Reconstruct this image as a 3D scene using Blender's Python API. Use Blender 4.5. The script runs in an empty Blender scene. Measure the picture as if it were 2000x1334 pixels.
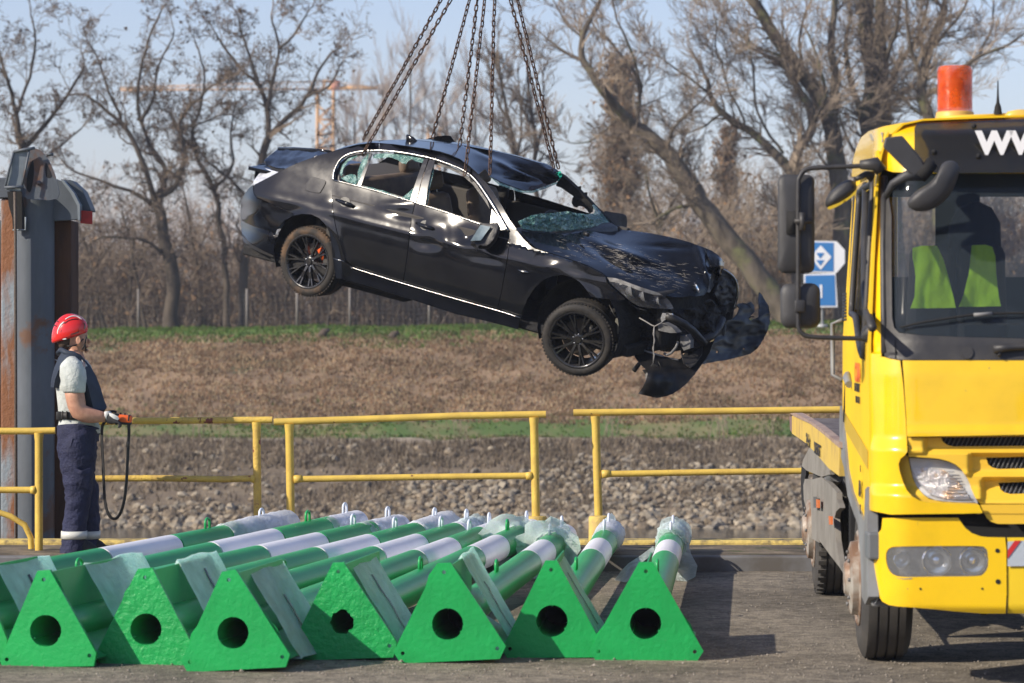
import bpy, math, random
import numpy as np
from mathutils import Vector, Matrix, noise
from mathutils.geometry import delaunay_2d_cdt
R = math.radians
random.seed(7)
rng = np.random.default_rng(7)
scene = bpy.context.scene
COL = scene.collection
# ------------------------------------------------------------------ camera, sky, sun, exposure
FPX = 6000.0; CZ = 1.7; HY = 650.0          # focal length in photo pixels, eye height, horizon row
cam_d = bpy.data.cameras.new('camera'); cam = bpy.data.objects.new('camera', cam_d); COL.objects.link(cam)
cam.location = (0, 0, CZ); cam.rotation_euler = (R(90), 0, 0)
cam_d.sensor_width = 36; cam_d.lens = 36*FPX/2000; cam_d.shift_y = (HY-667)/2000
cam_d.clip_start = .5; cam_d.clip_end = 3000
cam_d.dof.use_dof = True; cam_d.dof.focus_distance = 22.5; cam_d.dof.aperture_fstop = 4.2
scene.camera = cam
world = bpy.data.worlds.new('World'); scene.world = world; world.use_nodes = True
wn = world.node_tree.nodes; wl_ = world.node_tree.links; wn.clear()
sky = wn.new('ShaderNodeTexSky'); sky.sky_type = 'NISHITA'; sky.sun_disc = False
SUN = Vector((.73, .41, -.50)).normalized()
sky.sun_elevation = math.asin(-SUN.z); sky.sun_rotation = math.atan2(-SUN.x, -SUN.y)
sky.air_density = 1.0; sky.dust_density = .6; sky.ozone_density = 2.0; sky.altitude = 50
bg = wn.new('ShaderNodeBackground'); wo = wn.new('ShaderNodeOutputWorld'); bg.inputs['Strength'].default_value = .10
tn = wn.new('ShaderNodeMix'); tn.data_type = 'RGBA'; tn.blend_type = 'MULTIPLY'; tn.inputs[0].default_value = 1; tn.inputs[7].default_value = (1.17, 1.07, 1.20, 1)
wl_.new(sky.outputs[0], tn.inputs[6]); wl_.new(tn.outputs[2], bg.inputs['Color']); wl_.new(bg.outputs[0], wo.inputs['Surface'])
sd = bpy.data.lights.new('sun', 'SUN'); so = bpy.data.objects.new('sun', sd); COL.objects.link(so)
sd.energy = 4.6; sd.angle = R(.5); sd.color = (1, .90, .75)
so.rotation_euler = SUN.to_track_quat('-Z', 'Y').to_euler()
scene.view_settings.view_transform = 'Standard'; scene.view_settings.look = 'None'
scene.view_settings.exposure = .45; scene.view_settings.gamma = 1; scene.view_settings.use_curve_mapping = False
scene.render.engine = 'CYCLES'
scene.cycles.use_denoising = True; scene.cycles.max_bounces = 8; scene.cycles.transparent_max_bounces = 16

# ------------------------------------------------------------------ helpers
def at(px, py, Y): return Vector(((px-1000)*Y/FPX, Y, CZ-(py-HY)*Y/FPX))
def gnd(px, py, z=0.): return at(px, py, (CZ-z)*FPX/(py-HY))
def M(name, col, rough=.6, metal=0., col2=None, scale=8., detail=6., lo=.4, hi=.6, bump=0., bscale=None, coat=0.,
      stretch=(1, 1, 1), spec=.5, bd=None, rough2=None, trans=0., alpha=1., bstretch=(1,1,1), ior=1.45, col3=None, scale3=3., lo3=.5, hi3=.6):
    m = bpy.data.materials.new(name); m.use_nodes = True
    nt = m.node_tree; n = nt.nodes; l = nt.links; b = n['Principled BSDF']
    b.inputs['Base Color'].default_value = (*col, 1); b.inputs['Roughness'].default_value = rough
    b.inputs['Metallic'].default_value = metal; b.inputs['Coat Weight'].default_value = coat
    b.inputs['Specular IOR Level'].default_value = spec; b.inputs['Transmission Weight'].default_value = trans
    b.inputs['Alpha'].default_value = alpha; b.inputs['IOR'].default_value = ior
    tc = n.new('ShaderNodeTexCoord')
    def nz(sc, st, det=detail, rg=.6):
        mp = n.new('ShaderNodeMapping'); mp.inputs['Scale'].default_value = st
        t = n.new('ShaderNodeTexNoise'); t.inputs['Scale'].default_value = sc; t.inputs['Detail'].default_value = det
        t.inputs['Roughness'].default_value = rg
        l.new(tc.outputs['Object'], mp.inputs['Vector']); l.new(mp.outputs[0], t.inputs['Vector']); return t
    def ramp(src, a, c):
        r = n.new('ShaderNodeMapRange'); r.inputs['From Min'].default_value = a; r.inputs['From Max'].default_value = c
        l.new(src, r.inputs['Value']); return r.outputs[0]
    def mix(f, a, c):
        x = n.new('ShaderNodeMix'); x.data_type = 'RGBA'; l.new(f, x.inputs[0])
        for i, v in ((6, a), (7, c)):
            if isinstance(v, tuple): x.inputs[i].default_value = (*v, 1)
            else: l.new(v, x.inputs[i])
        return x.outputs[2]
    cur = None
    if col2:
        t = nz(scale, stretch); f = ramp(t.outputs['Fac'], lo, hi)
        cur = mix(f, col, col2)
        if rough2 is not None:
            rr = n.new('ShaderNodeMapRange'); rr.inputs['To Min'].default_value = rough; rr.inputs['To Max'].default_value = rough2
            l.new(f, rr.inputs['Value']); l.new(rr.outputs[0], b.inputs['Roughness'])
    if col3:
        t3 = nz(scale3, (1, 1, 1)); cur = mix(ramp(t3.outputs['Fac'], lo3, hi3), cur if cur else col, col3)
    if cur: l.new(cur, b.inputs['Base Color'])
    if bump:
        tb = nz(bscale or scale*3, bstretch, 4); bp_ = n.new('ShaderNodeBump'); bp_.inputs['Strength'].default_value = min(1, bump)
        bp_.inputs["Distance"].default_value = bd or .02*max(1, bump)
        l.new(tb.outputs['Fac'], bp_.inputs['Height']); l.new(bp_.outputs[0], b.inputs['Normal'])
    m['_h'] = 1
    return m
WL = {}
def wloc(o):
    return WL.get(o.name, Vector((0, 0, 0))) if o else Vector((0, 0, 0))
def tag(o, label=None, cat=None, group=None, kind=None):
    if label: o['label'] = label
    if cat: o['category'] = cat
    if group: o['group'] = group
    if kind: o['kind'] = kind
    return o
def thing(name, loc, label, cat, group=None):
    o = bpy.data.objects.new(name, None); COL.objects.link(o); o.location = loc; WL[o.name] = Vector(loc)
    return tag(o, label, cat, group)
def build(name, vs, fs, mat, parent=None, smooth=True, origin=None, thick=0., sharp=None, off=0., bevel=0., subd=0):
    """world-space verts -> ONE mesh object"""
    vs = [Vector(v) for v in vs]
    me = bpy.data.meshes.new(name)
    og = Vector(origin) if origin is not None else (sum(vs, Vector())/max(1, len(vs)) if parent is None else wloc(parent))
    if parent is not None and origin is None: og = wloc(parent)
    me.from_pydata([tuple(v-og) for v in vs], [], fs); me.update()
    mats = mat if isinstance(mat, (list, tuple)) else [mat]
    for m_ in mats: me.materials.append(m_)
    if smooth: me.polygons.foreach_set('use_smooth', [True]*len(me.polygons))
    if smooth and sharp: me.set_sharp_from_angle(angle=R(sharp))
    o = bpy.data.objects.new(name, me); COL.objects.link(o)
    if parent: o.parent = parent; o.location = og-wloc(parent)
    else: o.location = og
    WL[o.name] = og
    if thick:
        s = o.modifiers.new('s', 'SOLIDIFY'); s.thickness = thick; s.offset = off
    if bevel:
        b = o.modifiers.new('b', 'BEVEL'); b.width = bevel; b.segments = 2; b.limit_method = 'ANGLE'
    if thick and smooth and not bevel:
        e_ = o.modifiers.new('e', 'EDGE_SPLIT'); e_.split_angle = R(46)
    if subd:
        q = o.modifiers.new('q', 'SUBSURF'); q.levels = subd; q.render_levels = subd
    return o
class MB:
    def __init__(s): s.v = []; s.f = []
    def add(s, v, f):
        k = len(s.v); s.v += [Vector(x) for x in v]; s.f += [tuple(i+k for i in q) for q in f]; return s
    def box(s, c, sz, mtx=None, taper=1.):
        c = Vector(c); x, y, z = [q/2 for q in sz]; P = []
        for k in (-1, 1):
            t = taper if k > 0 else 1.
            for i, j in ((-1, -1), (1, -1), (1, 1), (-1, 1)):
                p = Vector((i*x*t, j*y*t, k*z)); P.append(c+(mtx @ p if mtx else p))
        return s.add(P, [(0, 3, 2, 1), (4, 5, 6, 7), (0, 1, 5, 4), (1, 2, 6, 5), (2, 3, 7, 6), (3, 0, 4, 7)])
    def tube(s, pts, r, n=8, closed=False, cap=True):
        pts = [Vector(p) for p in pts]; m = len(pts); rr = r if isinstance(r, (list, tuple)) else [r]*m
        up = None; base = len(s.v)
        for i, p in enumerate(pts):
            a = pts[(i-1) % m] if (closed or i) else pts[0]; b = pts[(i+1) % m] if (closed or i < m-1) else pts[-1]
            d = (b-a).normalized() if (b-a).length > 1e-9 else Vector((0, 0, 1))
            if up is None: up = Vector((0, 0, 1)) if abs(d.z) < .9 else Vector((1, 0, 0))
            x = d.cross(up).normalized(); y = x.cross(d).normalized(); up = y
            for k in range(n):
                t = 2*math.pi*k/n; s.v.append(p+(x*math.cos(t)+y*math.sin(t))*rr[i])
        for i in range(m if closed else m-1):
            for k in range(n):
                a = base+i*n; b = base+((i+1) % m)*n; s.f.append((a+k, a+(k+1) % n, b+(k+1) % n, b+k))
        if cap and not closed:
            s.f.append(tuple(base+k for k in range(n))[::-1]); s.f.append(tuple(base+(m-1)*n+k for k in range(n)))
        return s
    def lathe(s, prof, mtx, n=32, closed=False):
        """prof [(radius, axial)] about local Z, placed by 4x4 mtx"""
        base = len(s.v); m = len(prof)
        for (r, h) in prof:
            for k in range(n):
                t = 2*math.pi*k/n; s.v.append(mtx @ Vector((r*math.cos(t), r*math.sin(t), h)))
        for i in range(m if closed else m-1):
            for k in range(n):
                a = base+i*n; b = base+((i+1) % m)*n; s.f.append((a+k, a+(k+1) % n, b+(k+1) % n, b+k))
        return s
    def loft(s, rings, cap=True):
        base = len(s.v); n = len(rings[0])
        for r in rings: s.v += [Vector(p) for p in r]
        for i in range(len(rings)-1):
            for k in range(n):
                a = base+i*n; b = a+n; s.f.append((a+k, a+(k+1) % n, b+(k+1) % n, b+k))
        if cap:
            s.f.append(tuple(base+k for k in range(n))[::-1]); s.f.append(tuple(base+(len(rings)-1)*n+k for k in range(n)))
        return s
    def prism(s, poly, vec):
        """flat polygon of 3D points extruded by vec"""
        n = len(poly); vec = Vector(vec); P = [Vector(p) for p in poly]
        return s.add(P+[p+vec for p in P], [tuple(range(n))[::-1], tuple(range(n, 2*n))]+[(i, (i+1) % n, n+(i+1) % n, n+i) for i in range(n)])
    def go(s, name, mat, parent=None, **k): return build(name, s.v, s.f, mat, parent, **k)
def ellipse(c, ax, ay, rx, ry, n=20, p=2.):
    out = []
    for k in range(n):
        t = 2*math.pi*k/n; ct, st = math.cos(t), math.sin(t)
        out.append(Vector(c)+Vector(ax)*(rx*math.copysign(abs(ct)**(2/p), ct))+Vector(ay)*(ry*math.copysign(abs(st)**(2/p), st)))
    return out
def inpoly(P, poly):
    x, y = P[:, 0], P[:, 1]; c = np.zeros(len(P), bool); n = len(poly); j = n-1
    for i in range(n):
        xi, yi = poly[i]; xj, yj = poly[j]
        m = ((yi > y) != (yj > y)) & (x < (xj-xi)*(y-yi)/((yj-yi) or 1e-12)+xi); c ^= m; j = i
    return c
def cr(pts, k=4, closed=True):
    """Catmull-Rom smoothing"""
    P = [np.array(p, float) for p in pts]; n = len(P); out = []
    for i in range(n if closed else n-1):
        a, b, c, d = (P[(i-1) % n], P[i], P[(i+1) % n], P[(i+2) % n]) if closed else (P[max(i-1, 0)], P[i], P[i+1], P[min(i+2, n-1)])
        for j in range(k):
            t = j/k; out.append(tuple(.5*((2*b)+(-a+c)*t+(2*a-5*b+4*c-d)*t*t+(-a+3*b-3*c+d)*t**3)))
    if not closed: out.append(tuple(P[-1]))
    return out
def resamp(poly, res):
    out = []
    for i in range(len(poly)):
        a = np.array(poly[i], float); b = np.array(poly[(i+1) % len(poly)], float); k = max(1, int(np.hypot(*(b-a))/res))
        out += [tuple(a+(b-a)*j/k) for j in range(k)]
    return out
def tri2d(outline, res, holes=()):
    """triangulate a 2-D polygon with holes into an even mesh"""
    loops = [resamp(p, res) for p in [outline, *holes]]
    vs = []; es = []
    for lp in loops:
        k = len(vs); vs += lp; es += [(k+i, k+(i+1) % len(lp)) for i in range(len(lp))]
    A = np.array(outline); x0, y0 = A.min(0); x1, y1 = A.max(0)
    gx, gy = np.meshgrid(np.arange(x0+res/2, x1, res), np.arange(y0+res/2, y1, res*.87)); gx[1::2] += res/2
    G = np.stack([gx.ravel(), gy.ravel()], 1)
    if len(G):
        ok = inpoly(G, loops[0])
        for h in loops[1:]: ok &= ~inpoly(G, h)
        B = np.array(vs); G = G[ok]
        if len(G):
            keep = np.array([np.min(np.sum((B-g)**2, 1)) > (res*.45)**2 for g in G])
            vs = vs+[tuple(g) for g in G[keep]]
    r = delaunay_2d_cdt([Vector(v) for v in vs], es, [], 0, 1e-6)
    V = np.array([tuple(v) for v in r[0]]); F = [tuple(f) for f in r[2]]
    C = np.array([V[list(f)].mean(0) for f in F]); ok = inpoly(C, loops[0])
    for h in loops[1:]: ok &= ~inpoly(C, h)
    return V, [f for f, k in zip(F, ok) if k]
def rbf(ctrl):
    """[(px,py,depth)] -> smooth depth function (thin plate)"""
    P = np.array([c[:2] for c in ctrl], float); d = np.array([c[2] for c in ctrl], float); s = 100.
    P = P/s; n = len(P)
    def K(A, B):
        r = np.sqrt(((A[:, None]-B[None])**2).sum(2))+1e-9; return r*r*np.log(r)
    A = np.zeros((n+3, n+3)); A[:n, :n] = K(P, P)+1e-3*np.eye(n); A[:n, n:] = np.c_[np.ones(n), P]; A[n:, :n] = A[:n, n:].T
    w = np.linalg.lstsq(A, np.r_[d, 0, 0, 0], rcond=None)[0]
    return lambda x, y: float((K(np.array([[x/s, y/s]]), P) @ w[:n])[0]+w[n]+w[n+1]*x/s+w[n+2]*y/s)
def pan(name, outline, depth, mat, parent, res=4., holes=(), thick=.004, smooth=True, sub=None, **kw):
    """sheet-metal panel: outline seen from the camera, every vertex at its own true depth, given real thickness"""
    V, F = tri2d(outline, res, holes)
    P = [at(x, y, depth(x, y)) for x, y in V]
    F = [f if ((P[f[1]]-P[f[0]]).cross(P[f[2]]-P[f[0]]).dot(P[f[0]]-Vector((0, 0, CZ))) < 0) else f[::-1] for f in F]
    return build(name, P, F, mat, sub or parent, smooth=smooth, thick=thick, off=-1., **kw)
def Zf(x0, y0, k): return lambda *p: [(x0+a/k, y0+b/k) for a, b in p]
Z1 = Zf(440, 240, 3.3333); Z2 = Zf(940, 240, 3.3333); Z3 = Zf(960, 420, 3.448); ZW = Zf(1140, 500, 4.6)
T1 = Zf(1500, 100, 2.668); T2 = Zf(1500, 600, 3.336); T3 = Zf(1500, 960, 3.566); ZD = Zf(1530, 780, 4.765)
ZG = Zf(1740, 820, 5.558)
def fbm(x, y, z=0.): return noise.fractal(Vector((x, y, z)), 1., 2., 4)
# ------------------------------------------------------------------ setting: ground, quay, water, far bank
asphalt = M('asphalt', (.25, .215, .165), .9, col2=(.115, .098, .076), scale=14, lo=.38, hi=.62, bump=1.0, bd=.01, bscale=70, bstretch=(1,1,1), col3=(.50, .45, .37), scale3=60, lo3=.55, hi3=.68)
concrete = M('old_concrete', (.24, .19, .13), .9, col2=(.11, .088, .06), scale=3.5, lo=.38, hi=.6, bump=.8, bscale=40, col3=(.07, .085, .03), scale3=6, lo3=.56, hi3=.66)
steel_edge = M('kerb_steel', (.16, .16, .165), .7, col2=(.11, .10, .09), scale=3, bump=.3, bd=.004)
moss_y = M('quay_edge_paint', (.62, .47, .14), .8, col2=(.22, .17, .09), scale=9, lo=.45, hi=.6, bump=.5)
def patches(m, sc, dark_, lo, hi):
    """large worn or damp patches multiplied over a material"""
    nt = m.node_tree; n = nt.nodes; l = nt.links; b = n['Principled BSDF']; src = b.inputs['Base Color'].links[0].from_socket
    tc = n.new('ShaderNodeTexCoord'); t = n.new('ShaderNodeTexNoise'); t.inputs['Scale'].default_value = sc; t.inputs['Detail'].default_value = 7; t.inputs['Roughness'].default_value = .62; l.new(tc.outputs['Object'], t.inputs['Vector'])
    r = n.new('ShaderNodeMapRange'); r.inputs['From Min'].default_value = lo; r.inputs['From Max'].default_value = hi; r.inputs['To Min'].default_value = 1; r.inputs['To Max'].default_value = dark_; l.new(t.outputs['Fac'], r.inputs['Value'])
    x = n.new('ShaderNodeMix'); x.data_type = 'RGBA'; x.blend_type = 'MULTIPLY'; x.inputs[0].default_value = 1; l.new(src, x.inputs[6]); l.new(r.outputs[0], x.inputs[7]); l.new(x.outputs[2], b.inputs['Base Color'])
patches(asphalt, .9, .62, .48, .62); patches(concrete, 1.6, .55, .45, .6)
def sheet(name, x0, x1, y0, y1, z, mat, nx=2, ny=2, zf=None, parent=None):
    vs = []; fs = []
    for j in range(ny):
        for i in range(nx):
            x = x0+(x1-x0)*i/(nx-1); y = y0+(y1-y0)*j/(ny-1); vs.append((x, y, z+(zf(x, y) if zf else 0)))
    for j in range(ny-1):
        for i in range(nx-1): a = j*nx+i; fs.append((a, a+1, a+nx+1, a+nx))
    return build(name, vs, fs, mat, parent)
g = MB(); g.box((-10, -34, -2.6), (180, 111.8, 5.2)); tag(g.go('quay_pavement', asphalt, smooth=False), kind='structure')
# raised coping with its kerb face; four long beams side by side
cop = MB(); cop.box((0, 22.36, -1.95), (60, .72, 4.1)); cop.box((0, 23.135, -1.975), (60, .83, 4.1))
tag(cop.go('quay_coping', concrete, smooth=False, bevel=.015), kind='structure')
e = MB(); e.box((0, 23.67, -1.946), (60, .24, 4.11)); tag(e.go('quay_edge', moss_y, smooth=False, bevel=.02), kind='structure')
kb = MB(); kb.box((0, 21.945, -1.948), (60, .11, 4.11)); tag(kb.go('kerb_beam', steel_edge, smooth=False, bevel=.012), kind='structure')
# loose grit lying on the pavement
gm = M('grit_stone', (.30, .27, .23), .9, col2=(.12, .10, .08), scale=30)
gr = MB()
for i in range(4200):
    Y = rng.uniform(14.0, 21.8) if i % 3 else rng.uniform(15.0, 17.0); X = rng.uniform(-4.2, 4.6); s = rng.uniform(.003, .009)*(1.7 if rng.random() < .04 else 1)
    c = Vector((X, Y, s*.5)); a = [Vector((rng.uniform(.7, 1.3)*s*u, rng.uniform(.7, 1.3)*s*v, rng.uniform(.6, 1)*s*w)) for u, v, w in ((1, 0, 0), (0, 1, 0), (-1, 0, 0), (0, -1, 0), (0, 0, 1), (0, 0, -.6))]
    gr.add([c+q for q in a], [(0, 1, 4), (1, 2, 4), (2, 3, 4), (3, 0, 4)])
gr = gr.go('pavement_grit', gm, smooth=False); tag(gr, 'loose pale grit scattered over the quay pavement', 'grit', kind='stuff')

wm = M('canal_water', (.035, .034, .026), .12, bump=.35, bscale=1.2, bstretch=(1, 3, 1)); sheet('water', -400, 400, 23.79, 140, -3.12, wm)
tag(bpy.data.objects['water'], kind='structure')
# far bank profile (Y, z)
PROF = [(73, -4.2), (75.5, -3.3), (81, -1.30), (82.0, -1.16), (82.9, -1.12), (83.6, -1.1), (85.5, -.62), (86.5, -.42), (93.3, 1.72), (94.5, 1.86), (99, 1.9), (130, 2.3), (400, 3.0), (1500, 6)]
def prof(Y):
    for (a, za), (b, zb) in zip(PROF, PROF[1:]):
        if Y <= b: return za+(zb-za)*max(0, (Y-a))/(b-a)
    return PROF[-1][1]
def bank_z(X, Y):
    z = prof(Y)+.012*min(12, max(-16, X))*min(1, max(0, (Y-84)/8))
    if Y < 100: z += fbm(X*.35, Y*.35)*.10+fbm(X*1.7, Y*1.7, 4)*.05
    return z
ys = list(np.arange(73, 96, .22))+[96+i*1.2 for i in range(12)]+[112, 125, 150, 200, 300, 500, 900, 1500]
xs = [-600, -200, -60]+list(np.arange(-30, 30.1, .3))+[60, 200, 600]
def strip(name, ya, yb, mat):
    yy = [y for y in ys if ya <= y <= yb]; vs = [(x, y, bank_z(x, y)) for y in yy for x in xs]; nx = len(xs)
    fs = [(j*nx+i, j*nx+i+1, (j+1)*nx+i+1, (j+1)*nx+i) for j in range(len(yy)-1) for i in range(nx-1)]
    return tag(build(name, vs, fs, mat, origin=(0, ya, 0)), kind='structure')
ysplit = lambda t: min(ys, key=lambda y: abs(y-t))
mud = M('bank_soil', (.20, .158, .11), .95, col2=(.135, .105, .075), scale=.9, bump=1, bscale=9, col3=(.20, .16, .11), scale3=5, lo3=.5, hi3=.7)
pathm = M('gravel_path', (.30, .25, .19), .95, col2=(.22, .18, .13), scale=2, bump=.5)
green = M('short_grass', (.075, .13, .030), .95, col2=(.20, .17, .085), scale=.55, lo=.42, hi=.60, bump=1, bscale=12)
dry = M('dry_slope', (.30, .205, .125), .95, col2=(.18, .125, .08), scale=1.3, lo=.35, hi=.65, bump=1.5, bscale=7, col3=(.085, .12, .04), scale3=.33, lo3=.60, hi3=.70)
crest = M('crest_grass', (.10, .17, .035), .95, col2=(.19, .16, .08), scale=.8, lo=.48, hi=.66, bump=1, bscale=10)
woodfloor = M('wood_floor', (.13, .10, .065), .95, col2=(.07, .06, .035), scale=.7, bump=1, bscale=4)
a, b, c, d, e_, f_ = [ysplit(t) for t in (81.6, 82.5, 85.4, 92.9, 97, 1500)]
riverbank = strip('riverbank', 73, a, mud); strip('path', a, b, pathm); strip('grass_verge', b, c, green)
strip('slope', c, d, dry); strip('crest_verge', d, e_, crest); strip('wood_ground', e_, f_, woodfloor)

# tufts: dry grass on the slope, green grass on verge and crest
def tufts(name, n, ya, yb, cols, h, label, xr=(-22, 20), dens=None, wdt=.03):
    vs = []; fs = []; mi = []
    for i in range(n):
        X = rng.uniform(*xr)*1.0; Y = rng.uniform(ya, yb)
        if dens and dens(X, Y) < rng.random(): continue
        z = bank_z(X, Y); mm = int(rng.integers(len(cols)))
        for k in range(3):
            t = rng.uniform(0, 6.28); L = h*rng.uniform(.5, 1.3); lean = rng.uniform(.2, 1.0)*L; w = wdt*rng.uniform(.6, 1.5)
            ca, sa = math.cos(t), math.sin(t); q = len(vs)
            vs += [(X-sa*w, Y+ca*w*.3, z-.02), (X+sa*w, Y-ca*w*.3, z-.02), (X+ca*lean, Y+sa*lean, z+L)]
            fs.append((q, q+1, q+2)); mi.append(mm)
    o = build(name, vs, fs, cols, smooth=False); o.data.polygons.foreach_set('material_index', mi)
    return tag(o, label, 'grass', kind='stuff')
def L(name, c, k=.6): return M(name, c, .9, col2=tuple(v*k for v in c), scale=.6, spec=.15)
patch = lambda X, Y: (1.0 if fbm(X*.22, Y*.3, 9) > -.05 else .25) if Y < c else (.9 if fbm(X*.25, Y*.5, 6) > .12+(Y-c)*.14 else .03)
tufts('dry_grass', 78000, c-.5, d+.6, [L('straw', (.38, .265, .155)), L('rust_weed', (.30, .18, .10)), L('dead_stem', (.22, .15, .095)), L('pale_straw', (.42, .33, .21))], .085, 'dry brown grass and dead weeds covering the far slope', dens=lambda X, Y: .35+.65*(fbm(X*.5, Y*.7, 3) > -.1))
gm1, gm2, gm3 = L('blade_green', (.085, .16, .03)), L('blade_olive', (.13, .15, .045)), L('blade_straw', (.30, .24, .13))
patches(dry, .25, .68, .45, .6); patches(mud, .4, .7, .45, .6)
tufts('verge_grass', 20000, b, c+2.2, [gm1, gm2, gm3, gm1], .07, 'patchy green grass along the path at the foot of the far slope', dens=patch)
tufts('crest_grass', 18000, d-.9, e_, [gm1, gm1, gm2], .10, 'fresh green grass along the top of the far bank', dens=lambda X, Y: 1. if Y > d-.1 else (.8 if fbm(X*.4, Y*.8, 3) > .02+(d-Y)*.3 else 0))
tufts('bank_weeds', 34000, 76.2, a+.2, [L('weed_brown', (.25, .195, .135)), L('weed_grey', (.30, .25, .185)), L('weed_dark', (.16, .125, .09))], .16, 'brown dead weeds between the stones of the river bank', wdt=.02, dens=lambda X, Y: .15+.85*(1 if (Y > 79.6 or fbm(X*.4, Y*.6, 2) > .05) else 0))
# lone dry stems standing by the path
st = MB()
for cx in (1395, 1410, 900, 385, 1190, 1500):
    for k in range(7):
        p0 = at(cx+rng.uniform(-14, 14), 868, 82); p0.z = bank_z(p0.x, p0.y)
        hgt = rng.uniform(.4, 1.1); st.tube([p0, p0+Vector((rng.uniform(-.12, .12), 0, hgt*.6)), p0+Vector((rng.uniform(-.35, .35), 0, hgt))], [.012, .009, .004], 3)
tag(st.go('dry_stems', L('stem_grey', (.33, .27, .2))), 'thin dry grey stems standing beside the gravel path', 'dry stems', kind='stuff')

# riprap
stone_m = [M('stone_%s' % n, c, .9, col2=tuple(v*.62 for v in c), scale=2.2, bump=.8, bscale=9) for n, c in (('tan', (.31, .25, .175)), ('grey', (.25, .22, .175)), ('pale', (.37, .315, .235)), ('brown', (.21, .165, .115)))]
import bmesh
rockmesh = []
for k in range(10):
    bm = bmesh.new(); bmesh.ops.create_icosphere(bm, subdivisions=1, radius=.5)
    sx, sy, sz = rng.uniform(.75, 1.3), rng.uniform(.6, 1.), rng.uniform(.5, .8)
    for v in bm.verts:
        v.co *= 1+rng.uniform(-.22, .22); v.co = Vector((v.co.x*sx, v.co.y*sy, v.co.z*sz))
    me = bpy.data.meshes.new('stone'); bm.to_mesh(me); bm.free(); me.materials.append(stone_m[k % 4]); rockmesh.append(me)
rocks = []
for i in range(10500):
    X = rng.uniform(-21, 14); Y = 75.4+5.9*rng.random()**1.25
    right = min(1, max(0, (X+7)/11))                        # more open stone to the right, weeds over it on the left
    lim = 77.0+right*3.2+fbm(X*.3, 1.)*1.2
    if Y > lim and rng.random() > .10: continue
    s = rng.uniform(.11, .31)*(1.15 if Y < 76.6 else 1)
    rocks.append((s, X, Y))
rocks.sort(key=lambda r: -r[0]/r[2]*(1 if -13 < r[1] < 9.2 else .1))
rest = MB()
for i, (s, X, Y) in enumerate(rocks):
    me = rockmesh[int(rng.integers(10))]
    loc = Vector((X, Y, bank_z(X, Y)+s*.12)); eul = (rng.uniform(-.6, .6), rng.uniform(-.6, .6), rng.uniform(0, 6.3))
    if i < 300:
        o = bpy.data.objects.new('stone', me); COL.objects.link(o); o.parent = riverbank
        o.location = loc-wloc(riverbank); o.rotation_euler = eul; o.scale = (s*1.25,)*3
    else:
        mt = Matrix.Translation(loc) @ Matrix.Rotation(eul[2], 4, 'Z') @ Matrix.Rotation(eul[0], 4, 'X') @ Matrix.Scale(s, 4)
        rest.add([mt @ v.co for v in me.vertices], [tuple(p.vertices) for p in me.polygons])
ro = rest.go('stone_rubble', stone_m, riverbank, smooth=False); ro['kind'] = 'stuff'
mi = []; 
for k in range(len(ro.data.polygons)//20): mi += [int(rng.integers(4))]*20
ro.data.polygons.foreach_set('material_index', mi)
# dark stumps and litter on the crest
sk = MB(); 
for px, py in ((768, 655), (632, 650)):
    p = at(px, py, 93.2); sk.tube([p-Vector((.1, 0, .15)), p+Vector((.03, 0, .05)), p+Vector((.18, 0, .10))], [.14, .12, .05], 6)
    tag(sk.go('tree_stump', M('stump', (.08, .06, .045), .9)), 'dark stump at the slope top edge, %s of the two' % ('right' if px == 768 else 'left'), 'tree stump'); sk = MB()
# ------------------------------------------------------------------ trees, far things
bark = M('bark', (.145, .12, .088), .95, col2=(.070, .056, .042), scale=2.5, stretch=(1, 1, .35), bump=1.2, bscale=9, bstretch=(1, 1, .3), col3=(.14, .145, .06), scale3=1.1, lo3=.54, hi3=.66)
bark_d = M('dark_bark', (.085, .068, .052), .95, col2=(.045, .036, .028), scale=2.5, stretch=(1, 1, .35), bump=1.2, bscale=9)
twig_l = M('twig_pale', (.30, .24, .18), .95, col2=(.19, .15, .11), scale=.5)
twig_d = M('twig_brown', (.18, .138, .10), .95, col2=(.115, .088, .065), scale=.5)
twig_h = M('twig_far', (.36, .30, .255), .95, col2=(.28, .23, .195), scale=.3)  # paler than the near twigs: distance haze mixed into the colour
budm = M('seed_pod', (.115, .075, .05), .9, col2=(.07, .045, .03), scale=2)
leafm = M('withered_leaf', (.27, .165, .085), .9, col2=(.17, .105, .06), scale=.8)
class Tw:
    """fast accumulator of three-sided twigs"""
    def __init__(s): s.P = []; s.F = []; s.n = 0; s.mi = []
    def poly(s, pts, rad, mi=0):
        m = len(pts); d = pts[-1]-pts[0]; x = np.cross(d, (.3, .8, .52)); x /= np.linalg.norm(x)+1e-9
        y = np.cross(d, x); y /= np.linalg.norm(y)+1e-9
        for p, r in zip(pts, rad):
            s.P.append(p+x*r); s.P.append(p+(-.5*x+.87*y)*r); s.P.append(p+(-.5*x-.87*y)*r)
        for i in range(m-1):
            a = s.n+3*i; b = a+3; s.F += [(a, a+1, b+1, b), (a+1, a+2, b+2, b+1), (a+2, a, b, b+2)]; s.mi += [mi]*3
        s.n += 3*m
    def bud(s, p, r, mi=1):
        q = rng.normal(size=(3, 3))*r; q -= q.mean(0)
        s.P += [p+q[0], p+q[1], p+q[2]+np.array([0, 0, -r])]; s.F.append((s.n, s.n+1, s.n+2)); s.mi.append(mi); s.n += 3
    def go(s, name, mats, parent):
        o = build(name, [tuple(p) for p in s.P], s.F, mats, parent, smooth=False)
        o.data.polygons.foreach_set('material_index', s.mi); return o
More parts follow.
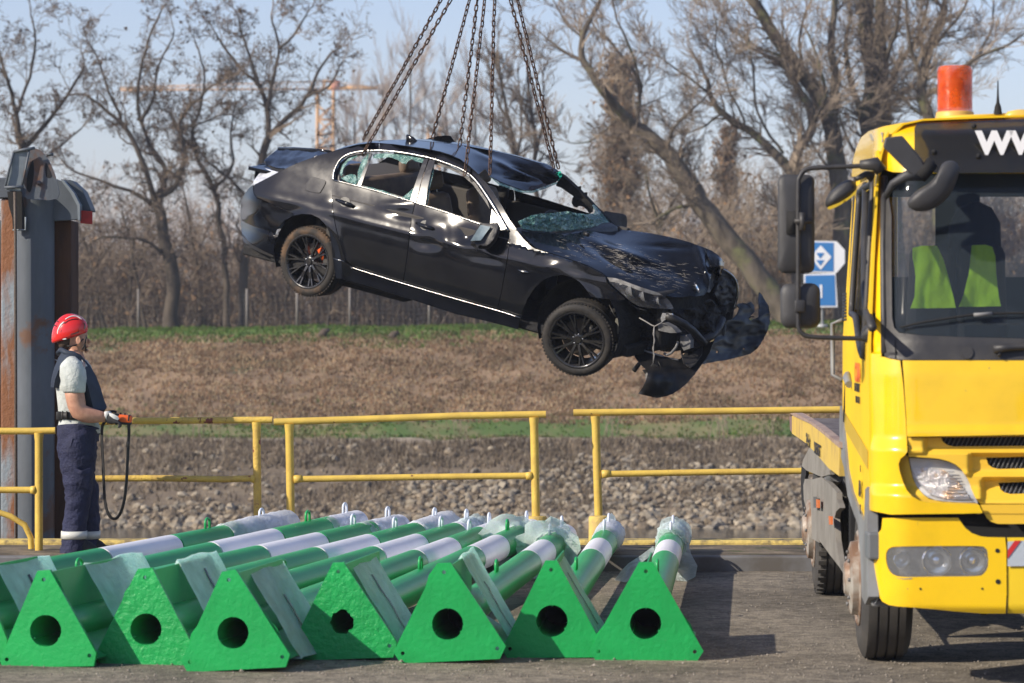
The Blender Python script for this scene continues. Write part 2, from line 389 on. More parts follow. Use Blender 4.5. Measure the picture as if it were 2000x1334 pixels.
def grow(tw, p, d, L, r, lvl, K):
    """one branch: wandering polyline that throws side twigs"""
    n = 4 if L > .8 else 3; pts = [p]; rad = [r]; d = d/np.linalg.norm(d)
    for i in range(n):
        d = d+rng.normal(size=3)*K['wander']+np.array([0, 0, K['up']]); d /= np.linalg.norm(d)
        p = p+d*L/n; pts.append(p); rad.append(max(K['rmin'], r*(1-(i+1)/(n+.6))))
        if lvl > 0:
            for _ in range(K['kids'][lvl-1]):
                if rng.random() > K['prob']: continue
                s = rng.normal(size=3); s[1] *= .8; s -= d*np.dot(s, d); s /= np.linalg.norm(s)+1e-9
                cd = d*math.cos(K['ang'])+s*math.sin(K['ang'])*rng.uniform(.6, 1.2)
                grow(tw, p-d*L/n*rng.random(), cd, L*rng.uniform(*K['ratio']), rad[-1]*.62+K['rmin']*.2, lvl-1, K)
    tw.poly(pts, rad)
    if K.get('bud') and lvl == 0 and rng.random() < K['bud']:
        for _ in range(2): tw.bud(pts[-1]+rng.normal(size=3)*.05, K['budr'])
KN = dict(wander=.22, up=.05, kids=(2, 2, 2, 2), prob=.60, ang=.75, ratio=(.42, .72), rmin=.0075, bud=0, budr=.05)
def tree(name, label, Y, limbs, r_px, K=None, dens=1., L0=2.2, lvl=3, mb=None, mt=None, buds=None, group=None, cat='tree', start=.25):
    """limbs: traced centre lines [(px,py[,dY])...] with start/end width; first one is the trunk"""
    K = {**KN, **(K or {})}; mb = mb or bark; base = at(limbs[0][0][0], limbs[0][0][1], Y); base.z = bank_z(base.x, Y)
    t = thing(name, base, label, cat, group); wood = MB(); tw = Tw(); s = Y/FPX
    for li, lb in enumerate(limbs):
        w0, w1 = r_px[li]; dy = 0 if li == 0 else rng.uniform(-1, 1)*1.2
        P = [at(p[0], p[1], Y+dy*min(1, i/2)) for i, p in enumerate(lb)]
        if li == 0: P[0].z = base.z-.15
        Q = [Vector(q) for q in cr([tuple(p) for p in P], 4, False)]; n = len(Q)
        for i in range(1, n-1): Q[i] += Vector((fbm(Q[i].x*.9, Q[i].z*.9, li), 0, fbm(Q[i].z*.9, Q[i].x, li+5)))*.10
        rr = [max(.012, (w0+(w1-w0)*i/(n-1))*s/2) for i in range(n)]
        if li == 0: rr[0] *= 1.5; rr[1] *= 1.15
        wood.tube(Q, rr, 9 if w0 > 14 else 6)
        LT = sum((Q[i+1]-Q[i]).length for i in range(n-1)); nb = int(LT*dens*2.2)+2
        for k in range(nb):
            f = (start if li == 0 else .08)+(1-(start if li == 0 else .08))*(k+rng.random())/nb; i = min(n-2, int(f*(n-1)))
            q = Q[i].lerp(Q[i+1], rng.random()); dd = np.array((Q[i+1]-Q[i]).normalized())
            sd_ = rng.normal(size=3); sd_[1] *= .6; sd_ -= dd*np.dot(sd_, dd); sd_ /= np.linalg.norm(sd_)
            grow(tw, np.array(q), dd*.75+sd_*.8, L0*rng.uniform(.45, 1.)*(1-.35*f), min(rr[i]*.5, .055), lvl-(1 if rng.random() < .35 else 0), K)
        grow(tw, np.array(Q[-1]), np.array((Q[-1]-Q[-2]).normalized()), L0*.8, rr[-1], lvl, K)
    wood.go('trunk', mb, t)
    tw.go('crown', [mt or twig_d, buds or budm], t)
    return t
GL = 'bare trees on the far bank'
pods = dict(bud=.45, budr=.034, prob=.56, wander=.30, kids=(2, 2, 2, 2), ang=.8)
tree('pod_tree', 'bare dark tree with seed pods right behind the crane pylon, cut by the left edge', 97, [[(62, 640), (58, 480), (50, 320), (42, 285)], [(45, 295), (28, 220), (15, 150), (-8, 80)], [(45, 295), (85, 245), (130, 190), (165, 130)], [(30, 225), (60, 150), (70, 80), (60, 30)], [(50, 340), (110, 290), (160, 250)], [(20, 160), (-20, 110), (-40, 60)]],
     [(20, 14), (12, 4), (11, 4), (7, 3), (7, 3), (6, 3)], pods, mb=bark_d, dens=.8, L0=1.5, group=GL)
tree('pod_tree', 'large bare pod tree with a forked dark trunk midway between the pylon and the car', 96, [[(332, 642), (336, 570), (326, 490), (314, 430), (306, 395)], [(306, 398), (292, 350), (262, 270), (235, 235), (200, 210), (165, 185)], [(312, 405), (318, 360), (318, 320), (290, 280), (272, 230), (270, 150), (290, 80), (315, 20)], [(308, 392), (345, 355), (362, 300), (350, 240), (385, 195), (430, 160)], [(300, 405), (255, 370), (190, 350), (130, 325)], [(275, 235), (300, 190), (310, 130), (340, 60)], [(353, 250), (400, 240), (440, 225)], [(325, 500), (280, 470), (210, 465), (180, 470)], [(235, 236), (215, 180), (190, 110), (170, 80)]],
     [(30, 20), (13, 5), (14, 4), (14, 4), (10, 4), (8, 3), (6, 3), (8, 3), (7, 3)], pods, mb=bark_d, dens=1., L0=1.6, group=GL)
tree('pod_tree', 'bare pod tree whose top spreads above the boot of the hanging car', 97.5, [[(474, 640), (478, 540), (492, 420), (508, 335), (524, 270)], [(524, 272), (523, 215), (505, 165), (465, 130), (430, 80)], [(522, 268), (560, 228), (600, 190), (620, 140), (655, 100)], [(523, 215), (535, 150), (545, 90), (530, 30)], [(508, 170), (490, 110), (470, 60), (460, 20)], [(600, 190), (640, 170), (670, 120)], [(510, 330), (560, 310), (620, 290), (650, 285)], [(495, 400), (450, 350), (400, 310), (380, 270)], [(545, 95), (580, 60), (600, 25)]],
     [(20, 15), (12, 5), (12, 4), (9, 4), (7, 3), (6, 3), (6, 2), (7, 3), (6, 3)], pods, mb=bark_d, dens=1., L0=1.5, group=GL)
tree('pod_tree', 'slimmer bare pod tree with a kinked stem just left of the boot of the car', 99, [[(446, 640), (440, 520), (432, 430), (420, 370), (385, 310)], [(385, 312), (375, 260), (395, 200), (400, 150), (385, 90)], [(420, 372), (455, 320), (450, 260), (460, 200)], [(388, 300), (350, 260), (330, 220)]],
     [(14, 9), (8, 3), (7, 3), (6, 3)], pods, mb=bark_d, dens=.9, L0=1.4, group=GL)
sap = [(170, 176, 470), (205, 150, 430), (252, 262, 450), (285, 240, 420), (398, 360, 380), (545, 590, 480), (640, 660, 520), (690, 700, 500), (742, 730, 520), (812, 820, 540), (905, 900, 540), (140, 120, 420)]
SW = ['thin leaning trunk standing right beside the pylon, leaning right', 'thin leaning trunk just right of the red helmet', 'thin dark sapling left of the big forked tree', 'thin sapling touching the big forked tree on its left', 'thin sapling midway between the forked tree and the car', 'young tree standing below the rear wheel of the car', 'young tree right of the rear wheel below the car', 'young tree under the rear door of the car', 'slim stem under the middle of the car', 'slim stem right of the middle under the car', 'slim stem under the front door of the car', 'thin stem hidden partly by the pylon edge']
for (x0, x1, yt), w in zip(sap, SW):
    tree('sapling', w, rng.uniform(98, 103), [[(x0, 640), ((x0*2+x1)/3, 640-(640-yt)*.4), (x1, yt)], [((x0+x1)/2, (640+yt)/2), (x0+30, yt+20)]], [(9, 4), (5, 2)], dict(wander=.25), mb=bark_d, dens=1.1, L0=1.3, lvl=2, group='thin saplings in front of the wood')
# right-hand group
pale = dict(prob=.60, wander=.11, up=.035, kids=(2, 2, 2, 2), ang=.55, ratio=(.5, .75), rmin=.0075)
tree('leaning_tree', 'big bare willow leaning far left over the bonnet of the car', 95, [[(1560, 655), (1480, 540), (1405, 445), (1365, 392), (1325, 325), (1290, 283), (1245, 250)], [(1245, 252), (1205, 215), (1170, 165), (1138, 118), (1136, 70), (1165, 20), (1180, -30)], [(1240, 248), (1252, 180), (1215, 105), (1160, 50)], [(1252, 182), (1240, 110), (1205, 40), (1190, -20)], [(1300, 290), (1312, 250), (1350, 220), (1385, 180)], [(1368, 400), (1330, 402), (1290, 420), (1270, 436)], [(1378, 405), (1376, 375), (1352, 340)], [(1140, 118), (1090, 90), (1050, 60)], [(1137, 75), (1105, 40), (1080, 0)], [(1210, 225), (1150, 275), (1110, 278)]],
     [(50, 27), (22, 6), (10, 4), (6, 3), (8, 3), (10, 5), (9, 5), (6, 3), (5, 3), (5, 2)], pale, mt=twig_l, dens=.9, L0=1.75, group=GL, start=.45)
tree('forked_tree', 'bare tree forking wide behind the top of the truck mirror', 97, [[(1565, 655), (1560, 520), (1550, 400), (1548, 335)], [(1545, 338), (1510, 295), (1455, 250), (1410, 222), (1385, 185), (1378, 150)], [(1552, 335), (1562, 290), (1590, 235), (1560, 175), (1530, 125), (1500, 110)], [(1590, 238), (1610, 190), (1600, 130), (1575, 60)], [(1455, 250), (1420, 160), (1400, 90), (1395, 30)], [(1530, 300), (1480, 220), (1470, 130), (1460, 60)], [(1385, 186), (1340, 150), (1300, 120)], [(1410, 225), (1370, 250), (1330, 260)]],
     [(34, 28), (20, 8), (24, 9), (10, 4), (6, 3), (7, 3), (5, 3), (5, 3)], pale, mt=twig_l, dens=1.05, L0=1.75, group=GL)
tree('tall_tree', 'tall bare tree whose stem slants up left out of the picture above the mirror', 98, [[(1650, 655), (1648, 480), (1640, 350), (1625, 250), (1595, 185), (1540, 110), (1500, 50), (1462, -20)], [(1625, 255), (1632, 160), (1625, 80), (1630, -20)], [(1590, 180), (1560, 100), (1575, 20)], [(1540, 112), (1480, 90), (1430, 60), (1400, 10)], [(1640, 350), (1600, 310), (1580, 270)]],
     [(44, 20), (20, 12), (9, 5), (7, 3), (8, 4)], pale, mt=twig_l, dens=1., L0=1.75, group=GL)
tree('tall_tree', 'thick upright bare trunk standing just left of the orange beacon', 99.5, [[(1712, 655), (1705, 450), (1700, 280), (1702, 150), (1695, 60), (1690, -40)], [(1700, 300), (1680, 220), (1655, 120), (1660, 20)], [(1702, 180), (1730, 120), (1750, 50), (1755, -20)], [(1702, 250), (1745, 200), (1790, 165), (1830, 150)], [(1700, 330), (1665, 290), (1640, 230)]],
     [(46, 26), (16, 7), (12, 6), (9, 4), (9, 4)], pale, mt=twig_l, dens=1., L0=1.75, group=GL)
tree('tall_tree', 'bare trunk directly behind the truck cab, twin of the one by the beacon', 101, [[(1760, 655), (1745, 400), (1728, 240), (1722, 120), (1720, -40)], [(1725, 200), (1760, 130), (1795, 60), (1815, -10)], [(1722, 150), (1700, 90), (1680, 10)]],
     [(40, 20), (12, 5), (9, 5)], pale, mt=twig_l, dens=1., L0=1.75, group=GL, start=.4)
tree('spreading_tree', 'bare tree spreading right behind the truck roof and beacon', 98.5, [[(1830, 655), (1835, 400), (1818, 250), (1802, 170), (1818, 90), (1845, 10)], [(1806, 190), (1860, 150), (1910, 110), (1960, 90), (2010, 60)], [(1802, 175), (1785, 110), (1770, 40), (1765, -20)], [(1815, 240), (1770, 200), (1740, 170)], [(1818, 95), (1860, 50), (1890, 0)], [(1910, 112), (1935, 60), (1940, 10)]],
     [(30, 15), (11, 4), (10, 5), (7, 4), (7, 4), (6, 3)], pale, mt=twig_l, dens=1., L0=1.75, group=GL, start=.4)
tree('gnarled_tree', 'small crooked tree standing between the leaning willow and the poplar column', 98, [[(1300, 640), (1285, 520), (1283, 460), (1290, 430)], [(1288, 440), (1270, 380), (1262, 330)], [(1290, 432), (1320, 390), (1350, 360)]], [(14, 10), (6, 3), (6, 3)], pale, mt=twig_l, dens=1., L0=1.3, group=GL)
# the poplar column and slender pair
def column(name, label, Y, cx, y0, y1, wpx, n, mt, mb, K):
    base = at(cx, 640, Y); base.z = bank_z(base.x, Y); t = thing(name, base, label, 'tree', GL); wood = MB(); tw = Tw()
    top = at(cx, y0, Y); wood.tube([base-Vector((0, 0, .2)), base.lerp(top, .5), top], [.14, .09, .02], 7)
    for k in range(n):
        f = rng.uniform(.12, .97); q = base.lerp(top, f); a = rng.uniform(0, 6.28); w = wpx*Y/FPX/2*(1-.5*max(0, f-.6)/.4)
        grow(tw, np.array(q), np.array((math.cos(a)*.45, math.sin(a)*.45, 1.)), w*rng.uniform(1.2, 2.4), .02, 2, K)
    wood.go('trunk', mb, t); tw.go('crown', [mt, leafm], t); return t
kp = dict(wander=.10, up=.10, kids=(3, 3, 2), ang=.4, ratio=(.4, .7), rmin=.007, bud=.5, budr=.05)
column('poplar', 'narrow brown column-shaped poplar behind the far door mirror of the car', 108, 1212, 150, 600, 90, 150, twig_l, bark, {**KN, **kp})
column('poplar', 'smaller column-shaped poplar right of the tall one, half behind the leaning willow', 112, 1420, 270, 600, 60, 90, twig_l, bark, {**KN, **kp})
slim = dict(wander=.14, up=.08, kids=(2, 2, 2), ang=.45, ratio=(.45, .75))
tree('slender_tree', 'slender dark bare tree left of the pair of chains at the windscreen', 103, [[(1010, 640), (1008, 420), (1004, 300), (990, 220), (975, 120)], [(1006, 320), (1020, 240), (1012, 150)], [(992, 230), (960, 170), (955, 120)], [(1005, 330), (970, 300), (930, 290)]], [(14, 5), (7, 3), (5, 2), (5, 2)], slim, mb=bark_d, dens=.9, L0=1.5, group=GL)
tree('slender_tree', 'slender dark bare tree directly behind the right pair of chains', 104, [[(1052, 640), (1048, 420), (1044, 310), (1040, 230), (1030, 140)], [(1045, 310), (1062, 220), (1060, 150)], [(1044, 290), (1080, 310), (1120, 320)]], [(14, 5), (7, 3), (5, 2)], slim, mb=bark_d, dens=.9, L0=1.5, group=GL)
for cx, yt, w in ((798, 120, 'between the left chains'), (745, 175, 'just right of the crane mast'), (868, 200, 'behind the third chain'), (925, 190, 'behind the middle chains'), (690, 230, 'below the crane jib end')):
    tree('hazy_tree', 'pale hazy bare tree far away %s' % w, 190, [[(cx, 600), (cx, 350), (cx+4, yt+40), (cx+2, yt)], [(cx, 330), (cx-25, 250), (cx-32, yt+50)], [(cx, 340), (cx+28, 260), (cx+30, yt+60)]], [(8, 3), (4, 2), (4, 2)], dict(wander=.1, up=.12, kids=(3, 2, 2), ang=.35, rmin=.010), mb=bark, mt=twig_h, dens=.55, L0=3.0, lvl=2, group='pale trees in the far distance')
# crow nest in the tree
p = at(450, 143, 97.3); ns = Tw()
for k in range(160):
    d = rng.normal(size=3)*.16; q = np.array(p)+d; ns.poly([q, q+rng.normal(size=3)*.17], [.012, .008])
o = ns.go('bird_nest', [bark_d], None); tag(o, 'round dark twig nest high in the bare tree above the boot of the car', 'bird nest')
# the wood behind: one mass of thin stems, brushwood and withered leaves
def brush(name, label, n, xr, yr, hr, mats, leafp, lean=.25, top=None):
    tw = Tw()
    for k in range(n):
        Y = rng.uniform(*yr); X = rng.uniform(*xr)*Y/100; z = bank_z(X, Y); H = rng.uniform(*hr)*(top(X/Y*100) if top else 1)
        p = np.array((X, Y, z)); d = np.array((rng.normal()*lean, rng.normal()*.1, 1.)); pts = [p]
        for i in range(4): d = d+rng.normal(size=3)*.14; pts.append(pts[-1]+d/np.linalg.norm(d)*H/4)
        tw.poly(pts, [.028, .022, .016, .011, .007])
        for i in range(1, 5):
            for _ in range(3):
                q = pts[i]+(pts[i-1]-pts[i])*rng.random(); e = rng.normal(size=3)*.6+d*.8; e /= np.linalg.norm(e); LL = H*rng.uniform(.1, .28)
                m = q+e*LL*.5; r_ = m+(e+rng.normal(size=3)*.35)*LL*.5; tw.poly([q, m, r_], [.012, .009, .006])
                for _ in range(2):
                    e2 = e+rng.normal(size=3)*.7; tw.poly([m, m+e2*LL*.4], [.008, .006])
                if rng.random() < leafp:
                    for _ in range(3): tw.bud(r_+rng.normal(size=3)*.14, .055)
    return tag(tw.go(name, mats, None), label, 'undergrowth', kind='stuff')
brush('brushwood', 'dense brown undergrowth and young stems behind the left trees', 1150, (-19, 2), (100, 118), (1.2, 4.2), [twig_d, leafm], .28)
brush('brushwood', 'dense rust brown undergrowth below the leaning willow and behind the truck', 1350, (1, 19), (100, 116), (1.5, 4.6), [twig_l, leafm], .32, top=lambda x: .8+.5*min(1, max(0, (x-3)/6)))
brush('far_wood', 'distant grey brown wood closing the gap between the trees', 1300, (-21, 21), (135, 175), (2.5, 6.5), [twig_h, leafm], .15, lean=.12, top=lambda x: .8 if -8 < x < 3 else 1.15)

# mesh fence on the bank crest
fm = M('fence_wire', (.20, .19, .17), .6, metal=.3); fp = M('fence_post', (.22, .20, .18), .7)
t = thing('mesh_fence', at(700, 640, 96), 'low grey wire mesh fence running along the foot of the wood', 'fence')
wires = MB()
X = -17.
while X < 17: 
    z = bank_z(X, 96); wires.tube([(X, 96, z), (X, 96, z+1.15)], .0028, 3, cap=False); X += .16
for k in range(8):
    pts = [(x, 96, bank_z(x, 96)+.05+k*.15) for x in np.arange(-17, 17.1, 1)]; wires.tube(pts, .0028, 3, cap=False)
wires.go('wire_mesh', fm, t)
for px in (482, 270, 90, 580, 683, 838, 950, 1130, 1270, 1400, 1500):
    p = at(px, 640, 95.97); p.z = bank_z(p.x, p.y); MB().tube([p, p+Vector((0, 0, 1.3))], .035, 6).go('post', fp, t)

# tower crane far away
oc = M('crane_orange', (.62, .35, .13), .7); gcr = M('crane_grey', (.22, .20, .19), .8); rd = M('crane_red', (.50, .20, .13), .6)
YC = 420.; base = at(636, 640, YC); base.z = bank_z(base.x, YC)
t = thing('tower_crane', base, 'orange lattice tower crane in the far distance behind the left trees', 'crane')
m = MB(); w = 1.1; zt = at(0, 178, YC).z
for sx in (-1, 1):
    for sy in (-1, 1): m.tube([base+Vector((sx*w, sy*w, 0)), Vector((base.x+sx*w, YC+sy*w, zt))], .17, 4)
k = 0; z = base.z
while z < zt-2:
    for sy in (-1, 1):
        m.tube([(base.x-w, YC+sy*w, z), (base.x+w, YC+sy*w, z+2)], .10, 3); m.tube([(base.x+w, YC+sy*w, z), (base.x-w, YC+sy*w, z+2)], .10, 3); m.tube([(base.x-w, YC+sy*w, z), (base.x+w, YC+sy*w, z)], .10, 3)
    z += 2
m.go('mast', oc, t)
J = lambda px, py: at(px, py, YC)
m = MB(); a0, a1 = J(235, 176), J(640, 174)
for dy, dz in ((-.6, 0), (.6, 0), (0, 1.1)): m.tube([a0+Vector((0, dy, dz*.3)), a1+Vector((0, dy, dz))], .08, 4)
n = 34
for i in range(n):
    p, q = a0.lerp(a1, i/n), a0.lerp(a1, (i+1)/n); m.tube([p+Vector((0, -.6, 0)), (p+q)/2+Vector((0, 0, 1.1*(.3+.7*i/n))), q+Vector((0, -.6, 0))], .045, 3)
m.go('jib', oc, t)
m = MB(); m.tube([J(640, 172), J(755, 172)], .30, 4); m.tube([J(640, 168), J(700, 168), J(755, 170)], .08, 3); m.go('counter_jib', oc, t)
MB().box(J(749, 175), (1.6, 1.4, 1.5)).go('counterweight', gcr, t)
MB().tube([J(632, 176), J(634, 158), J(655, 161)], .22, 4).tube([J(634, 158), J(735, 170)], .08, 3).go('tower_top', oc, t)
MB().box(J(656, 167), (1.2, 1.2, 1.3)).go('cab', rd, t)
# second mast stub behind the car roof
base = at(848, 640, YC); base.z = bank_z(base.x, YC); zt = at(0, 248, YC).z; m = MB()
for sx in (-.8, .8): m.tube([base+Vector((sx, 0, 0)), Vector((base.x+sx, YC, zt))], .2, 4)
z = base.z
while z < zt-2: m.tube([(base.x-.8, YC, z), (base.x+.8, YC, z+2)], .12, 3); m.tube([(base.x+.8, YC, z), (base.x-.8, YC, z+2)], .12, 3); z += 2
o = m.go('crane_mast', oc); tag(o, 'short orange lattice mast far away just above the car roof', 'crane mast')
# low buildings glimpsed through the wood
bw = M('far_wall', (.32, .20, .15), .9, col2=(.25, .17, .13), scale=.2); bw2 = M('far_wall_pale', (.42, .40, .38), .9); rf = M('far_roof', (.20, .16, .14), .9); gl = M('far_pane', (.05, .06, .07), .2)
for px0, px1, pyt, wall, lab in ((640, 800, 545, bw, 'low reddish building far behind the wood under the car'), (470, 560, 500, bw2, 'pale building glimpsed behind the rear wheel of the car'), (180, 300, 540, bw, 'reddish building glimpsed right of the pylon through the trees'), (1300, 1480, 560, bw2, 'pale low building glimpsed through brush below the leaning willow')):
    Yb = 230.; p0 = at(px0, pyt, Yb); p1 = at(px1, pyt, Yb); zb = bank_z(p0.x, Yb); h = p0.z-zb; c = (p0+p1)/2
    t = thing('far_building', (c.x, Yb, zb), lab, 'building')
    MB().box((c.x, Yb+5, zb+h/2), (p1.x-p0.x, 10, h)).go('wall', wall, t, smooth=False)
    MB().box((c.x, Yb+5, zb+h+.15), (p1.x-p0.x+.6, 10.6, .3)).go('roof', rf, t, smooth=False)
    for i in range(int((p1.x-p0.x)/1.6)):
        MB().box((p0.x+1+i*1.6, Yb-.02, zb+h*.6), (.8, .08, 1.)).go('window', gl, t, smooth=False)

# ------------------------------------------------------------------ unseen tree belt behind the camera, added to darken the car's reflections
ev = [M('belt_leaf_dark', (.040, .048, .026), .9, spec=.2), M('belt_leaf_brown', (.085, .070, .045), .9, spec=.2)]
bt = Tw()
for k in range(9000):
    a = rng.uniform(math.radians(168), math.radians(335)); r_ = rng.uniform(46, 60); H_ = 9.5*(.75+.35*fbm(a*9, 0.))
    p = np.array((math.cos(a)*r_, math.sin(a)*r_*1.0+2, rng.uniform(0, 1)**.8*H_))
    if p[1] > 18: continue
    for j in range(2): bt.bud(p+rng.normal(size=3)*.4, .42, int(rng.integers(2)))
o = bt.go('added_tree_belt', ev, None); tag(o, 'dense dark belt of trees behind the photographer on the quay side', 'added tree belt', kind='stuff')
# ------------------------------------------------------------------ railings, pylon, signs
yel = M('rail_yellow', (.66, .46, .085), .5, col2=(.56, .38, .075), scale=6, bump=.15, bscale=60, col3=(.14, .055, .03), scale3=16, lo3=.69, hi3=.71)
yelr = M('rail_yellow_rusty', (.66, .46, .085), .55, col2=(.50, .33, .08), scale=7, bump=.4, bscale=50, col3=(.19, .05, .03), scale3=11, lo3=.60, hi3=.62)
def rail(label, Y, rails, posts, mat, extra=None, foot=None):
    p = at(posts[0][0], posts[0][2], Y); t = thing('railing', (p.x, Y, .1), label, 'railing', 'yellow pipe railings along the quay')
    for (pts, r) in rails:
        P = [at(a, b, Y) for a, b in pts]; MB().tube(P, r, 12).go('rail', mat, t, sharp=50)
    for (x0, y0, x1, y1, r) in posts:
        a = at(x0, y0, Y); b = at(x1, y1, Y); b.z = max(b.z, .08)
        MB().tube([b, b.lerp(a, .5), b.lerp(a, .93), a], [r, r, r, r*1.25], 12).go('post', mat, t, sharp=50)
    return t
r1 = rail('yellow railing at the far left edge, in front of the pylon, with a bent brace', 22.6, [([(-160, 842), (60, 842), (108, 841)], .025), ([(-160, 957), (20, 957), (75, 957)], .024), ([(-160, 985), (-20, 995), (20, 1008), (48, 1025), (60, 1050), (61, 1072)], .022)], [(76, 845, 76, 1076, .030), (-120, 845, -120, 1076, .030)], yel)
r2 = rail('yellow railing flaking with rust beside the man in the red helmet', 23.0, [([(150, 825), (258, 822), (400, 821), (532, 820)], .025), ([(140, 935), (300, 934), (440, 936), (496, 934)], .024)], [(501, 824, 504, 1075, .030), (160, 826, 160, 1075, .030)], yelr)
r3 = rail('clean yellow railing in the middle, two posts, below the hanging car', 23.0, [([(535, 824), (700, 819), (900, 812), (1066, 809)], .026), ([(575, 936), (800, 932), (1040, 929)], .024)], [(565, 828, 569, 1075, .031), (1043, 815, 1048, 1075, .031)], yel)
r4 = rail('long yellow railing on the right that runs behind the truck', 23.2, [([(1120, 806), (1400, 803), (1640, 800), (2200, 794)], .026), ([(1176, 926), (1400, 922), (1640, 919), (2200, 913)], .024)], [(1163, 812, 1171, 1075, .031), (1700, 802, 1700, 1060, .031), (2150, 796, 2150, 1060, .031)], yel)
for t, px, py, Y in ((r3, 1047, 1008, 23.0), (r4, 1171, 1008, 23.05)):
    c = at(px, py, Y); MB().lathe([(0, 0), (.075, 0), (.082, -.012), (.082, c.z*-1+.09)], Matrix.Translation(c), 24).go('concrete_foot', M('foot_paint', (.62, .45, .12), .8, col2=(.45, .33, .12), scale=10, bump=.5), t, sharp=50)
# flared clamps where the mid rails meet the posts
for t, Y, pts in ((r2, 23, ((490, 935, 498, 935),)), (r3, 23, ((574, 936, 590, 935), (1027, 930, 1040, 929))), (r4, 23.2, ((1175, 926, 1192, 925),)), (r1, 22.6, ((60, 957, 70, 957),))):
    for x0, y0, x1, y1 in pts:
        MB().tube([at(x0, y0, Y-.002), at(x1, y1, Y-.002)], [.034, .028] if x0 in (574, 1175) else [.028, .034], 10).go('joint', yel, t)

# steel pylon with a rope pulley on the far side of the railing
st1 = M('pylon_steel', (.105, .122, .145), .55, col2=(.075, .088, .105), scale=3, stretch=(1, 1, .3), bump=.15, col3=(.12, .06, .035), scale3=2.4, lo3=.56, hi3=.64)
st2 = M('pylon_rust', (.26, .30, .33), .6, col2=(.25, .105, .045), scale=2.2, stretch=(2.5, 2.5, .6), lo=.42, hi=.56, bump=.4, bscale=30)
st3 = M('pylon_dark_rust', (.062, .030, .018), .8, col2=(.10, .045, .022), scale=3, stretch=(2, 2, .4), bump=.5)
stl = M('pylon_light', (.22, .25, .28), .5, col2=(.17, .20, .22), scale=3, bump=.1)
redm = M('marker_red', (.40, .03, .025), .7, col2=(.30, .03, .025), scale=30)
YP = 24.6; s = YP/FPX; bx = at(60, 650, YP).x
t = thing('crane_pylon', (bx, YP, -3.4), 'grey and rust streaked steel pylon with a pulley head at the left edge', 'pylon')
def cyl(px, Y, r, y0, mat, name, n=28, z1=-3.5):
    c = at(px, y0, Y); MB().tube([(c.x, Y, z1), (c.x, Y, c.z)], r, n).go(name, mat, t, sharp=40)
cyl(66, YP, .165, 386, st1, 'main_tube')
def zbox(x0, x1, y0, Y0, Y1, mat, name, zb=-3.5, bev=.01):
    a = at(x0, y0, Y0); b = at(x1, y0, Y0); MB().box(((a.x+b.x)/2, (Y0+Y1)/2, (a.z+zb)/2), (b.x-a.x, Y1-Y0, a.z-zb)).go(name, mat, t, smooth=False, bevel=bev)
zbox(2, 34, 388, YP-.08, YP+.16, st2, 'rust_flange'); zbox(97, 139, 430, YP+.12, YP+.55, st3, 'rear_beam'); zbox(-60, 1, 430, YP+.1, YP+.5, st2, 'left_flange')
zbox(88, 98, 430, YP+.02, YP+.12, st1, 'web_plate')
# head box, hood and red marker
def plate(name, px, Y, th, mat, **k):
    P = [at(a, b, Y) for a, b in px]; return MB().prism(P, (0, th, 0)).go(name, mat, t, smooth=False, **k)
plate('head_plate', [(-8, 347), (46, 346), (112, 350), (128, 358), (140, 375), (152, 398), (155, 428), (138, 430), (98, 432), (98, 388), (46, 388), (-8, 388)], YP-.02, .05, st1, bevel=.006)
plate('hood_side', [(118, 350), (140, 352), (162, 372), (176, 405), (178, 412), (156, 412), (154, 400), (142, 375)], YP+.10, .28, M('hood_dark', (.065, .078, .095), .5, col2=(.05, .06, .075), scale=6), bevel=.006)
plate('hood_rim', [(118, 351), (124, 352), (144, 376), (156, 400), (156, 430), (152, 430), (151, 402), (138, 378)], YP-.04, .16, stl)
plate('marker', [(157, 411), (180, 413), (180, 438), (157, 436)], YP+.03, .02, redm)
plate('head_beam', [(-8, 349), (20, 349), (20, 386), (-8, 386)], YP-.10, .1, st1, bevel=.005)
# pulley cheeks: two rounded plates with a curved cover between
cheek = cr([(30, 295), (52, 288), (76, 292), (92, 308), (103, 330), (110, 352), (112, 388), (52, 388), (52, 372), (44, 350), (48, 326), (56, 306)], 3)
plate('pulley_cheek', cheek, YP-.30, .02, st1)
for hx in ([(64, 313), (66, 340), (60, 374), (52, 368), (54, 340)], [(89, 318), (96, 330), (101, 345), (90, 345)]):
    plate('cheek_slot', cr(hx, 3), YP-.303, .012, M('slot_black', (.012, .012, .014), .8))
m = MB(); arc = cr([(28, 296), (19, 320), (13, 345), (10, 366), (12, 385), (24, 410)], 4, False); arcR = cr([(56, 292), (50, 318), (44, 343), (40, 368), (44, 392), (49, 428)], 4, False)
n = len(arc); P = [at(a, b, YP-.37) for a, b in arc]+[at(a, b, YP-.35) for a, b in arcR]
build('pulley_cover', P[:14]+P[n:n+14], [(i, i+1, 14+i+1, 14+i) for i in range(13)], stl, t, thick=.012)
m.tube([at(27, 296, YP-.38), at(68, 289, YP-.38)], .012, 8).tube([at(9, 366, YP-.39), at(46, 365, YP-.39)], .012, 8).tube([at(27, 296, YP-.38), at(18, 330, YP-.39), at(10, 366, YP-.39)], .009, 8).tube([at(57, 293, YP-.37), at(50, 330, YP-.38), at(43, 362, YP-.38)], .009, 8)
m.go('cover_frame', st1, t); MB().tube([at(92, 301, YP-.25), at(104, 302, YP-.25)], .012, 8).go('pin', st1, t)
plate('rope_slot', [(14, 374), (42, 374), (48, 420), (49, 449), (25, 449), (24, 426), (17, 400)], YP-.20, .02, M('slot_dark', (.015, .014, .014), .8))
m = MB().tube([at(25, 449, YP-.21), at(50, 449, YP-.21), at(50, 424, YP-.21)], .008, 6).go('slot_rim', stl, t)
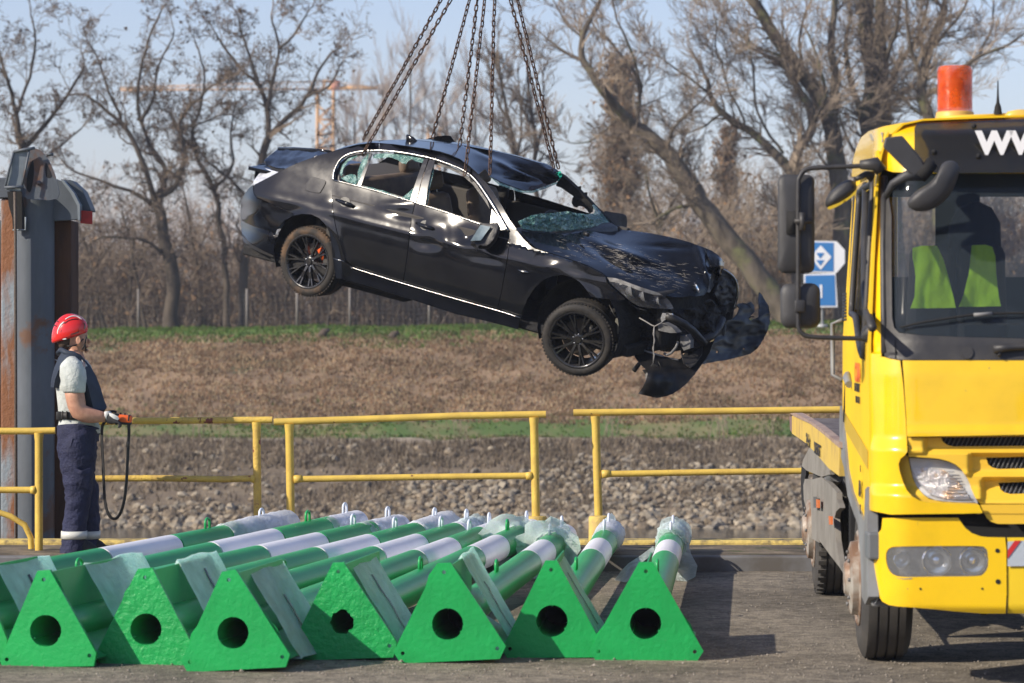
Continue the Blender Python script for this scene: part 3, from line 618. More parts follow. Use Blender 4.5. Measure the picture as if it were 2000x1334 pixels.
MB().tube([at(29, 375, YP-.24), at(30, 450, YP-.24), at(33, 1500, YP-.24)], .012, 8).go('wire_rope', M('rope_steel', (.07, .055, .045), .6, col2=(.12, .09, .07), scale=60), t)
MB().box(at(97, 780, YP+.01), (.028, .03, .075)).go('bracket', stl, t); MB().box(at(100, 1003, YP+.01), (.04, .03, .07)).go('bracket', M('bracket_rust', (.30, .15, .07), .8), t)
MB().tube([at(75, 357, YP-.33), at(75, 357, YP-.28)], .02, 10).go('axle_bolt', st1, t)

# waterway signs on the far bank
blue = M('sign_blue', (.035, .19, .48), .5); white = M('sign_white', (.78, .80, .82), .5); spm = M('sign_post', (.38, .39, .40), .6, metal=.3)
YS = 93.6
p = at(1606, 640, YS); p.z = bank_z(p.x, YS)
t = thing('waterway_sign', p, 'blue and white waterway sign boards on a grey post beyond the truck mirrors', 'sign')
MB().tube([p-Vector((0, 0, .3)), at(1606, 480, YS)], .045, 8).go('post', spm, t); MB().box(p+Vector((0, 0, .03)), (.3, .3, .12)).go('post_base', spm, t)
def flat(name, px, dY, mat, th=.02): return MB().prism([at(a, b, YS+dY) for a, b in px], (0, th, 0)).go(name, mat, t, smooth=False)
flat('upper_board', [(1572, 470), (1634, 471), (1650, 488), (1650, 514), (1634, 533), (1572, 532)], -.10, white, .04)
flat('blue_field', [(1574, 473), (1628, 474), (1628, 530), (1574, 529)], -.112, blue, .01)
flat('diamond', [(1603, 479), (1624, 502), (1603, 527), (1582, 502)], -.124, white, .01)
for y in (0, 14): flat('triangle', [(1594, 494+y), (1610, 494+y), (1602, 505+y)], -.136, blue, .01)
flat('lower_board', [(1570, 535), (1632, 533), (1636, 600), (1570, 601)], -.10, white, .04)
flat('blue_field', [(1573, 538), (1630, 537), (1632, 597), (1573, 597)], -.112, blue, .01)
flat('stroke', [(1601, 556), (1606, 556), (1606, 582), (1601, 582)], -.124, white, .01)
# a pale peg on the slope crest and a scrap by the path
# ------------------------------------------------------------------ green and white marker poles with triangular base plates
gpl = M('plate_green', (.012, .36, .085), .42, col2=(.010, .30, .070), scale=3, bump=1.0, bd=.0036, bscale=38, col3=(.10, .20, .06), scale3=55, lo3=.72, hi3=.74, spec=.45)
gpl_r = M('plate_green_pitted', (.012, .36, .085), .40, col2=(.010, .29, .068), scale=3, bump=1.0, bd=.010, bscale=30, spec=.5)
gpi = M('pipe_green', (.018, .36, .10), .36, col2=(.015, .30, .085), scale=2)
gfi = M('fin_green', (.018, .33, .10), .4, col2=(.015, .27, .08), scale=3, bump=.1)
wpi = M('pipe_white', (.78, .79, .84), .38, col2=(.70, .71, .76), scale=2)
lbl_ = M('loop_white', (.62, .68, .80), .35)
def wrapmat(name, tint, a, cr_=.05):
    m = M(name, tint, .28, bump=0, spec=.7); nt = m.node_tree; n = nt.nodes; l = nt.links; b = n['Principled BSDF']
    tc = n.new('ShaderNodeTexCoord'); v = n.new('ShaderNodeTexVoronoi'); v.inputs['Scale'].default_value = 70
    l.new(tc.outputs['Object'], v.inputs['Vector']); bp_ = n.new('ShaderNodeBump'); bp_.inputs['Strength'].default_value = .9; bp_.inputs['Distance'].default_value = .012; bp_.invert = True
    l.new(v.outputs['Distance'], bp_.inputs['Height']); l.new(bp_.outputs[0], b.inputs['Normal'])
    t = n.new('ShaderNodeTexNoise'); t.inputs['Scale'].default_value = 9; l.new(tc.outputs['Object'], t.inputs['Vector'])
    c2 = n.new('ShaderNodeTexNoise'); c2.inputs['Scale'].default_value = 13; c2.inputs['Detail'].default_value = 3; l.new(tc.outputs['Object'], c2.inputs['Vector']); b2 = n.new('ShaderNodeBump'); b2.inputs['Distance'].default_value = cr_; l.new(c2.outputs['Fac'], b2.inputs['Height']); l.new(bp_.outputs[0], b2.inputs['Normal']); l.new(b2.outputs[0], b.inputs['Normal'])
    r = n.new('ShaderNodeMapRange'); r.inputs['To Min'].default_value = a-.14; r.inputs['To Max'].default_value = a+.12; r.inputs['From Min'].default_value = .35; r.inputs['From Max'].default_value = .65
    l.new(t.outputs['Fac'], r.inputs['Value']); l.new(r.outputs[0], b.inputs['Alpha'])
    tl = n.new('ShaderNodeBsdfTranslucent'); tl.inputs['Color'].default_value = (*tint, 1)
    tr = n.new('ShaderNodeBsdfTransparent'); ms = n.new('ShaderNodeMixShader'); ms.inputs[0].default_value = .62; m3 = n.new('ShaderNodeMixShader'); out = [q for q in n if q.type == 'OUTPUT_MATERIAL'][0]
    b.inputs['Alpha'].default_value = 1
    for k_ in list(b.inputs['Alpha'].links): l.remove(k_)
    l.new(b.outputs[0], ms.inputs[1]); l.new(tl.outputs[0], ms.inputs[2]); l.new(r.outputs[0], m3.inputs[0]); l.new(tr.outputs[0], m3.inputs[1]); l.new(ms.outputs[0], m3.inputs[2]); l.new(m3.outputs[0], out.inputs['Surface'])
    return m
bub = wrapmat('bubble_wrap', (.84, .93, .92), .60); bubt = wrapmat('bubble_wrap_sheet', (.84, 1.0, .97), .90, .012); bubw = wrapmat('bubble_wrap_thick', (.93, .95, .98), .93, .02)
strapm = M('tape_black', (.02, .022, .03), .4)
POL = [ # near centre px, near Y, far centre px, outline of the plate (None: outside the picture), label
 ((-505, 1232), 15.9, (537, 1032), None, 'striped marker pole lying furthest left, its wrapped end beside the railing post'),
 ((-232, 1232), 15.9, (697, 1021), None, 'striped marker pole second from the left, ending just right of the left railing gap'),
 ((-92, 1230), 15.8, (779, 1029), [(-95, 1115), (-70, 1115), (0, 1215), (14, 1250), (6, 1285), (-180, 1290), (-196, 1268)], 'striped marker pole whose triangular green plate is cut by the left picture edge'),
 ((89, 1232), 15.65, (868, 1031), [(73, 1115), (97, 1113), (188, 1276), (183, 1301), (5, 1304), (-1, 1290)], 'striped marker pole with the leftmost whole green triangle plate'),
 ((285, 1229), 15.75, (927, 1034), [(269, 1111), (297, 1109), (384, 1277), (378, 1300), (197, 1301), (186, 1279)], 'striped marker pole with the second whole triangle plate, orange-peel paint'),
 ((455, 1236), 15.4, (968, 1041), [(433, 1117), (460, 1112), (566, 1279), (558, 1303), (366, 1313), (354, 1291)], 'striped marker pole with the nearest triangle plate, third whole one from the left'),
 ((667, 1215), 15.95, (1038, 1038), [(650, 1099), (671, 1098), (775, 1255), (768, 1284), (572, 1291), (562, 1277)], 'marker pole whose triangle plate has a ragged burnt centre hole'),
 ((874, 1219), 15.8, (1103, 1048), [(854, 1100), (880, 1099), (988, 1262), (976, 1287), (783, 1296), (768, 1274)], 'marker pole with clean round plate hole, third triangle from the right'),
 ((1078, 1213), 16.05, (1192, 1043), [(1065, 1095), (1088, 1095), (1172, 1252), (1168, 1284), (990, 1285), (980, 1268)], 'marker pole second from the right, ending beside the concrete railing foot'),
 ((1261, 1218), 15.95, (1316, 1047), [(1248, 1098), (1275, 1098), (1374, 1272), (1362, 1290), (1164, 1291), (1151, 1271)], 'rightmost marker pole, its far end in a loose fan of bubble wrap')]
YF = 22.55; GP = 'green and white marker poles lying on the quay'
poles = []
for k, (nc, Yn, fc, tri, lab) in enumerate(POL):
    N = at(*nc, Yn); F = at(*fc, YF); ax = (F-N).normalized(); LEN = (F-N).length
    rgt = ax.cross(Vector((0, 0, 1))).normalized(); up = rgt.cross(ax).normalized()
    t = thing('marker_pole', (N.x, N.y, 0), lab, 'marker pole', GP); poles.append((t, N, F, ax, rgt, up, LEN))
    kk = ax.x/ax.y*.9
    dep = lambda x, y, Yn=Yn, N=N, kk=kk: (Yn+kk*N.x)/(1+kk*(x-1000)/FPX)
    if tri is None: tri = [(nc[0]+a, nc[1]+b) for a, b in ((-16, -117), (10, -118), (102, 47), (94, 70), (-94, 72), (-104, 48))]
    rh = 23 if k == 6 else 30.5
    hole = [(nc[0]+rh*(1+(rng.uniform(-.13, .10) if k == 6 else rng.uniform(-.015, .015)))*math.cos(a)*1.0, nc[1]+rh*(1+(rng.uniform(-.13, .10) if k == 6 else 0))*math.sin(a)*1.02) for a in np.linspace(0, 2*math.pi, 33)[:-1]]
    ap = ((tri[0][0]+tri[1][0])/2, (tri[0][1]+tri[1][1])/2+18); bl = (tri[5][0]+14 if True else 0, tri[5][1]-5); br = (tri[2][0]-14, tri[2][1]-2)
    bl = ((tri[4][0]+tri[5][0])/2+11, (tri[4][1]+tri[5][1])/2-9); br = ((tri[2][0]+tri[3][0])/2-11, (tri[2][1]+tri[3][1])/2-8)
    hs = [hole]+[[(c[0]+4*math.cos(a), c[1]+4*math.sin(a)) for a in np.linspace(0, 6.283, 9)[:-1]] for c in (ap, bl, br)]
    bp_ = pan('base_plate', tri, dep, gpl_r if k in (4, 6) else gpl, t, res=26, holes=hs, thick=.022, smooth=False)
    bp_.modifiers['s'].offset = -1
    # pipe bands
    def pipe(s0, s1, mat, name='pipe_band', r=.084, n=32):
        a, b = N+ax*(LEN*s0+.012), N+ax*(LEN*s1); m = MB(); m.tube([a, a.lerp(b, .5), b], r, n, cap=False); o = m.go(name, mat, t, thick=.008, off=-1)
        return o
    js = rng.uniform(-.012, .012)
    pipe(0, .60+js, gpi); pipe(.601+js, .755+js, wpi); pipe(.756+js, .905+js, gpi); pipe(.906+js, 1., wpi)
    e0 = N+ax*LEN; m = MB(); m.tube([e0-ax*.006, e0+ax*.006], .083, 32); m.go('end_cap', wpi, t, sharp=40)
    m = MB(); m.tube([N+ax*(LEN*.09), N+ax*(LEN*.093)], .0765, 24); m.go('pipe_dark_disc', M('pipe_inside', (.012, .014, .012), .9) if k == 0 else bpy.data.materials['pipe_inside'], t)  # near-black disc just inside the pipe paints its dark interior
    # weld collars
    m = MB(); 
    for q in (.175, .181, .187): m.tube([N+ax*LEN*q, N+ax*(LEN*q+.012)], .0865, 32)
    w = m.go('weld_rings', gpi, t, sharp=40); w['kind'] = 'stuff'
    # three radial fins behind the plate
    fl = 1.02
    for ang, rad in ((90, .295), (-31, .285), (211, .285)):
        d = rgt*math.cos(R(ang))+up*math.sin(R(ang)); th = ax.cross(d).normalized()*.004
        P = [N+d*.075+ax*.012, N+d*rad+ax*.012, N+d*rad+ax*(fl*.97), N+d*.075+ax*fl]
        MB().prism([p-th for p in P], th*2).go('fin', gfi, t, smooth=False)
    # lifting loops
    for s_, mt_ in ((.335, gpi), (.83 if k in (0, 3, 6, 7) else .86, gpi if k in (0, 1, 6) else lbl_), (.965, lbl_)):
        c = N+ax*LEN*s_+up*.078; hw = .036; P = [c-ax*hw]+[c+up*.052-ax*hw*math.cos(a)+up*.030*math.sin(a) for a in np.linspace(0, math.pi, 9)]+[c+ax*hw]
        MB().tube(P, .0095, 8).go('lifting_loop', mt_, t)
# bubble wrap: sleeves on the far ends, tents over the fins
def sleeve(k, s0, s1, r0, r1, label, seed, mat=bub, flare=0., n=30):
    ns_ = .4 if mat is bubw else 1.
    t, N, F, ax, rgt, up, LEN = poles[k]; rings = []; m = 16
    for i in range(m):
        f = i/(m-1); s_ = (s0+(s1-s0)*f)*LEN; rr = r0+(r1-r0)*f+flare*max(0, .25-f)*4*.25
        ring = []
        for j in range(n):
            a = 2*math.pi*j/n; d = rgt*math.cos(a)+up*math.sin(a)
            q = 1+ns_*.16*fbm(math.cos(a)*2.2+seed, math.sin(a)*2.2, f*7)+ns_*.10*fbm(math.cos(a)*6, math.sin(a)*6+seed, f*14)
            ring.append(N+ax*s_+d*rr*q)
        rings.append(ring)
    o = MB().loft(rings, cap=False).go('bubble_wrap', mat, origin=N+ax*LEN*s0, thick=.003)
    tag(o, label, 'bubble wrap', 'bubble wrap around the marker poles'); return o
sleeve(0, .935, 1.03, .112, .120, 'thick bubble wrap sleeve on the far end of the leftmost marker pole', 1, bubw)
sleeve(0, .865, .945, .100, .118, 'bubble wrap collar bunched just before the end sleeve of the leftmost pole', 2, bubw)
sleeve(1, .90, 1.0, .092, .090, 'tight bubble wrap on the far end of the second pole from the left', 3, bubw)
sleeve(2, .88, .99, .092, .094, 'bubble wrap on the pole end below the two first white loops', 4, bubw)
sleeve(3, .90, 1.01, .10, .12, 'crumpled bubble wrap behind the tall pale loop mid row', 5, bubw)
sleeve(4, .93, 1.02, .095, .10, 'bubble wrap on the pole end left of the railing foot', 6, bub)
sleeve(6, .84, .94, .125, .095, 'greenish bubble wrap collar left of the round wrapped collar', 8, bub, .3)
sleeve(7, .80, .90, .125, .100, 'round flared bubble wrap collar in front of two bare silver pole ends', 9, bub, .4)
sleeve(8, .86, 1.0, .094, .11, 'bubble wrap on the pole end against the concrete foot of the right railing', 10, bubw)
sleeve(9, .83, 1.04, .100, .125, 'bubble wrap hood over the far end of the rightmost pole', 11, bub)
def flap(pts, label, ctrl=None, mat=bub, seed=0.):
    c = rbf([p for p in pts]); o = pan('loose_wrap', [(p[0], p[1]) for p in pts], lambda x, y: c(x, y)+.03*fbm(x*.05, y*.05, seed)+.012*fbm(x*.15, y*.15, seed), mat, None, res=5, thick=.002)
    tag(o, label, 'bubble wrap', 'bubble wrap around the marker poles'); return o
Z6 = Zf(940, 980, 3.767)
z = lambda L_: [(*Z6((a, b))[0], d) for a, b, d in L_]
flap(z([(1265, 325, 21.6), (1180, 390, 21.4), (1080, 455, 21.1), (1020, 520, 21.0), (980, 575, 20.9), (1060, 590, 20.7), (1120, 560, 20.7), (1150, 470, 20.9), (1240, 400, 21.2), (1275, 360, 21.4)]), 'loose bubble wrap tail spread on the ground left of the rightmost pole', seed=3)
flap(z([(1380, 145, 22.6), (1430, 130, 22.5), (1480, 180, 22.3), (1520, 300, 22.0), (1545, 385, 21.7), (1590, 470, 21.3), (1575, 550, 21.1), (1510, 585, 21.0), (1430, 575, 21.0), (1445, 480, 21.3), (1465, 400, 21.5), (1420, 300, 22.0), (1380, 230, 22.4)]), 'loose bubble wrap hanging down right of the rightmost pole', seed=8)
flap(z([(870, 160, 22.4), (960, 82, 22.5), (985, 110, 22.5), (1010, 200, 22.5), (1035, 250, 22.4), (1000, 300, 22.3), (940, 240, 22.3), (840, 230, 22.2)]), 'pointed bubble wrap corner standing up at the concrete railing foot', seed=5)
def tent(k, s0, s1, top, right, left, label, seed, mat=bubt):
    t, N, F, ax, rgt, up, LEN = poles[k]; rings = []; m = 12
    tip = [(90, top), (-31, right), (211, left)]
    for i in range(m):
        f = i/(m-1); s_ = s0+(s1-s0)*f; ring = []
        pts = [(rgt*math.cos(R(a))+up*math.sin(R(a)))*(r_*(1+.02*math.sin(f*9+seed))) for a, r_ in tip]
        for e in range(3):
            a, b = pts[e], pts[(e+1) % 3]
            for j in range(12):
                g = j/12; q = a.lerp(b, g); sag = .96-.05*math.sin(math.pi*g)*(.5+.5*fbm(f*2+seed, e+g*2))
                ring.append(N+ax*(s_+.02*fbm(g*3, e+seed, 1))+q*(sag+.035*fbm(g*2.5+e, f*2, seed)+.012*fbm(g*9+e, f*6, seed)))
        rings.append([p if p.z > .012 else Vector((p.x, p.y, .012)) for p in ring])
    o = MB().loft(rings, cap=False).go('bubble_wrap', mat, origin=N+ax*s0, thick=.003); tag(o, label, 'bubble wrap', 'bubble wrap around the marker poles')
    # black tape round the wrap
    f0 = .45; rr = rings[int(m*f0)]; rb = rings[int(m*f0)+1]; nrm = [((p-(N+ax*((p-N).dot(ax)))).normalized())*.008 for p in rr]
    lo = [p+n_ for p, n_ in zip(rr, nrm)]; hi = [p.lerp(q, .38)+n_ for p, q, n_ in zip(rr, rb, nrm)]
    a0 = 4 if k % 2 else 2; a1 = a0+9; idx = [j % 36 for j in range(a0, a1)]
    v = [lo[j] for j in idx]+[hi[j] for j in idx]; nn = len(idx)
    build('tape_strip', v, [(i, i+1, nn+i+1, nn+i) for i in range(nn-1)], strapm, o, thick=.002)
tent(2, .50, 1.15, .30, .30, .30, 'bubble wrap over the fins of the pole cut by the left edge', 1)
tent(3, .50, 1.30, .31, .35, .30, 'bubble wrap tent between the first and second whole triangle plates', 2)
tent(4, .48, 1.12, .33, .34, .30, 'bubble wrap arched between the second and third whole triangle plates', 3)
tent(5, .34, 1.02, .29, .33, .30, 'wide smooth bubble wrap sheet right of the nearest triangle plate', 4)
tent(6, .28, .90, .28, .33, .30, 'bubble wrap with a black tape strip right of the ragged-hole plate', 5)
tent(7, .58, 1.12, .33, .34, .30, 'bubble wrap arch right of the third triangle plate from the right', 6)
tent(8, .35, 1.0, .28, .30, .30, 'bubble wrap sheet between the last two triangle plates', 7)
# ------------------------------------------------------------------ the wrecked black saloon hanging from the chains
def rmat(yaw, pitch, roll): return (Matrix.Rotation(R(yaw), 3, 'Z') @ Matrix.Rotation(R(pitch), 3, 'Y') @ Matrix.Rotation(R(roll), 3, 'X'))
CR = rmat(-33.2, 12.7, 6.5); CT = Vector((-1.42, 28.8, 2.16)); CM = Matrix.Translation(CT) @ CR.to_4x4()
CRi = CR.transposed()
def cw(x, y, z): return CM @ Vector((x, y, z))
def halfw(x, z):
    h = .9-(.06-.034*min(1, max(0, (x-2.1)/.35)))*max(0, (z-.6)/.3)**2 if z < .9 else .84-(z-.9)*.40-.30*max(0, z-1.02)**2
    h -= .03*max(0, (.45-z)/.25)**2
    h += .007*math.exp(-((z-.79)/.03)**2)
    if x > 2.9: h -= .22*(x-2.9)**2
    if x < -.4: h -= .22*(x+.4)**2
    for xc in (.04, 2.90):
        r_ = math.hypot(x-xc, z-.32)
        h += .016*math.exp(-((r_-.40)/.05)**2)
    return h
def ray_car(px, py): return CRi @ Vector(((px-1000)/FPX, 1, -(py-HY)/FPX)), CRi @ (Vector((0, 0, CZ))-CT)
def dy_(px, py, y):                      # depth where the view ray meets car-local plane y
    d, o = ray_car(px, py); return (y-o.y)/d.y
def dx_(px, py, x):
    d, o = ray_car(px, py); return (x-o.x)/d.x
def side(px, py):
    d, o = ray_car(px, py); yy = -.88
    for _ in range(7):
        k = (yy-o.y)/d.y; q = o+d*k; yy = -halfw(q.x, q.z)
    return k
def dent(spots, wav=0.):
    def f(px, py):
        k = side(px, py)
        for (x, y, rx, ry, a) in spots: k += .42*a*math.exp(-((px-x)/rx)**2-((py-y)/ry)**2)
        return k+wav*.12*fbm(px*.016, py*.016, 2.)
    return f
def paint(name, dust, scr=0.):
    m = M(name, (.0065, .0075, .0105), .10, coat=.0, spec=.46)
    nt = m.node_tree; n = nt.nodes; l = nt.links; b = n['Principled BSDF']
    tc = n.new('ShaderNodeTexCoord'); mp = n.new('ShaderNodeMapping'); mp.inputs['Rotation'].default_value = (0, R(-14), R(33))
    l.new(tc.outputs['Object'], mp.inputs['Vector'])
    t = n.new('ShaderNodeTexNoise'); t.inputs['Scale'].default_value = 2.2; t.inputs['Detail'].default_value = 9; t.inputs['Roughness'].default_value = .65; l.new(mp.outputs[0], t.inputs['Vector'])
    r = n.new('ShaderNodeMapRange'); r.inputs['From Min'].default_value = .40; r.inputs['From Max'].default_value = .75; r.inputs['To Min'].default_value = .0; r.inputs['To Max'].default_value = dust
    l.new(t.outputs['Fac'], r.inputs['Value'])
    mx = n.new('ShaderNodeMix'); mx.data_type = 'RGBA'; mx.inputs[6].default_value = (.0035, .0042, .0065, 1); mx.inputs[7].default_value = (.055, .056, .058, 1); l.new(r.outputs[0], mx.inputs[0])
    out = mx.outputs[2]
    # water marks and scratches, drawn out along the body
    mp2 = n.new('ShaderNodeMapping'); mp2.inputs['Scale'].default_value = (1.6, 22, 30); l.new(mp.outputs[0], mp2.inputs['Vector'])
    t2 = n.new('ShaderNodeTexNoise'); t2.inputs['Scale'].default_value = 2.6; t2.inputs['Detail'].default_value = 5; l.new(mp2.outputs[0], t2.inputs['Vector'])
    t3 = n.new('ShaderNodeTexNoise'); t3.inputs['Scale'].default_value = 2.4; l.new(mp.outputs[0], t3.inputs['Vector'])
    md = n.new('ShaderNodeMath'); md.operation = 'MULTIPLY'; l.new(t2.outputs['Fac'], md.inputs[0]); l.new(t3.outputs['Fac'], md.inputs[1])
    r2 = n.new('ShaderNodeMapRange'); r2.inputs['From Min'].default_value = .375-.05*scr; r2.inputs['From Max'].default_value = .41-.05*scr; l.new(md.outputs[0], r2.inputs['Value'])
    mx2 = n.new('ShaderNodeMix'); mx2.data_type = 'RGBA'; mx2.inputs[7].default_value = (.30, .25, .19, 1); l.new(out, mx2.inputs[6])
    mm = n.new('ShaderNodeMath'); mm.operation = 'MULTIPLY'; mm.inputs[1].default_value = .0; l.new(r2.outputs[0], mm.inputs[0]); l.new(mm.outputs[0], mx2.inputs[0])
    l.new(mx2.outputs[2], b.inputs['Base Color'])
    r3 = n.new('ShaderNodeMapRange'); r3.inputs['To Min'].default_value = .095; r3.inputs['To Max'].default_value = .6; l.new(r.outputs[0], r3.inputs['Value']); l.new(r3.outputs[0], b.inputs['Roughness'])
    return m
pb = paint('black_paint', .12); pbs = paint('black_paint_scratched', .10, .15); pbr = paint('black_paint_roof', .05, .1)
for m_ in (pbs, pbr): m_.node_tree.nodes['Principled BSDF'].inputs['Specular IOR Level'].default_value = .16
skb = M('bumper_black', (.007, .0075, .009), .32, col2=(.016, .015, .0145), scale=7, spec=.25)
blk = M('black_plastic', (.012, .012, .014), .45, col2=(.03, .028, .026), scale=6, bump=.3); blk2 = M('underbody_black', (.008, .008, .009), .8, col2=(.02, .018, .016), scale=8, bump=.8)
chrome = M('window_chrome', (.36, .36, .355), .26, metal=1., col2=(.24, .235, .23), scale=9); tyre = M('tyre_rubber', (.016, .015, .014), .75, col2=(.035, .030, .025), scale=12, bump=.2)
tyred = M('tyre_dirty', (.022, .019, .016), .8, col2=(.11, .065, .035), scale=5, lo=.50, hi=.66); rim_m = M('rim_black', (.012, .012, .014), .25, coat=.4, col2=(.025, .024, .023), scale=6)
disc_m = M('brake_disc', (.10, .085, .075), .4, metal=.7); orange = M('brake_orange', (.62, .10, .02), .5); headliner = M('headliner', (.06, .055, .05), .9); seat_m = M('beige_leather', (.22, .165, .115), .65, col2=(.15, .11, .08), scale=5)
glassg = M('broken_glass', (.08, .22, .20), .18, col2=(.42, .62, .58), scale=18, lo=.48, hi=.66, bump=1., bd=.02, bscale=40, alpha=.62, spec=.8)
clr = M('lamp_glass', (.75, .78, .80), .06, alpha=.35, spec=.8); silver = M('lamp_silver', (.55, .56, .58), .25, metal=.8, bump=.3, bscale=20); dgrey = M('part_grey', (.16, .16, .165), .5, col2=(.09, .09, .09), scale=12); cable = M('cable_grey', (.22, .21, .20), .6)
rearl = M('tail_lamp', (.72, .74, .78), .15, col2=(.45, .47, .52), scale=14, bump=.6, coat=.6); mirg = M('mirror_glass', (.42, .50, .46), .08, metal=.6, col2=(.30, .36, .34), scale=14)
car = thing('wrecked_car', CT, 'wrecked black saloon with smashed nose and windows hanging from rusty chains', 'car')
def mirrorpan(o, name):
    """the same panel on the far flank"""
    og = WL[o.name]; me = o.data; V = []
    for v in me.vertices:
        q = CRi @ ((og+v.co)-CT); V.append(cw(q.x, -q.y, q.z))
    return build(name, V, [tuple(reversed(p.vertices)) for p in me.polygons], list(me.materials), car, thick=.004, off=-1.)
# --- flank panels
arch_r = Z1((315, 862), (317, 800), (320, 740), (340, 685), (385, 635), (440, 605), (500, 592), (560, 596), (610, 618), (650, 660), (676, 710), (690, 780), (700, 878))
quarter = Z1((345, 322), (420, 284), (500, 250), (600, 215), (700, 184), (790, 158), (860, 140), (960, 128), (1000, 130), (1000, 178), (920, 184), (860, 195), (800, 212), (755, 242), (722, 295), (708, 370), (693, 445), (697, 540), (706, 620), (722, 700), (748, 780), (770, 860), (790, 900), (700, 880))+arch_r[::-1][1:9]+Z1((330, 540), (270, 512), (210, 488), (190, 462), (183, 432), (190, 402))
quarter_o = pan('quarter_panel', quarter, dent([(570, 415, 22, 14, .03), (640, 395, 16, 14, -.02)], .012), pb, car, res=4.5, sharp=60)
mirrorpan(quarter_o, 'quarter_panel')
rdoor = Z1((690, 447), (706, 374), (860, 412), (1000, 449), (1150, 494), (1232, 521), (1222, 570), (1211, 610), (1200, 700), (1188, 820), (1168, 960), (1156, 1036), (1080, 1012), (1000, 987), (900, 955), (830, 928), (792, 898), (774, 860), (752, 780), (727, 700), (710, 620), (699, 540))
dr = pan('rear_door', rdoor, dent([(795, 418, 30, 10, .035), (770, 400, 30, 8, -.02), (680, 410, 20, 9, -.015)], .012), pb, car, res=4, sharp=60); mirrorpan(dr, 'rear_door')
fdoor = Z1((1238, 523), (1400, 572), (1600, 640), (1722, 682), (1843, 708), (1846, 800), (1825, 940), (1800, 1080), (1772, 1206), (1600, 1160), (1400, 1104), (1250, 1062), (1161, 1037), (1173, 960), (1193, 820), (1205, 700), (1216, 610), (1227, 570))
dents_f = [(812, 440, 16, 26, .03), (850, 440, 30, 20, -.035), (835, 475, 22, 12, .045), (868, 468, 12, 26, -.02), (912, 462, 16, 14, .06), (930, 480, 20, 10, -.03), (955, 500, 40, 12, .015)]
df = pan('front_door', fdoor, dent(dents_f, .014), pb, car, res=3.4, sharp=60); mirrorpan(df, 'front_door')
arch_f = Z2((262, 1300), (268, 1225), (300, 1145), (350, 1070), (410, 1018), (470, 996), (530, 990), (590, 1005), (640, 1035), (680, 1080), (712, 1128))
fender = Z2((185, 706), (232, 702), (270, 750), (312, 795), (350, 820), (420, 842), (500, 868), (600, 900), (700, 937), (790, 985), (808, 1005), (815, 1040), (860, 1082), (935, 1148), (900, 1157), (800, 1145), (735, 1135))+arch_f[::-1]+Z2((258, 1268), (112, 1204), (145, 1040), (170, 900), (183, 800))
ff = pan('front_fender', fender, dent([(1075, 520, 26, 12, -.05), (1160, 545, 20, 20, .03), (1010, 500, 20, 30, -.01)], .012), pb, car, res=3.6, sharp=60)
fender_far = pan('front_fender', [(x-14, y-20) for x, y in fender[:17]]+[(x-14, y-20) for x, y in arch_f[::-1]]+Z2((212, 1208), (66, 1144), (99, 980), (130, 840)), lambda x, y: side(x+14, y+20)+1.6, pb, car, res=9)
# rocker with its bright strip
rocker = Z1((700, 884), (780, 905), (830, 938), (900, 962), (1000, 994), (1156, 1044), (1400, 1112), (1600, 1168), (1772, 1214), (1920, 1270), (1905, 1340))+Z3((195, 775), (110, 752), (0, 722))+Z1((1500, 1245), (1300, 1180), (1100, 1115), (950, 1068), (840, 1037), (720, 1008))
rk = pan('rocker_panel', rocker, lambda x, y: side(x, y)-.008, pb, car, res=5, sharp=60); mirrorpan(rk, 'rocker_panel')
m = MB(); m.tube([at(x, y, side(x, y)-.03) for x, y in cr(Z1((812, 938), (900, 966), (1100, 1028), (1400, 1117), (1600, 1174), (1780, 1224), (1920, 1269)), 3, False)], .0052, 6); m.go('sill_strip', chrome, car)
m = MB(); m.tube([at(x, y, side(x, y)-.012) for x, y in Z1((702, 882), (775, 903))], .006, 6); m.go('sill_strip', chrome, car)
# cant rail, A pillar and B pillar
cant = Z1((1004, 130), (1100, 138), (1200, 152), (1300, 166), (1400, 186), (1470, 208), (1530, 236), (1590, 280), (1650, 335), (1700, 390), (1745, 455), (1800, 540), (1850, 630), (1895, 690), (1890, 712), (1846, 706), (1790, 600), (1725, 495), (1645, 378), (1560, 308), (1450, 262), (1330, 224), (1150, 190), (1004, 178))
pan('roof_rail', cant, lambda x, y: side(x, y), pb, car, res=4, sharp=60)
far = []
for x, y in Z1((960, 128), (1100, 138), (1300, 166), (1470, 208), (1590, 280), (1700, 390), (1800, 540), (1895, 690)):
    q = CRi @ (at(x, y, side(x, y))-CT); far.append(cw(q.x, -q.y, q.z))
molding = cr(Z1((704, 372), (706, 330), (722, 284), (752, 236), (800, 206), (870, 188), (1000, 180), (1150, 193), (1330, 228), (1450, 266), (1560, 314), (1640, 384), (1722, 502), (1785, 605), (1842, 706)), 4, False)
P = [at(x, y, side(x, y)-.01) for x, y in molding]
MB().tube(P, [.009]*20+[.011]*(len(P)-38)+[.015]*18, 8).go('window_molding', chrome, car)
low = cr(Z1((704, 372), (860, 410), (1000, 447), (1150, 492), (1240, 520), (1400, 570), (1600, 638), (1722, 680)), 3, False)
MB().tube([at(x, y, side(x, y)-.014) for x, y in low], .0062, 8).go('belt_molding', chrome, car)
satin = M('pillar_gloss', (.03, .03, .033), .16, metal=.2, col2=(.13, .13, .13), scale=4)
pan('door_pillar', Z1((1203, 505), (1225, 430), (1262, 320), (1292, 236), (1322, 232), (1300, 300), (1270, 400), (1240, 518)), lambda x, y: side(x, y)-.004, satin, car, res=5)
pan('door_pillar', Z1((1246, 518), (1275, 400), (1305, 300), (1330, 234), (1366, 248), (1340, 320), (1318, 420), (1302, 535)), lambda x, y: side(x, y)-.004, satin, car, res=5)
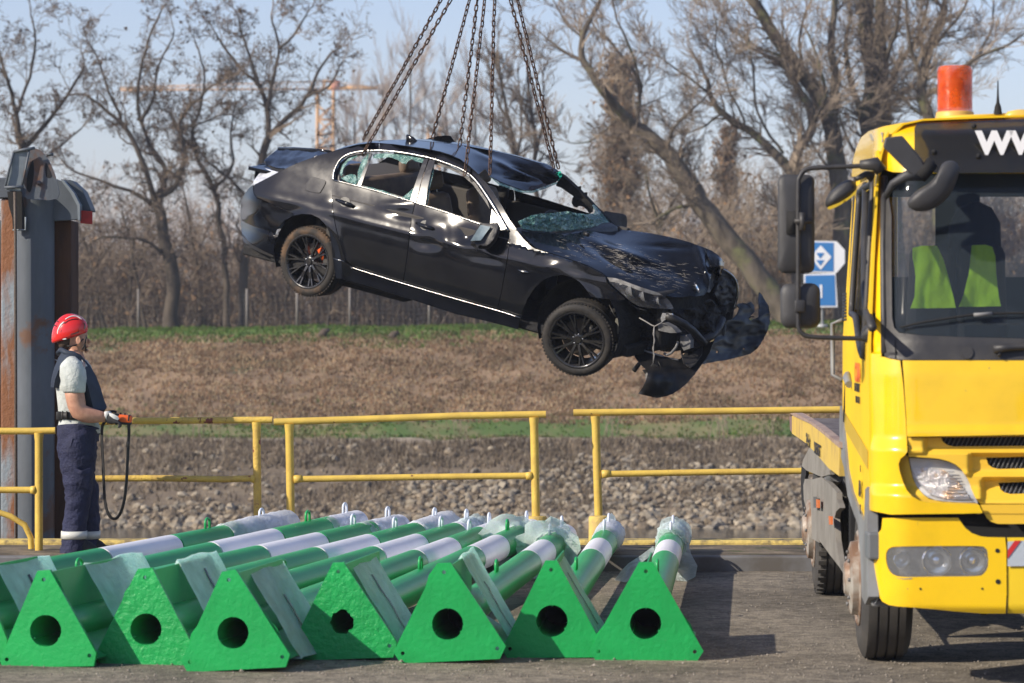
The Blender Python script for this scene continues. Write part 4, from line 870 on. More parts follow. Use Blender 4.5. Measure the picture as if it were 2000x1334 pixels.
pan('quarter_light_bar', Z1((858, 408), (882, 414), (958, 200), (935, 196)), lambda x, y: side(x, y)+.02, satin, car, res=5)
pan('mirror_triangle', Z1((1722, 678), (1735, 560), (1840, 700), (1800, 705)), lambda x, y: side(x, y)+.004, satin, car, res=5)
# black inner frames round the openings
for fr in (Z1((720, 372), (718, 330), (745, 262), (800, 218), (880, 200), (938, 198), (938, 212), (880, 214), (810, 232), (762, 275), (738, 330), (742, 378)),
           Z1((880, 404), (1000, 436), (1150, 480), (1218, 500), (1214, 516), (1140, 492), (990, 450), (878, 420)), Z1((1305, 535), (1400, 562), (1600, 630), (1725, 668), (1722, 682), (1600, 645), (1400, 578), (1303, 548)),
           Z1((1345, 262), (1365, 245), (1450, 275), (1550, 320), (1630, 392), (1705, 505), (1722, 560), (1690, 510), (1615, 405), (1540, 338), (1440, 292))):
    pan('window_frame', fr, lambda x, y: side(x, y)+.035, blk, car, res=5)
# shards of window glass
for sh in (Z1((752, 362), (780, 345), (820, 333), (850, 340), (856, 372), (852, 400), (800, 386)), Z1((745, 330), (760, 275), (800, 232), (860, 212), (855, 222), (800, 250), (768, 300), (758, 350)), Z1((860, 395), (862, 320), (890, 240), (935, 200), (925, 260), (900, 310), (880, 370)),
           Z1((960, 205), (1050, 196), (1180, 210), (1300, 235), (1290, 262), (1240, 250), (1215, 235), (1190, 248), (1175, 268), (1150, 262), (1120, 240), (1070, 222), (1000, 232), (962, 230)),
           Z1((900, 412), (960, 422), (1000, 436), (1030, 440), (1080, 462), (1120, 476), (1110, 482), (1000, 450)), Z1((1150, 488), (1190, 455), (1225, 425), (1238, 400), (1215, 505), (1190, 503)),
           Z1((1300, 530), (1312, 460), (1330, 370), (1352, 270), (1362, 262), (1358, 310), (1345, 370), (1330, 430), (1322, 500), (1310, 540))):
    pan('glass_shard', sh, lambda x, y: side(x, y)+.02, glassg, car, res=4, thick=.003)
# fuel flap, handles, badge slot, mirror
fl_ = cr(Z1((528, 440), (520, 420), (552, 362), (575, 353), (640, 372), (652, 388), (624, 440), (605, 455)), 3)
pan('fuel_flap', fl_, lambda x, y: side(x, y)-.010, pb, car, res=5)
MB().tube([at(x, y, side(x, y)-.006) for x, y in fl_], .0018, 5, closed=True).go('flap_gap', blk, car)
for hx, hy, par in ((778, 520, dr), (1300, 672, df)):
    cup = [(hx+math.cos(a)*34+(0), hy-6+math.sin(a)*32) for a in np.linspace(0, 6.283, 17)[:-1]]
    pan('handle_cup', Z1(*cup), lambda x, y: side(x, y)-.006+.02*0, blk, car, res=4, sub=par)
    hpx = Z1((hx-58, hy-20), (hx-25, hy-8), (hx+10, hy+5), (hx+40, hy+14), (hx+60, hy+22))
    MB().tube([at(x, y, side(x, y)-(.012 if i in (0, 4) else .035)) for i, (x, y) in enumerate(hpx)], [.010, .018, .019, .018, .009], 8).go('door_handle', pb, par)
MB().tube([at(x, y, side(x, y)-.01) for x, y in Z2((240, 958), (270, 968), (308, 974))], [.006, .013, .006], 6).go('indicator', chrome, car)
mp_ = rbf([(*Z1((1655, 665))[0], dy_(*Z1((1655, 665))[0], -.95)), (*Z1((1735, 690))[0], dy_(*Z1((1735, 690))[0], -.95)), (*Z1((1600, 765))[0], dy_(*Z1((1600, 765))[0], -1.08)), (*Z1((1680, 790))[0], dy_(*Z1((1680, 790))[0], -1.02))])
pan('mirror_housing', cr(Z1((1660, 655), (1715, 655), (1775, 650), (1775, 690), (1745, 760), (1700, 800), (1655, 795), (1645, 815), (1632, 790), (1605, 770), (1620, 720)), 2), lambda x, y: mp_(x, y)+.03, blk, car, res=4, thick=.07, bevel=.01)
pan('mirror_glass', Z1((1662, 664), (1728, 676), (1662, 765), (1596, 768)), mp_, mirg, car, res=6, thick=.006)
# --- roof: crushed sheet, near edge at the cant rail, far edge over the crown
def ctrl(pts): return rbf([(*p[0], p[1]) for p in pts])
def zy(Z, *pts): return [(Z((a, b))[0], dy_(*Z((a, b))[0], y)) for a, b, y in pts]
roof_near = Z1((700, 184), (790, 158), (860, 140), (960, 128), (1100, 138), (1200, 152), (1300, 166), (1400, 186), (1470, 208), (1530, 236), (1590, 280), (1650, 335))
roof = roof_near+Z2((25, 300), (60, 350), (130, 385), (200, 412), (268, 436), (330, 438), (400, 415), (490, 382), (512, 368), (518, 322), (480, 300), (380, 262), (280, 232), (200, 210), (80, 184), (0, 166))+Z1((1560, 150), (1480, 140), (1400, 130), (1300, 120), (1210, 111), (1100, 112), (1000, 116), (930, 122), (860, 134), (780, 152))
rc = ctrl(zy(Z1, (700, 184, -.66), (860, 140, -.62), (960, 128, -.60), (1100, 138, -.60), (1300, 166, -.61), (1470, 208, -.62), (1590, 280, -.64), (1650, 335, -.66), (860, 132, -.45), (1000, 114, -.15), (1210, 109, .1), (1400, 128, .15), (1560, 148, .25))+zy(Z2, (60, 350, -.60), (130, 385, -.50), (268, 436, -.32), (400, 415, .02), (490, 382, .38), (512, 368, .48), (518, 322, .55), (380, 262, .45), (200, 210, .40), (80, 184, .35), (200, 300, 0.), (100, 260, -.1)))
def roofd(x, y):
    u, v = (x-940), (y-240)
    k = rc(x, y)
    for (cx, cy, a, w1, w2, am) in ((930, 292, .30, 60, 6, .10), (985, 322, .42, 70, 5, -.10), (1040, 338, .35, 60, 7, .12), (890, 282, .2, 40, 5, -.08), (1015, 348, .15, 50, 5, .08), (960, 305, .9, 40, 8, .06), (1060, 325, .6, 40, 6, -.07)):
        dx, dy2 = x-cx, y-cy; p = dx*math.cos(a)+dy2*math.sin(a); q = -dx*math.sin(a)+dy2*math.cos(a); k += am*math.exp(-(p/w1)**2-(q/w2)**2)
    return k+.02*fbm(x*.02, y*.05, 3)
rp = pan('roof', roof, roofd, pbr, car, res=3.2, thick=.006, sharp=70)
# the hidden far half of the roof skin
sil = Z1((860, 134), (1000, 116), (1210, 111), (1400, 130), (1560, 150))+Z2((80, 184), (200, 210), (380, 262), (480, 300))
A = [at(x, y, roofd(x, y)+.01) for x, y in sil]; B = []; n = len(A)
for i, p in enumerate(A): q = CRi @ (p-CT); B.append(cw(q.x, .62, q.z-.05))
C_ = [p.lerp(q, .5)+Vector((0, 0, .012)) for p, q in zip(A, B)]
build('roof_far_side', A+C_+B, [(r*n+i, r*n+i+1, (r+1)*n+i+1, (r+1)*n+i) for r in range(2) for i in range(n-1)], pbr, car, thick=.006)
pan('roof_lip', Z2((60, 352), (130, 388), (268, 440), (330, 442), (490, 385), (495, 395), (420, 425), (330, 455), (262, 452), (120, 405)), lambda x, y: rc(x, y)+.03, glassg, car, res=4)
MB().loft([ellipse(cw(.42, 0, 1.425), CR @ Vector((1, 0, 0)), CR @ Vector((0, 1, 0)), .085, .03, 14), ellipse(cw(.37, 0, 1.475), CR @ Vector((1, 0, 0)), CR @ Vector((0, 1, 0)), .045, .014, 14), ellipse(cw(.345, 0, 1.487), CR @ Vector((1, 0, 0)), CR @ Vector((0, 1, 0)), .012, .008, 14)]).go('roof_antenna', pb, car)
# rear window slope and boot
bw_ = [cw(.30, -.62, 1.33), cw(.25, .62, 1.33), cw(-.42, .60, 1.02), cw(-.42, -.66, 1.02)]
bk = MB().prism([cw(-.40, -.70, 1.0), cw(-.40, .70, 1.0), cw(-.95, .66, .98), cw(-.95, -.66, .98)], cw(0, 0, -.03)-cw(0, 0, 0)); bk.go('boot_deck', pb, car, smooth=False)
boot = Z1((252, 245), (285, 215), (345, 166), (420, 166), (520, 172), (620, 180), (690, 187), (640, 204), (600, 218), (560, 238), (520, 258), (460, 262), (430, 285), (400, 298), (330, 292), (265, 268))
bc = ctrl(zy(Z1, (252, 245, -.35), (345, 166, .05), (690, 187, -.35), (560, 238, -.60), (400, 298, -.70), (265, 268, -.45), (450, 210, -.30)))
pan('boot_lid', boot, lambda x, y: bc(x, y)+.07*math.exp(-((x-565)/40)**2-((y-322)/7)**2)+.05*fbm(x*.06, y*.1, 1), pb, car, res=3.2, thick=.01, sharp=50)
MB().tube([at(x, y, bc(x, y)-.02) for x, y in Z1((345, 165), (450, 167), (560, 174), (690, 186))], [.010, .014, .014, .010], 8).go('boot_spoiler', pb, car)
pan('boot_gap', Z1((265, 262), (380, 285), (430, 275), (470, 262), (560, 245), (480, 275), (430, 300), (345, 322), (300, 310)), lambda x, y: bc(x, y)+.08, blk2, car, res=5)
tl_ = ctrl(zy(Z1, (175, 412, -.66), (262, 298, -.60), (345, 320, -.74), (260, 372, -.76), (190, 400, -.74)))
pan('tail_lamp', Z1((172, 412), (188, 372), (222, 328), (262, 296), (300, 308), (345, 320), (300, 345), (250, 378), (205, 402)), tl_, rearl, car, res=3.5, thick=.01, sharp=30)
# rear bumper wraps round the tail
bump = Z1((183, 402), (160, 418), (130, 455), (108, 495), (100, 560), (98, 620), (104, 690), (112, 722), (150, 770), (200, 805), (260, 835), (313, 862), (317, 800), (319, 740), (340, 685), (385, 635), (440, 604), (436, 586), (330, 544), (268, 516), (206, 492), (186, 464), (179, 432))
bcr = ctrl(zy(Z1, (98, 620, -.30), (100, 560, -.34), (104, 690, -.36), (183, 402, -.74), (160, 418, -.66), (130, 455, -.55))+[(Z1(p)[0], side(*Z1(p)[0])) for p in ((313, 862), (319, 740), (385, 635), (436, 586), (330, 544), (260, 700), (268, 516), (240, 600))]+zy(Z1, (170, 600, -.80), (150, 770, -.74), (160, 500, -.76)))
pan('rear_bumper', bump, lambda x, y: bcr(x, y)+.012*math.exp(-((y-Z1((0, 640+.25*0))[0][1]-(x-470)*.36)/3.)**2)*2, pbr, car, res=3.6, sharp=60)
pan('rear_bumper_skirt', Z1((104, 700), (118, 740), (170, 792), (240, 830), (313, 866), (313, 875), (240, 850), (160, 812), (118, 770)), lambda x, y: bcr(x, y)+.03, blk, car, res=5)
rr_ = []
for z_ in (.30, .45, .60, .78, .95):
    ring = [cw(-.50+(-.62*(1-abs(y/.82)**3.2)*1.0)*(1 if z_ > .4 else .92), y*(1 if z_ > .4 else .97), z_) for y in np.linspace(-.55, .84, 12)]; rr_.append(ring)
V = [p for r_ in rr_ for p in r_]; build('rear_fascia', V, [(j*12+i, j*12+i+1, (j+1)*12+i+1, (j+1)*12+i) for j in range(4) for i in range(11)], pbr, car, thick=.01)
# --- bonnet
hood = Z2((262, 702), (290, 745), (318, 780), (355, 812), (420, 836), (500, 862), (600, 894), (700, 930), (790, 976), (815, 1000), (900, 1022), (1000, 1056), (1080, 1082), (1140, 1102), (1190, 1122), (1240, 1132), (1300, 1136), (1345, 1128), (1400, 1130), (1450, 1122), (1472, 1096), (1485, 1050), (1496, 1000), (1500, 950), (1485, 900), (1465, 850), (1452, 812), (1360, 778), (1280, 755), (1200, 737), (1100, 718), (1000, 705), (920, 696), (880, 694), (800, 690), (700, 690), (600, 693), (500, 702), (400, 712), (320, 706))
hc = ctrl(zy(Z2, (262, 702, -.74), (318, 780, -.80), (420, 836, -.81), (600, 894, -.81), (790, 976, -.80), (900, 1022, -.74), (1000, 1056, -.68), (1140, 1102, -.56), (1240, 1132, -.44), (1300, 1136, -.32), (1400, 1130, -.10), (1405, 1070, -.04), (1450, 1122, .05), (1485, 1050, .20), (1500, 950, .38), (1452, 812, .55), (1360, 778, .52), (1200, 737, .55), (1000, 705, .62), (880, 694, .70), (700, 690, .25), (560, 696, -.05), (400, 712, -.45), (800, 850, -.30), (1000, 850, -.1), (1200, 900, .1), (600, 780, -.35), (1000, 950, -.40), (1300, 1000, -.02)))
def hoodd(x, y):
    k = hc(x, y)
    for (cx, cy, a, w1, w2, am) in ((1195, 505, .5, 60, 9, .14), (1215, 490, .35, 50, 7, -.10), (1250, 515, .3, 55, 8, .07), (1300, 482, .05, 40, 5, .06), (1130, 492, .45, 50, 8, .05), (1375, 520, 1.2, 50, 7, -.10), (1330, 540, .9, 30, 10, .05)):
        dx, dy2 = x-cx, y-cy; p = dx*math.cos(a)+dy2*math.sin(a); q = -dx*math.sin(a)+dy2*math.cos(a); k += am*math.exp(-(p/w1)**2-(q/w2)**2)
    return k+.015*fbm(x*.02, y*.04, 7)
bn = pan('bonnet', hood, hoodd, pbs, car, res=3.2, thick=.006, sharp=70)
cl = ctrl(zy(Z2, (1452, 812, .55), (1530, 850, .62), (1585, 910, .70), (1570, 960, .66), (1530, 1030, .55), (1500, 950, .38), (1480, 1080, .25), (1540, 930, .45)))
pan('bonnet_fold', Z2((1454, 812), (1500, 832), (1540, 858), (1585, 908), (1572, 960), (1550, 1000), (1536, 1034), (1515, 1060), (1490, 1084), (1490, 1040), (1502, 960), (1488, 900), (1468, 850)), lambda x, y: cl(x, y)-.10*math.exp(-((x-1405)/8)**2)+.03*fbm(x*.1, y*.1), pbs, car, res=3, thick=.008, sharp=30, sub=bn)
# scratches standing out as raised bright scars
sc = MB(); scm = M('scratch_bare', (.50, .46, .40), .6)
for i in range(340):
    u = rng.normal()*.6; x0 = 1225+u*75+rng.normal()*14; y0 = 514+u*28+rng.normal()*12
    if i > 190: x0, y0 = rng.uniform(1080, 1360), 0; y0 = 480+(x0-1080)*.22+rng.normal()*18
    if not inpoly(np.array([[x0, y0]]), hood)[0]: continue
    L_ = rng.uniform(2, 20); x1, y1 = x0+L_, y0+L_*rng.uniform(.05, .35)
    if not inpoly(np.array([[x1, y1]]), hood)[0]: continue
    a_, b_ = at(x0, y0, hoodd(x0, y0)-.0012), at(x1, y1, hoodd(x1, y1)-.0012); sc.tube([a_, (a_+b_)/2, b_], [.0003, .0012, .0003], 3)
s_ = sc.go('scratch_marks', scm, bn); s_['kind'] = 'stuff'
# roundel on the bonnet
ec = Z2((1405, 1072))[0]; E0 = at(*ec, hoodd(*ec)-.02)
hx_, hy_ = at(ec[0]+4, ec[1], hoodd(ec[0]+4, ec[1]))-at(ec[0]-4, ec[1], hoodd(ec[0]-4, ec[1])), at(ec[0], ec[1]-5, hoodd(ec[0], ec[1]-5))-at(ec[0], ec[1]+5, hoodd(ec[0], ec[1]+5))
EX = at(ec[0]+5.0, ec[1]+5, E0.y-.01)-at(*ec, E0.y); EY = at(ec[0]-2.5, ec[1]-8.5, E0.y+.02)-at(*ec, E0.y); EN = EX.cross(EY).normalized(); EN = EN if EN.y < 0 else -EN
def disc(r0, r1, a0, a1, off, mat, name, par, n=18):
    v = []; 
    for i in range(n+1):
        a = a0+(a1-a0)*i/n; d = EX*math.cos(a)+EY*math.sin(a); v += [E0+d*r0+EN*off, E0+d*r1+EN*off]
    return build(name, v, [(2*i, 2*i+1, 2*i+3, 2*i+2) for i in range(n)], mat, par, thick=.002)
bd = disc(0.0, 1.02, 0, 6.2832, .000, silver, 'badge', car); disc(.62, .94, 0, 6.2832, .004, blk, 'badge_ring', bd)
for q in range(4): disc(0.0, .60, q*math.pi/2, (q+1)*math.pi/2, .004, M('badge_blue', (.05, .20, .45), .3) if q == 0 else (bpy.data.materials['badge_blue'] if q % 2 == 0 else white), 'badge_quarter', bd, 5)
MB().tube([cw(2.45, -.1, 1.0), cw(2.50, -.12, 1.0)], .02, 6).go('washer_jet', blk, car)
# --- windscreen remains, far pillar, far mirror, scuttle
wc = ctrl(zy(Z2, (245, 645, -.72), (330, 600, -.55), (440, 590, -.35), (560, 575, -.05), (700, 600, .25), (720, 530, .60), (760, 560, .66), (870, 690, .70), (700, 690, .25), (450, 705, -.35), (262, 690, -.72), (450, 650, -.36), (800, 640, .6)))
pan('windscreen', Z2((240, 640), (270, 628), (330, 600), (390, 592), (440, 590), (500, 582), (560, 576), (620, 588), (680, 594), (732, 590), (742, 572), (722, 535), (735, 530), (762, 560), (800, 605), (840, 650), (872, 690), (800, 688), (700, 690), (600, 696), (500, 706), (430, 710), (350, 700), (300, 696), (262, 684)), lambda x, y: wc(x, y)+.05*fbm(x*.08, y*.12, 5)+.02*fbm(x*.3, y*.3, 5), glassg, car, res=2.8, thick=.004, smooth=False)
fa = ctrl(zy(Z2, (515, 340, .56), (700, 500, .66), (885, 690, .76), (600, 510, .62)))
pan('far_pillar', Z2((505, 372), (518, 335), (545, 352), (590, 392), (640, 440), (700, 500), (750, 555), (800, 600), (848, 650), (888, 692), (866, 690), (820, 640), (775, 592), (742, 556), (725, 532), (716, 585), (704, 592), (690, 570), (668, 548), (640, 540), (622, 552), (600, 545), (588, 520), (592, 492), (600, 478), (560, 450), (520, 422), (488, 412), (486, 395)), fa, blk2, car, res=4, thick=.05)
MB().tube([at(x, y, fa(x, y)-.02) for x, y in Z2((540, 348), (640, 438), (750, 552), (850, 650), (888, 692))], .010, 6).go('far_pillar_trim', pb, car)
fmr = ctrl(zy(Z2, (800, 580, .80), (940, 600, 1.02), (945, 670, 1.02), (860, 680, .85)))
pan('far_mirror', cr(Z2((795, 578), (860, 582), (920, 592), (945, 606), (950, 640), (948, 676), (930, 684), (880, 682), (850, 650)), 3), fmr, blk, car, res=4, thick=.10, bevel=.01)
pan('scuttle', Z2((262, 690), (430, 706), (600, 692), (870, 686), (872, 694), (700, 700), (500, 712), (320, 712)), lambda x, y: wc(x, y)+.04, blk, car, res=5)
# --- cabin
def cbox(c, s, m, name, rot=None, bev=.03, taper=1.): return MB().box((0, 0, 0), s, taper=taper), c, m, name, rot, bev
def cabin(name, c, s, mat, ry=0, bev=.04, rz=0, taper=1., par=None):
    mt = CR @ Matrix.Rotation(R(rz), 3, 'Z') @ Matrix.Rotation(R(ry), 3, 'Y'); return MB().box(cw(*c), s, mt, taper).go(name, mat, par or car, bevel=bev, sharp=40)
cabin('floor_pan', (1.2, 0, .24), (3.3, 1.66, .08), blk2, bev=.01)
cabin('rear_bulkhead', (-.02, 0, .62), (.06, 1.45, .75), blk2, bev=.01)
cabin('parcel_shelf', (-.12, 0, 1.02), (.50, 1.35, .05), headliner, bev=.01)
for sy in (-1, 1):
    cabin('inner_door', (1.25, sy*.80, .62), (2.2, .05, .66), headliner, bev=.01)
cabin('centre_console', (1.55, 0, .45), (1.1, .26, .34), blk, bev=.04)
cabin('dashboard', (2.12, 0, .82), (.40, 1.45, .34), blk, bev=.07)
MB().lathe([(.165, -.015), (.185, -.015), (.185, .015), (.165, .015)], CM @ Matrix.Translation((1.82, .38, .86)) @ Matrix.Rotation(R(68), 4, 'Y'), 20, closed=True).go('steering_wheel', blk, car)
for sx, sy in ((1.36, -.38), (1.36, .38)):
    s_ = cabin('front_seat', (sx, sy, .48), (.52, .50, .18), seat_m, bev=.07); cabin('seat_back', (sx-.30, sy, .80), (.15, .48, .62), seat_m, ry=-18, bev=.06, par=s_, taper=.85)
    cabin('headrest', (sx-.42, sy, 1.20), (.11, .27, .17), seat_m, ry=-14, bev=.05, par=s_)
    for dy in (-.06, .06): MB().tube([cw(sx-.38, sy+dy, 1.06), cw(sx-.41, sy+dy, 1.16)], .007, 6).go('headrest_post', silver, s_)
s_ = cabin('rear_bench', (.50, 0, .48), (.5, 1.30, .2), seat_m, bev=.07); cabin('bench_back', (.20, 0, .80), (.16, 1.28, .56), seat_m, ry=-20, bev=.06, par=s_)
for sy in (-.42, .42): cabin('headrest', (.10, sy, 1.12), (.10, .26, .15), seat_m, ry=-14, bev=.05, par=s_)
for x0, z1 in ((.98, 1.36),):
    MB().box(cw(x0, .74, .98), (.09, .05, .72), CR).go('far_door_pillar', blk2, car)
# --- wheels
def wheel(name, c, steer, camber, near, Rw=.325, mt=tyre, lab=None):
    sgn = -1 if near else 1
    mtx = CM @ Matrix.Translation(c) @ Matrix.Rotation(R(steer), 4, 'Z') @ Matrix.Rotation(R(camber), 4, 'X') @ Matrix.Rotation(R(90)*(1 if near else -1), 4, 'X')
    # local Z now points outwards from the car
    hw = .122; tp = []
    w = [(.238, hw-.012), (.25, hw), (.275, hw+.008), (.300, hw+.002), (.316, hw-.016), (Rw, hw-.04), (Rw, hw-.075), (Rw-.006, hw-.079), (Rw-.006, hw-.086), (Rw, hw-.09), (Rw+.001, .0), (Rw, -hw+.04), (.316, -hw+.016), (.300, -hw-.002), (.27, -hw-.006), (.238, -hw+.012)]
    o = MB().lathe(w, mtx, 56, closed=True).go(name, mt, car, sharp=50)
    # tread blocks on the shoulder
    tb = MB()
    for k in range(64):
        a = 2*math.pi*k/64
        for zz in (.085, -.085): tb.box(mtx @ Vector((math.cos(a)*(Rw-.0065), math.sin(a)*(Rw-.0065), zz)), (.012, .017, .05), (mtx.to_3x3() @ Matrix.Rotation(a, 3, 'Z')))
    q = tb.go('tread', mt, o, smooth=False); q['kind'] = 'stuff'
    MB().lathe([(.246, hw-.006), (.250, hw+.004), (.240, hw+.006), (.228, hw-.002), (.222, hw-.03), (.214, .02), (.205, -.09), (.235, -.115)], mtx, 48).go('rim', rim_m, o, sharp=50)
    hubz = hw-.035
    for k in range(10):
        for dl in (-.075, .075):
            a0 = 2*math.pi*k/10; a1 = a0+dl*1.3; am = a0+dl*.35
            pts = [(.045, a0+dl*.2, hubz), (.10, am, hubz+.012), (.16, a0+dl*.9, hubz+.014), (.226, a1, hw-.006)]
            ring = []
            for r_, a, zz in pts:
                c_ = Vector((r_*math.cos(a), r_*math.sin(a), zz)); tt = Vector((-math.sin(a), math.cos(a), 0)); wd = .0065 if r_ > .06 else .010
                ring.append([mtx @ (c_+tt*wd+Vector((0, 0, .006))), mtx @ (c_-tt*wd+Vector((0, 0, .006))), mtx @ (c_-tt*wd*1.4-Vector((0, 0, .022))), mtx @ (c_+tt*wd*1.4-Vector((0, 0, .022)))])
            MB().loft(ring).go('spoke', rim_m, o, smooth=False)
    MB().lathe([(0, hubz+.016), (.030, hubz+.016), (.034, hubz+.008), (.055, hubz), (.060, hubz-.03), (.07, -.04)], mtx, 24).go('hub', rim_m, o, sharp=40)
    for k in range(5):
        a = 2*math.pi*k/5+.3; MB().tube([mtx @ Vector((.045*math.cos(a), .045*math.sin(a), hubz-.01)), mtx @ Vector((.045*math.cos(a), .045*math.sin(a), hubz+.006))], .007, 6).go('wheel_bolt', silver, o)
    MB().lathe([(.06, .005), (.165, .005), (.165, -.02), (.06, -.02)], mtx, 36, closed=True).go('brake_disc', disc_m, o, sharp=30)
    MB().box(mtx @ Vector((.125*math.cos(.7)*1, .125*math.sin(.7), .0)), (.07, .13, .06), mtx.to_3x3() @ Matrix.Rotation(.7, 3, 'Z')).go('brake_caliper', orange if 'rear' in name else blk, o)
    return o
def hub(px, py, y): d, o = ray_car(px, py); k = (y-o.y)/d.y; return o+d*k
h = hub(602, 511.5, -.86); wheel('rear_wheel', (h.x, -.755, h.z), 0, -2, True, mt=tyred)
h2 = hub(1122, 661, -.86); wheel('front_wheel', (h2.x, -.76, h2.z), 17, 3, True)
wheel('rear_wheel', (h.x, .76, h.z-.02), 0, 2, False, mt=tyred); wheel('front_wheel', (h2.x, .76, h2.z+.03), -7, 0, False)
# wheel housings
for (hx2, hz2, xr) in ((h.x, .34, .40), (h2.x+.02, .34, .42)):
    for sy in (-1, 1):
        prof_ = []; 
        for a in np.linspace(math.radians(-25), math.radians(205), 20): prof_.append((hx2+xr*math.cos(a), hz2+xr*math.sin(a)*1.02))
        V = [cw(x, sy*.86, z) for x, z in prof_]+[cw(x, sy*.50, z) for x, z in prof_]; n = len(prof_)
        f = [(i, i+1, n+i+1, n+i) for i in range(n-1)]+[tuple(range(n, 2*n))]
        build('wheel_housing', V, f, blk2, car)
cabin('underbody', (1.30, 0, .22), (4.3, 1.50, .10), blk2, bev=.02); cabin('fuel_tank', (.55, 0, .16), (.8, 1.2, .16), blk2, bev=.05); cabin('silencer', (-.55, .1, .24), (.5, 1.1, .18), dgrey, bev=.06)
MB().tube([cw(-.3, .1, .2), cw(.6, .12, .16), (cw(1.6, .1, .15)), cw(2.6, .05, .2)], .03, 8).go('exhaust_pipe', dgrey, car)
# --- smashed front end
hl = ctrl(zy(Z2, (818, 1005, -.82), (900, 1018, -.78), (1140, 1100, -.60), (1240, 1180, -.50), (1250, 1210, -.50), (1030, 1195, -.70), (880, 1080, -.80), (1000, 1100, -.74)))
hlo = Z2((818, 1005), (860, 1008), (905, 1018), (1000, 1056), (1080, 1082), (1140, 1102), (1190, 1126), (1225, 1160), (1248, 1196), (1252, 1212), (1180, 1210), (1100, 1205), (1030, 1195), (985, 1172), (940, 1135), (880, 1080), (832, 1040))
hlp = pan('headlight', hlo, lambda x, y: hl(x, y)+.05, M('lamp_inside', (.13, .13, .135), .2, col2=(.04, .04, .045), scale=9, metal=.6, bump=1, bscale=20), car, res=4)
pan('headlight_lens', hlo, lambda x, y: hl(x, y)-.015, M('smoked_lens', (.10, .10, .11), .07, alpha=.16, spec=.9, coat=.5), car, res=4, sub=hlp, thick=.003)
pan('headlight_brow', Z2((820, 1006), (870, 1010), (930, 1030), (1040, 1070), (1140, 1102), (1185, 1124), (1120, 1118), (1040, 1096), (950, 1060), (880, 1038), (835, 1034)), lambda x, y: hl(x, y)-.02, M('brow_grey', (.33, .32, .30), .35, col2=(.18, .17, .16), scale=20), car, res=4, sub=hlp)
for cx, cy, rr in ((960, 1095, .062), (1040, 1125, .062), (1135, 1158, .05)):
    c = at(*Z2((cx, cy))[0], hl(*Z2((cx, cy))[0])+.03); mt = Matrix.Translation(c) @ (CR @ Matrix.Rotation(R(70), 3, 'Y') @ Matrix.Rotation(R(-25), 3, 'X')).to_4x4()
    MB().lathe([(0, -.03), (rr*.6, -.01), (rr, .03), (rr*1.05, .032)], mt, 20).go('reflector', silver, hlp)
# engine bay mass: stacked dark castings
for nm, c, s, ry, rz in (('engine_block', (3.05, .05, .50), (.62, .62, .46), 0, 0), ('radiator', (3.52, .02, .48), (.07, 1.05, .46), -6, 4), ('chassis_leg', (3.2, -.42, .42), (.75, .10, .13), 3, 3), ('chassis_leg', (3.2, .52, .46), (.85, .10, .13), 0, -3), ('subframe', (3.0, 0, .20), (.55, 1.15, .10), 0, 0), ('slam_panel', (3.50, 0, .72), (.10, 1.2, .06), 0, 5), ('inner_wing', (3.15, .68, .55), (.9, .10, .40), 0, 0), ('gearbox', (2.5, 0, .32), (.7, .35, .28), 0, 0), ('suspension_arm', (2.95, -.55, .22), (.12, .55, .06), 0, 12)):
    cabin(nm, c, s, blk2, ry=ry, rz=rz, bev=.025)
bay = ctrl(zy(ZW, (60, 380, -.62), (400, 400, -.62), (830, 480, -.40), (1250, 560, .1), (1100, 790, -.2), (420, 820, -.55), (170, 800, -.5)))
pan('torn_liner', ZW((62, 372), (240, 392), (390, 396), (450, 450), (560, 480), (830, 482), (980, 470), (1150, 400), (1250, 520), (1252, 640), (1180, 720), (1090, 790), (1010, 830), (900, 850), (840, 700), (700, 620), (640, 800), (560, 850), (420, 822), (300, 812), (296, 830), (260, 830), (250, 815), (170, 812), (60, 560)), lambda x, y: bay(x, y)+.12+.12*fbm(x*.05, y*.05, 6), blk2, car, res=5, thick=.02, smooth=False)
# hanging bumper skin
bl_ = ctrl(zy(ZW, (490, 1236, -.95), (430, 860, -.45), (600, 1050, -.85), (680, 1270, -.80), (860, 1190, -.62), (1060, 970, -.30), (1170, 760, -.02), (1010, 840, -.12), (700, 900, -.45), (560, 860, -.45), (850, 1000, -.50)))
pan('bumper_skin', ZW((490, 1236), (530, 1180), (556, 1125), (575, 1060), (560, 1015), (520, 980), (475, 930), (440, 875), (420, 826), (470, 822), (560, 850), (640, 872), (700, 890), (760, 915), (830, 932), (870, 922), (900, 880), (1010, 830), (1090, 792), (1150, 768), (1168, 762), (1150, 820), (1128, 872), (1095, 925), (1060, 972), (1020, 1030), (975, 1085), (920, 1150), (860, 1200), (800, 1238), (740, 1260), (680, 1272), (610, 1265), (550, 1252)), lambda x, y: bl_(x, y)+.04*abs(fbm(x*.014, y*.014, 3)), skb, car, res=3.6, thick=.008, sharp=60)
br_ = ctrl(zy(ZW, (1060, 972, -.30), (1168, 762, -.02), (1250, 620, .15), (1400, 500, .45), (1580, 330, .95), (1670, 560, .90), (1640, 690, .80), (1500, 880, .50), (1300, 925, .15), (1330, 780, .30)))
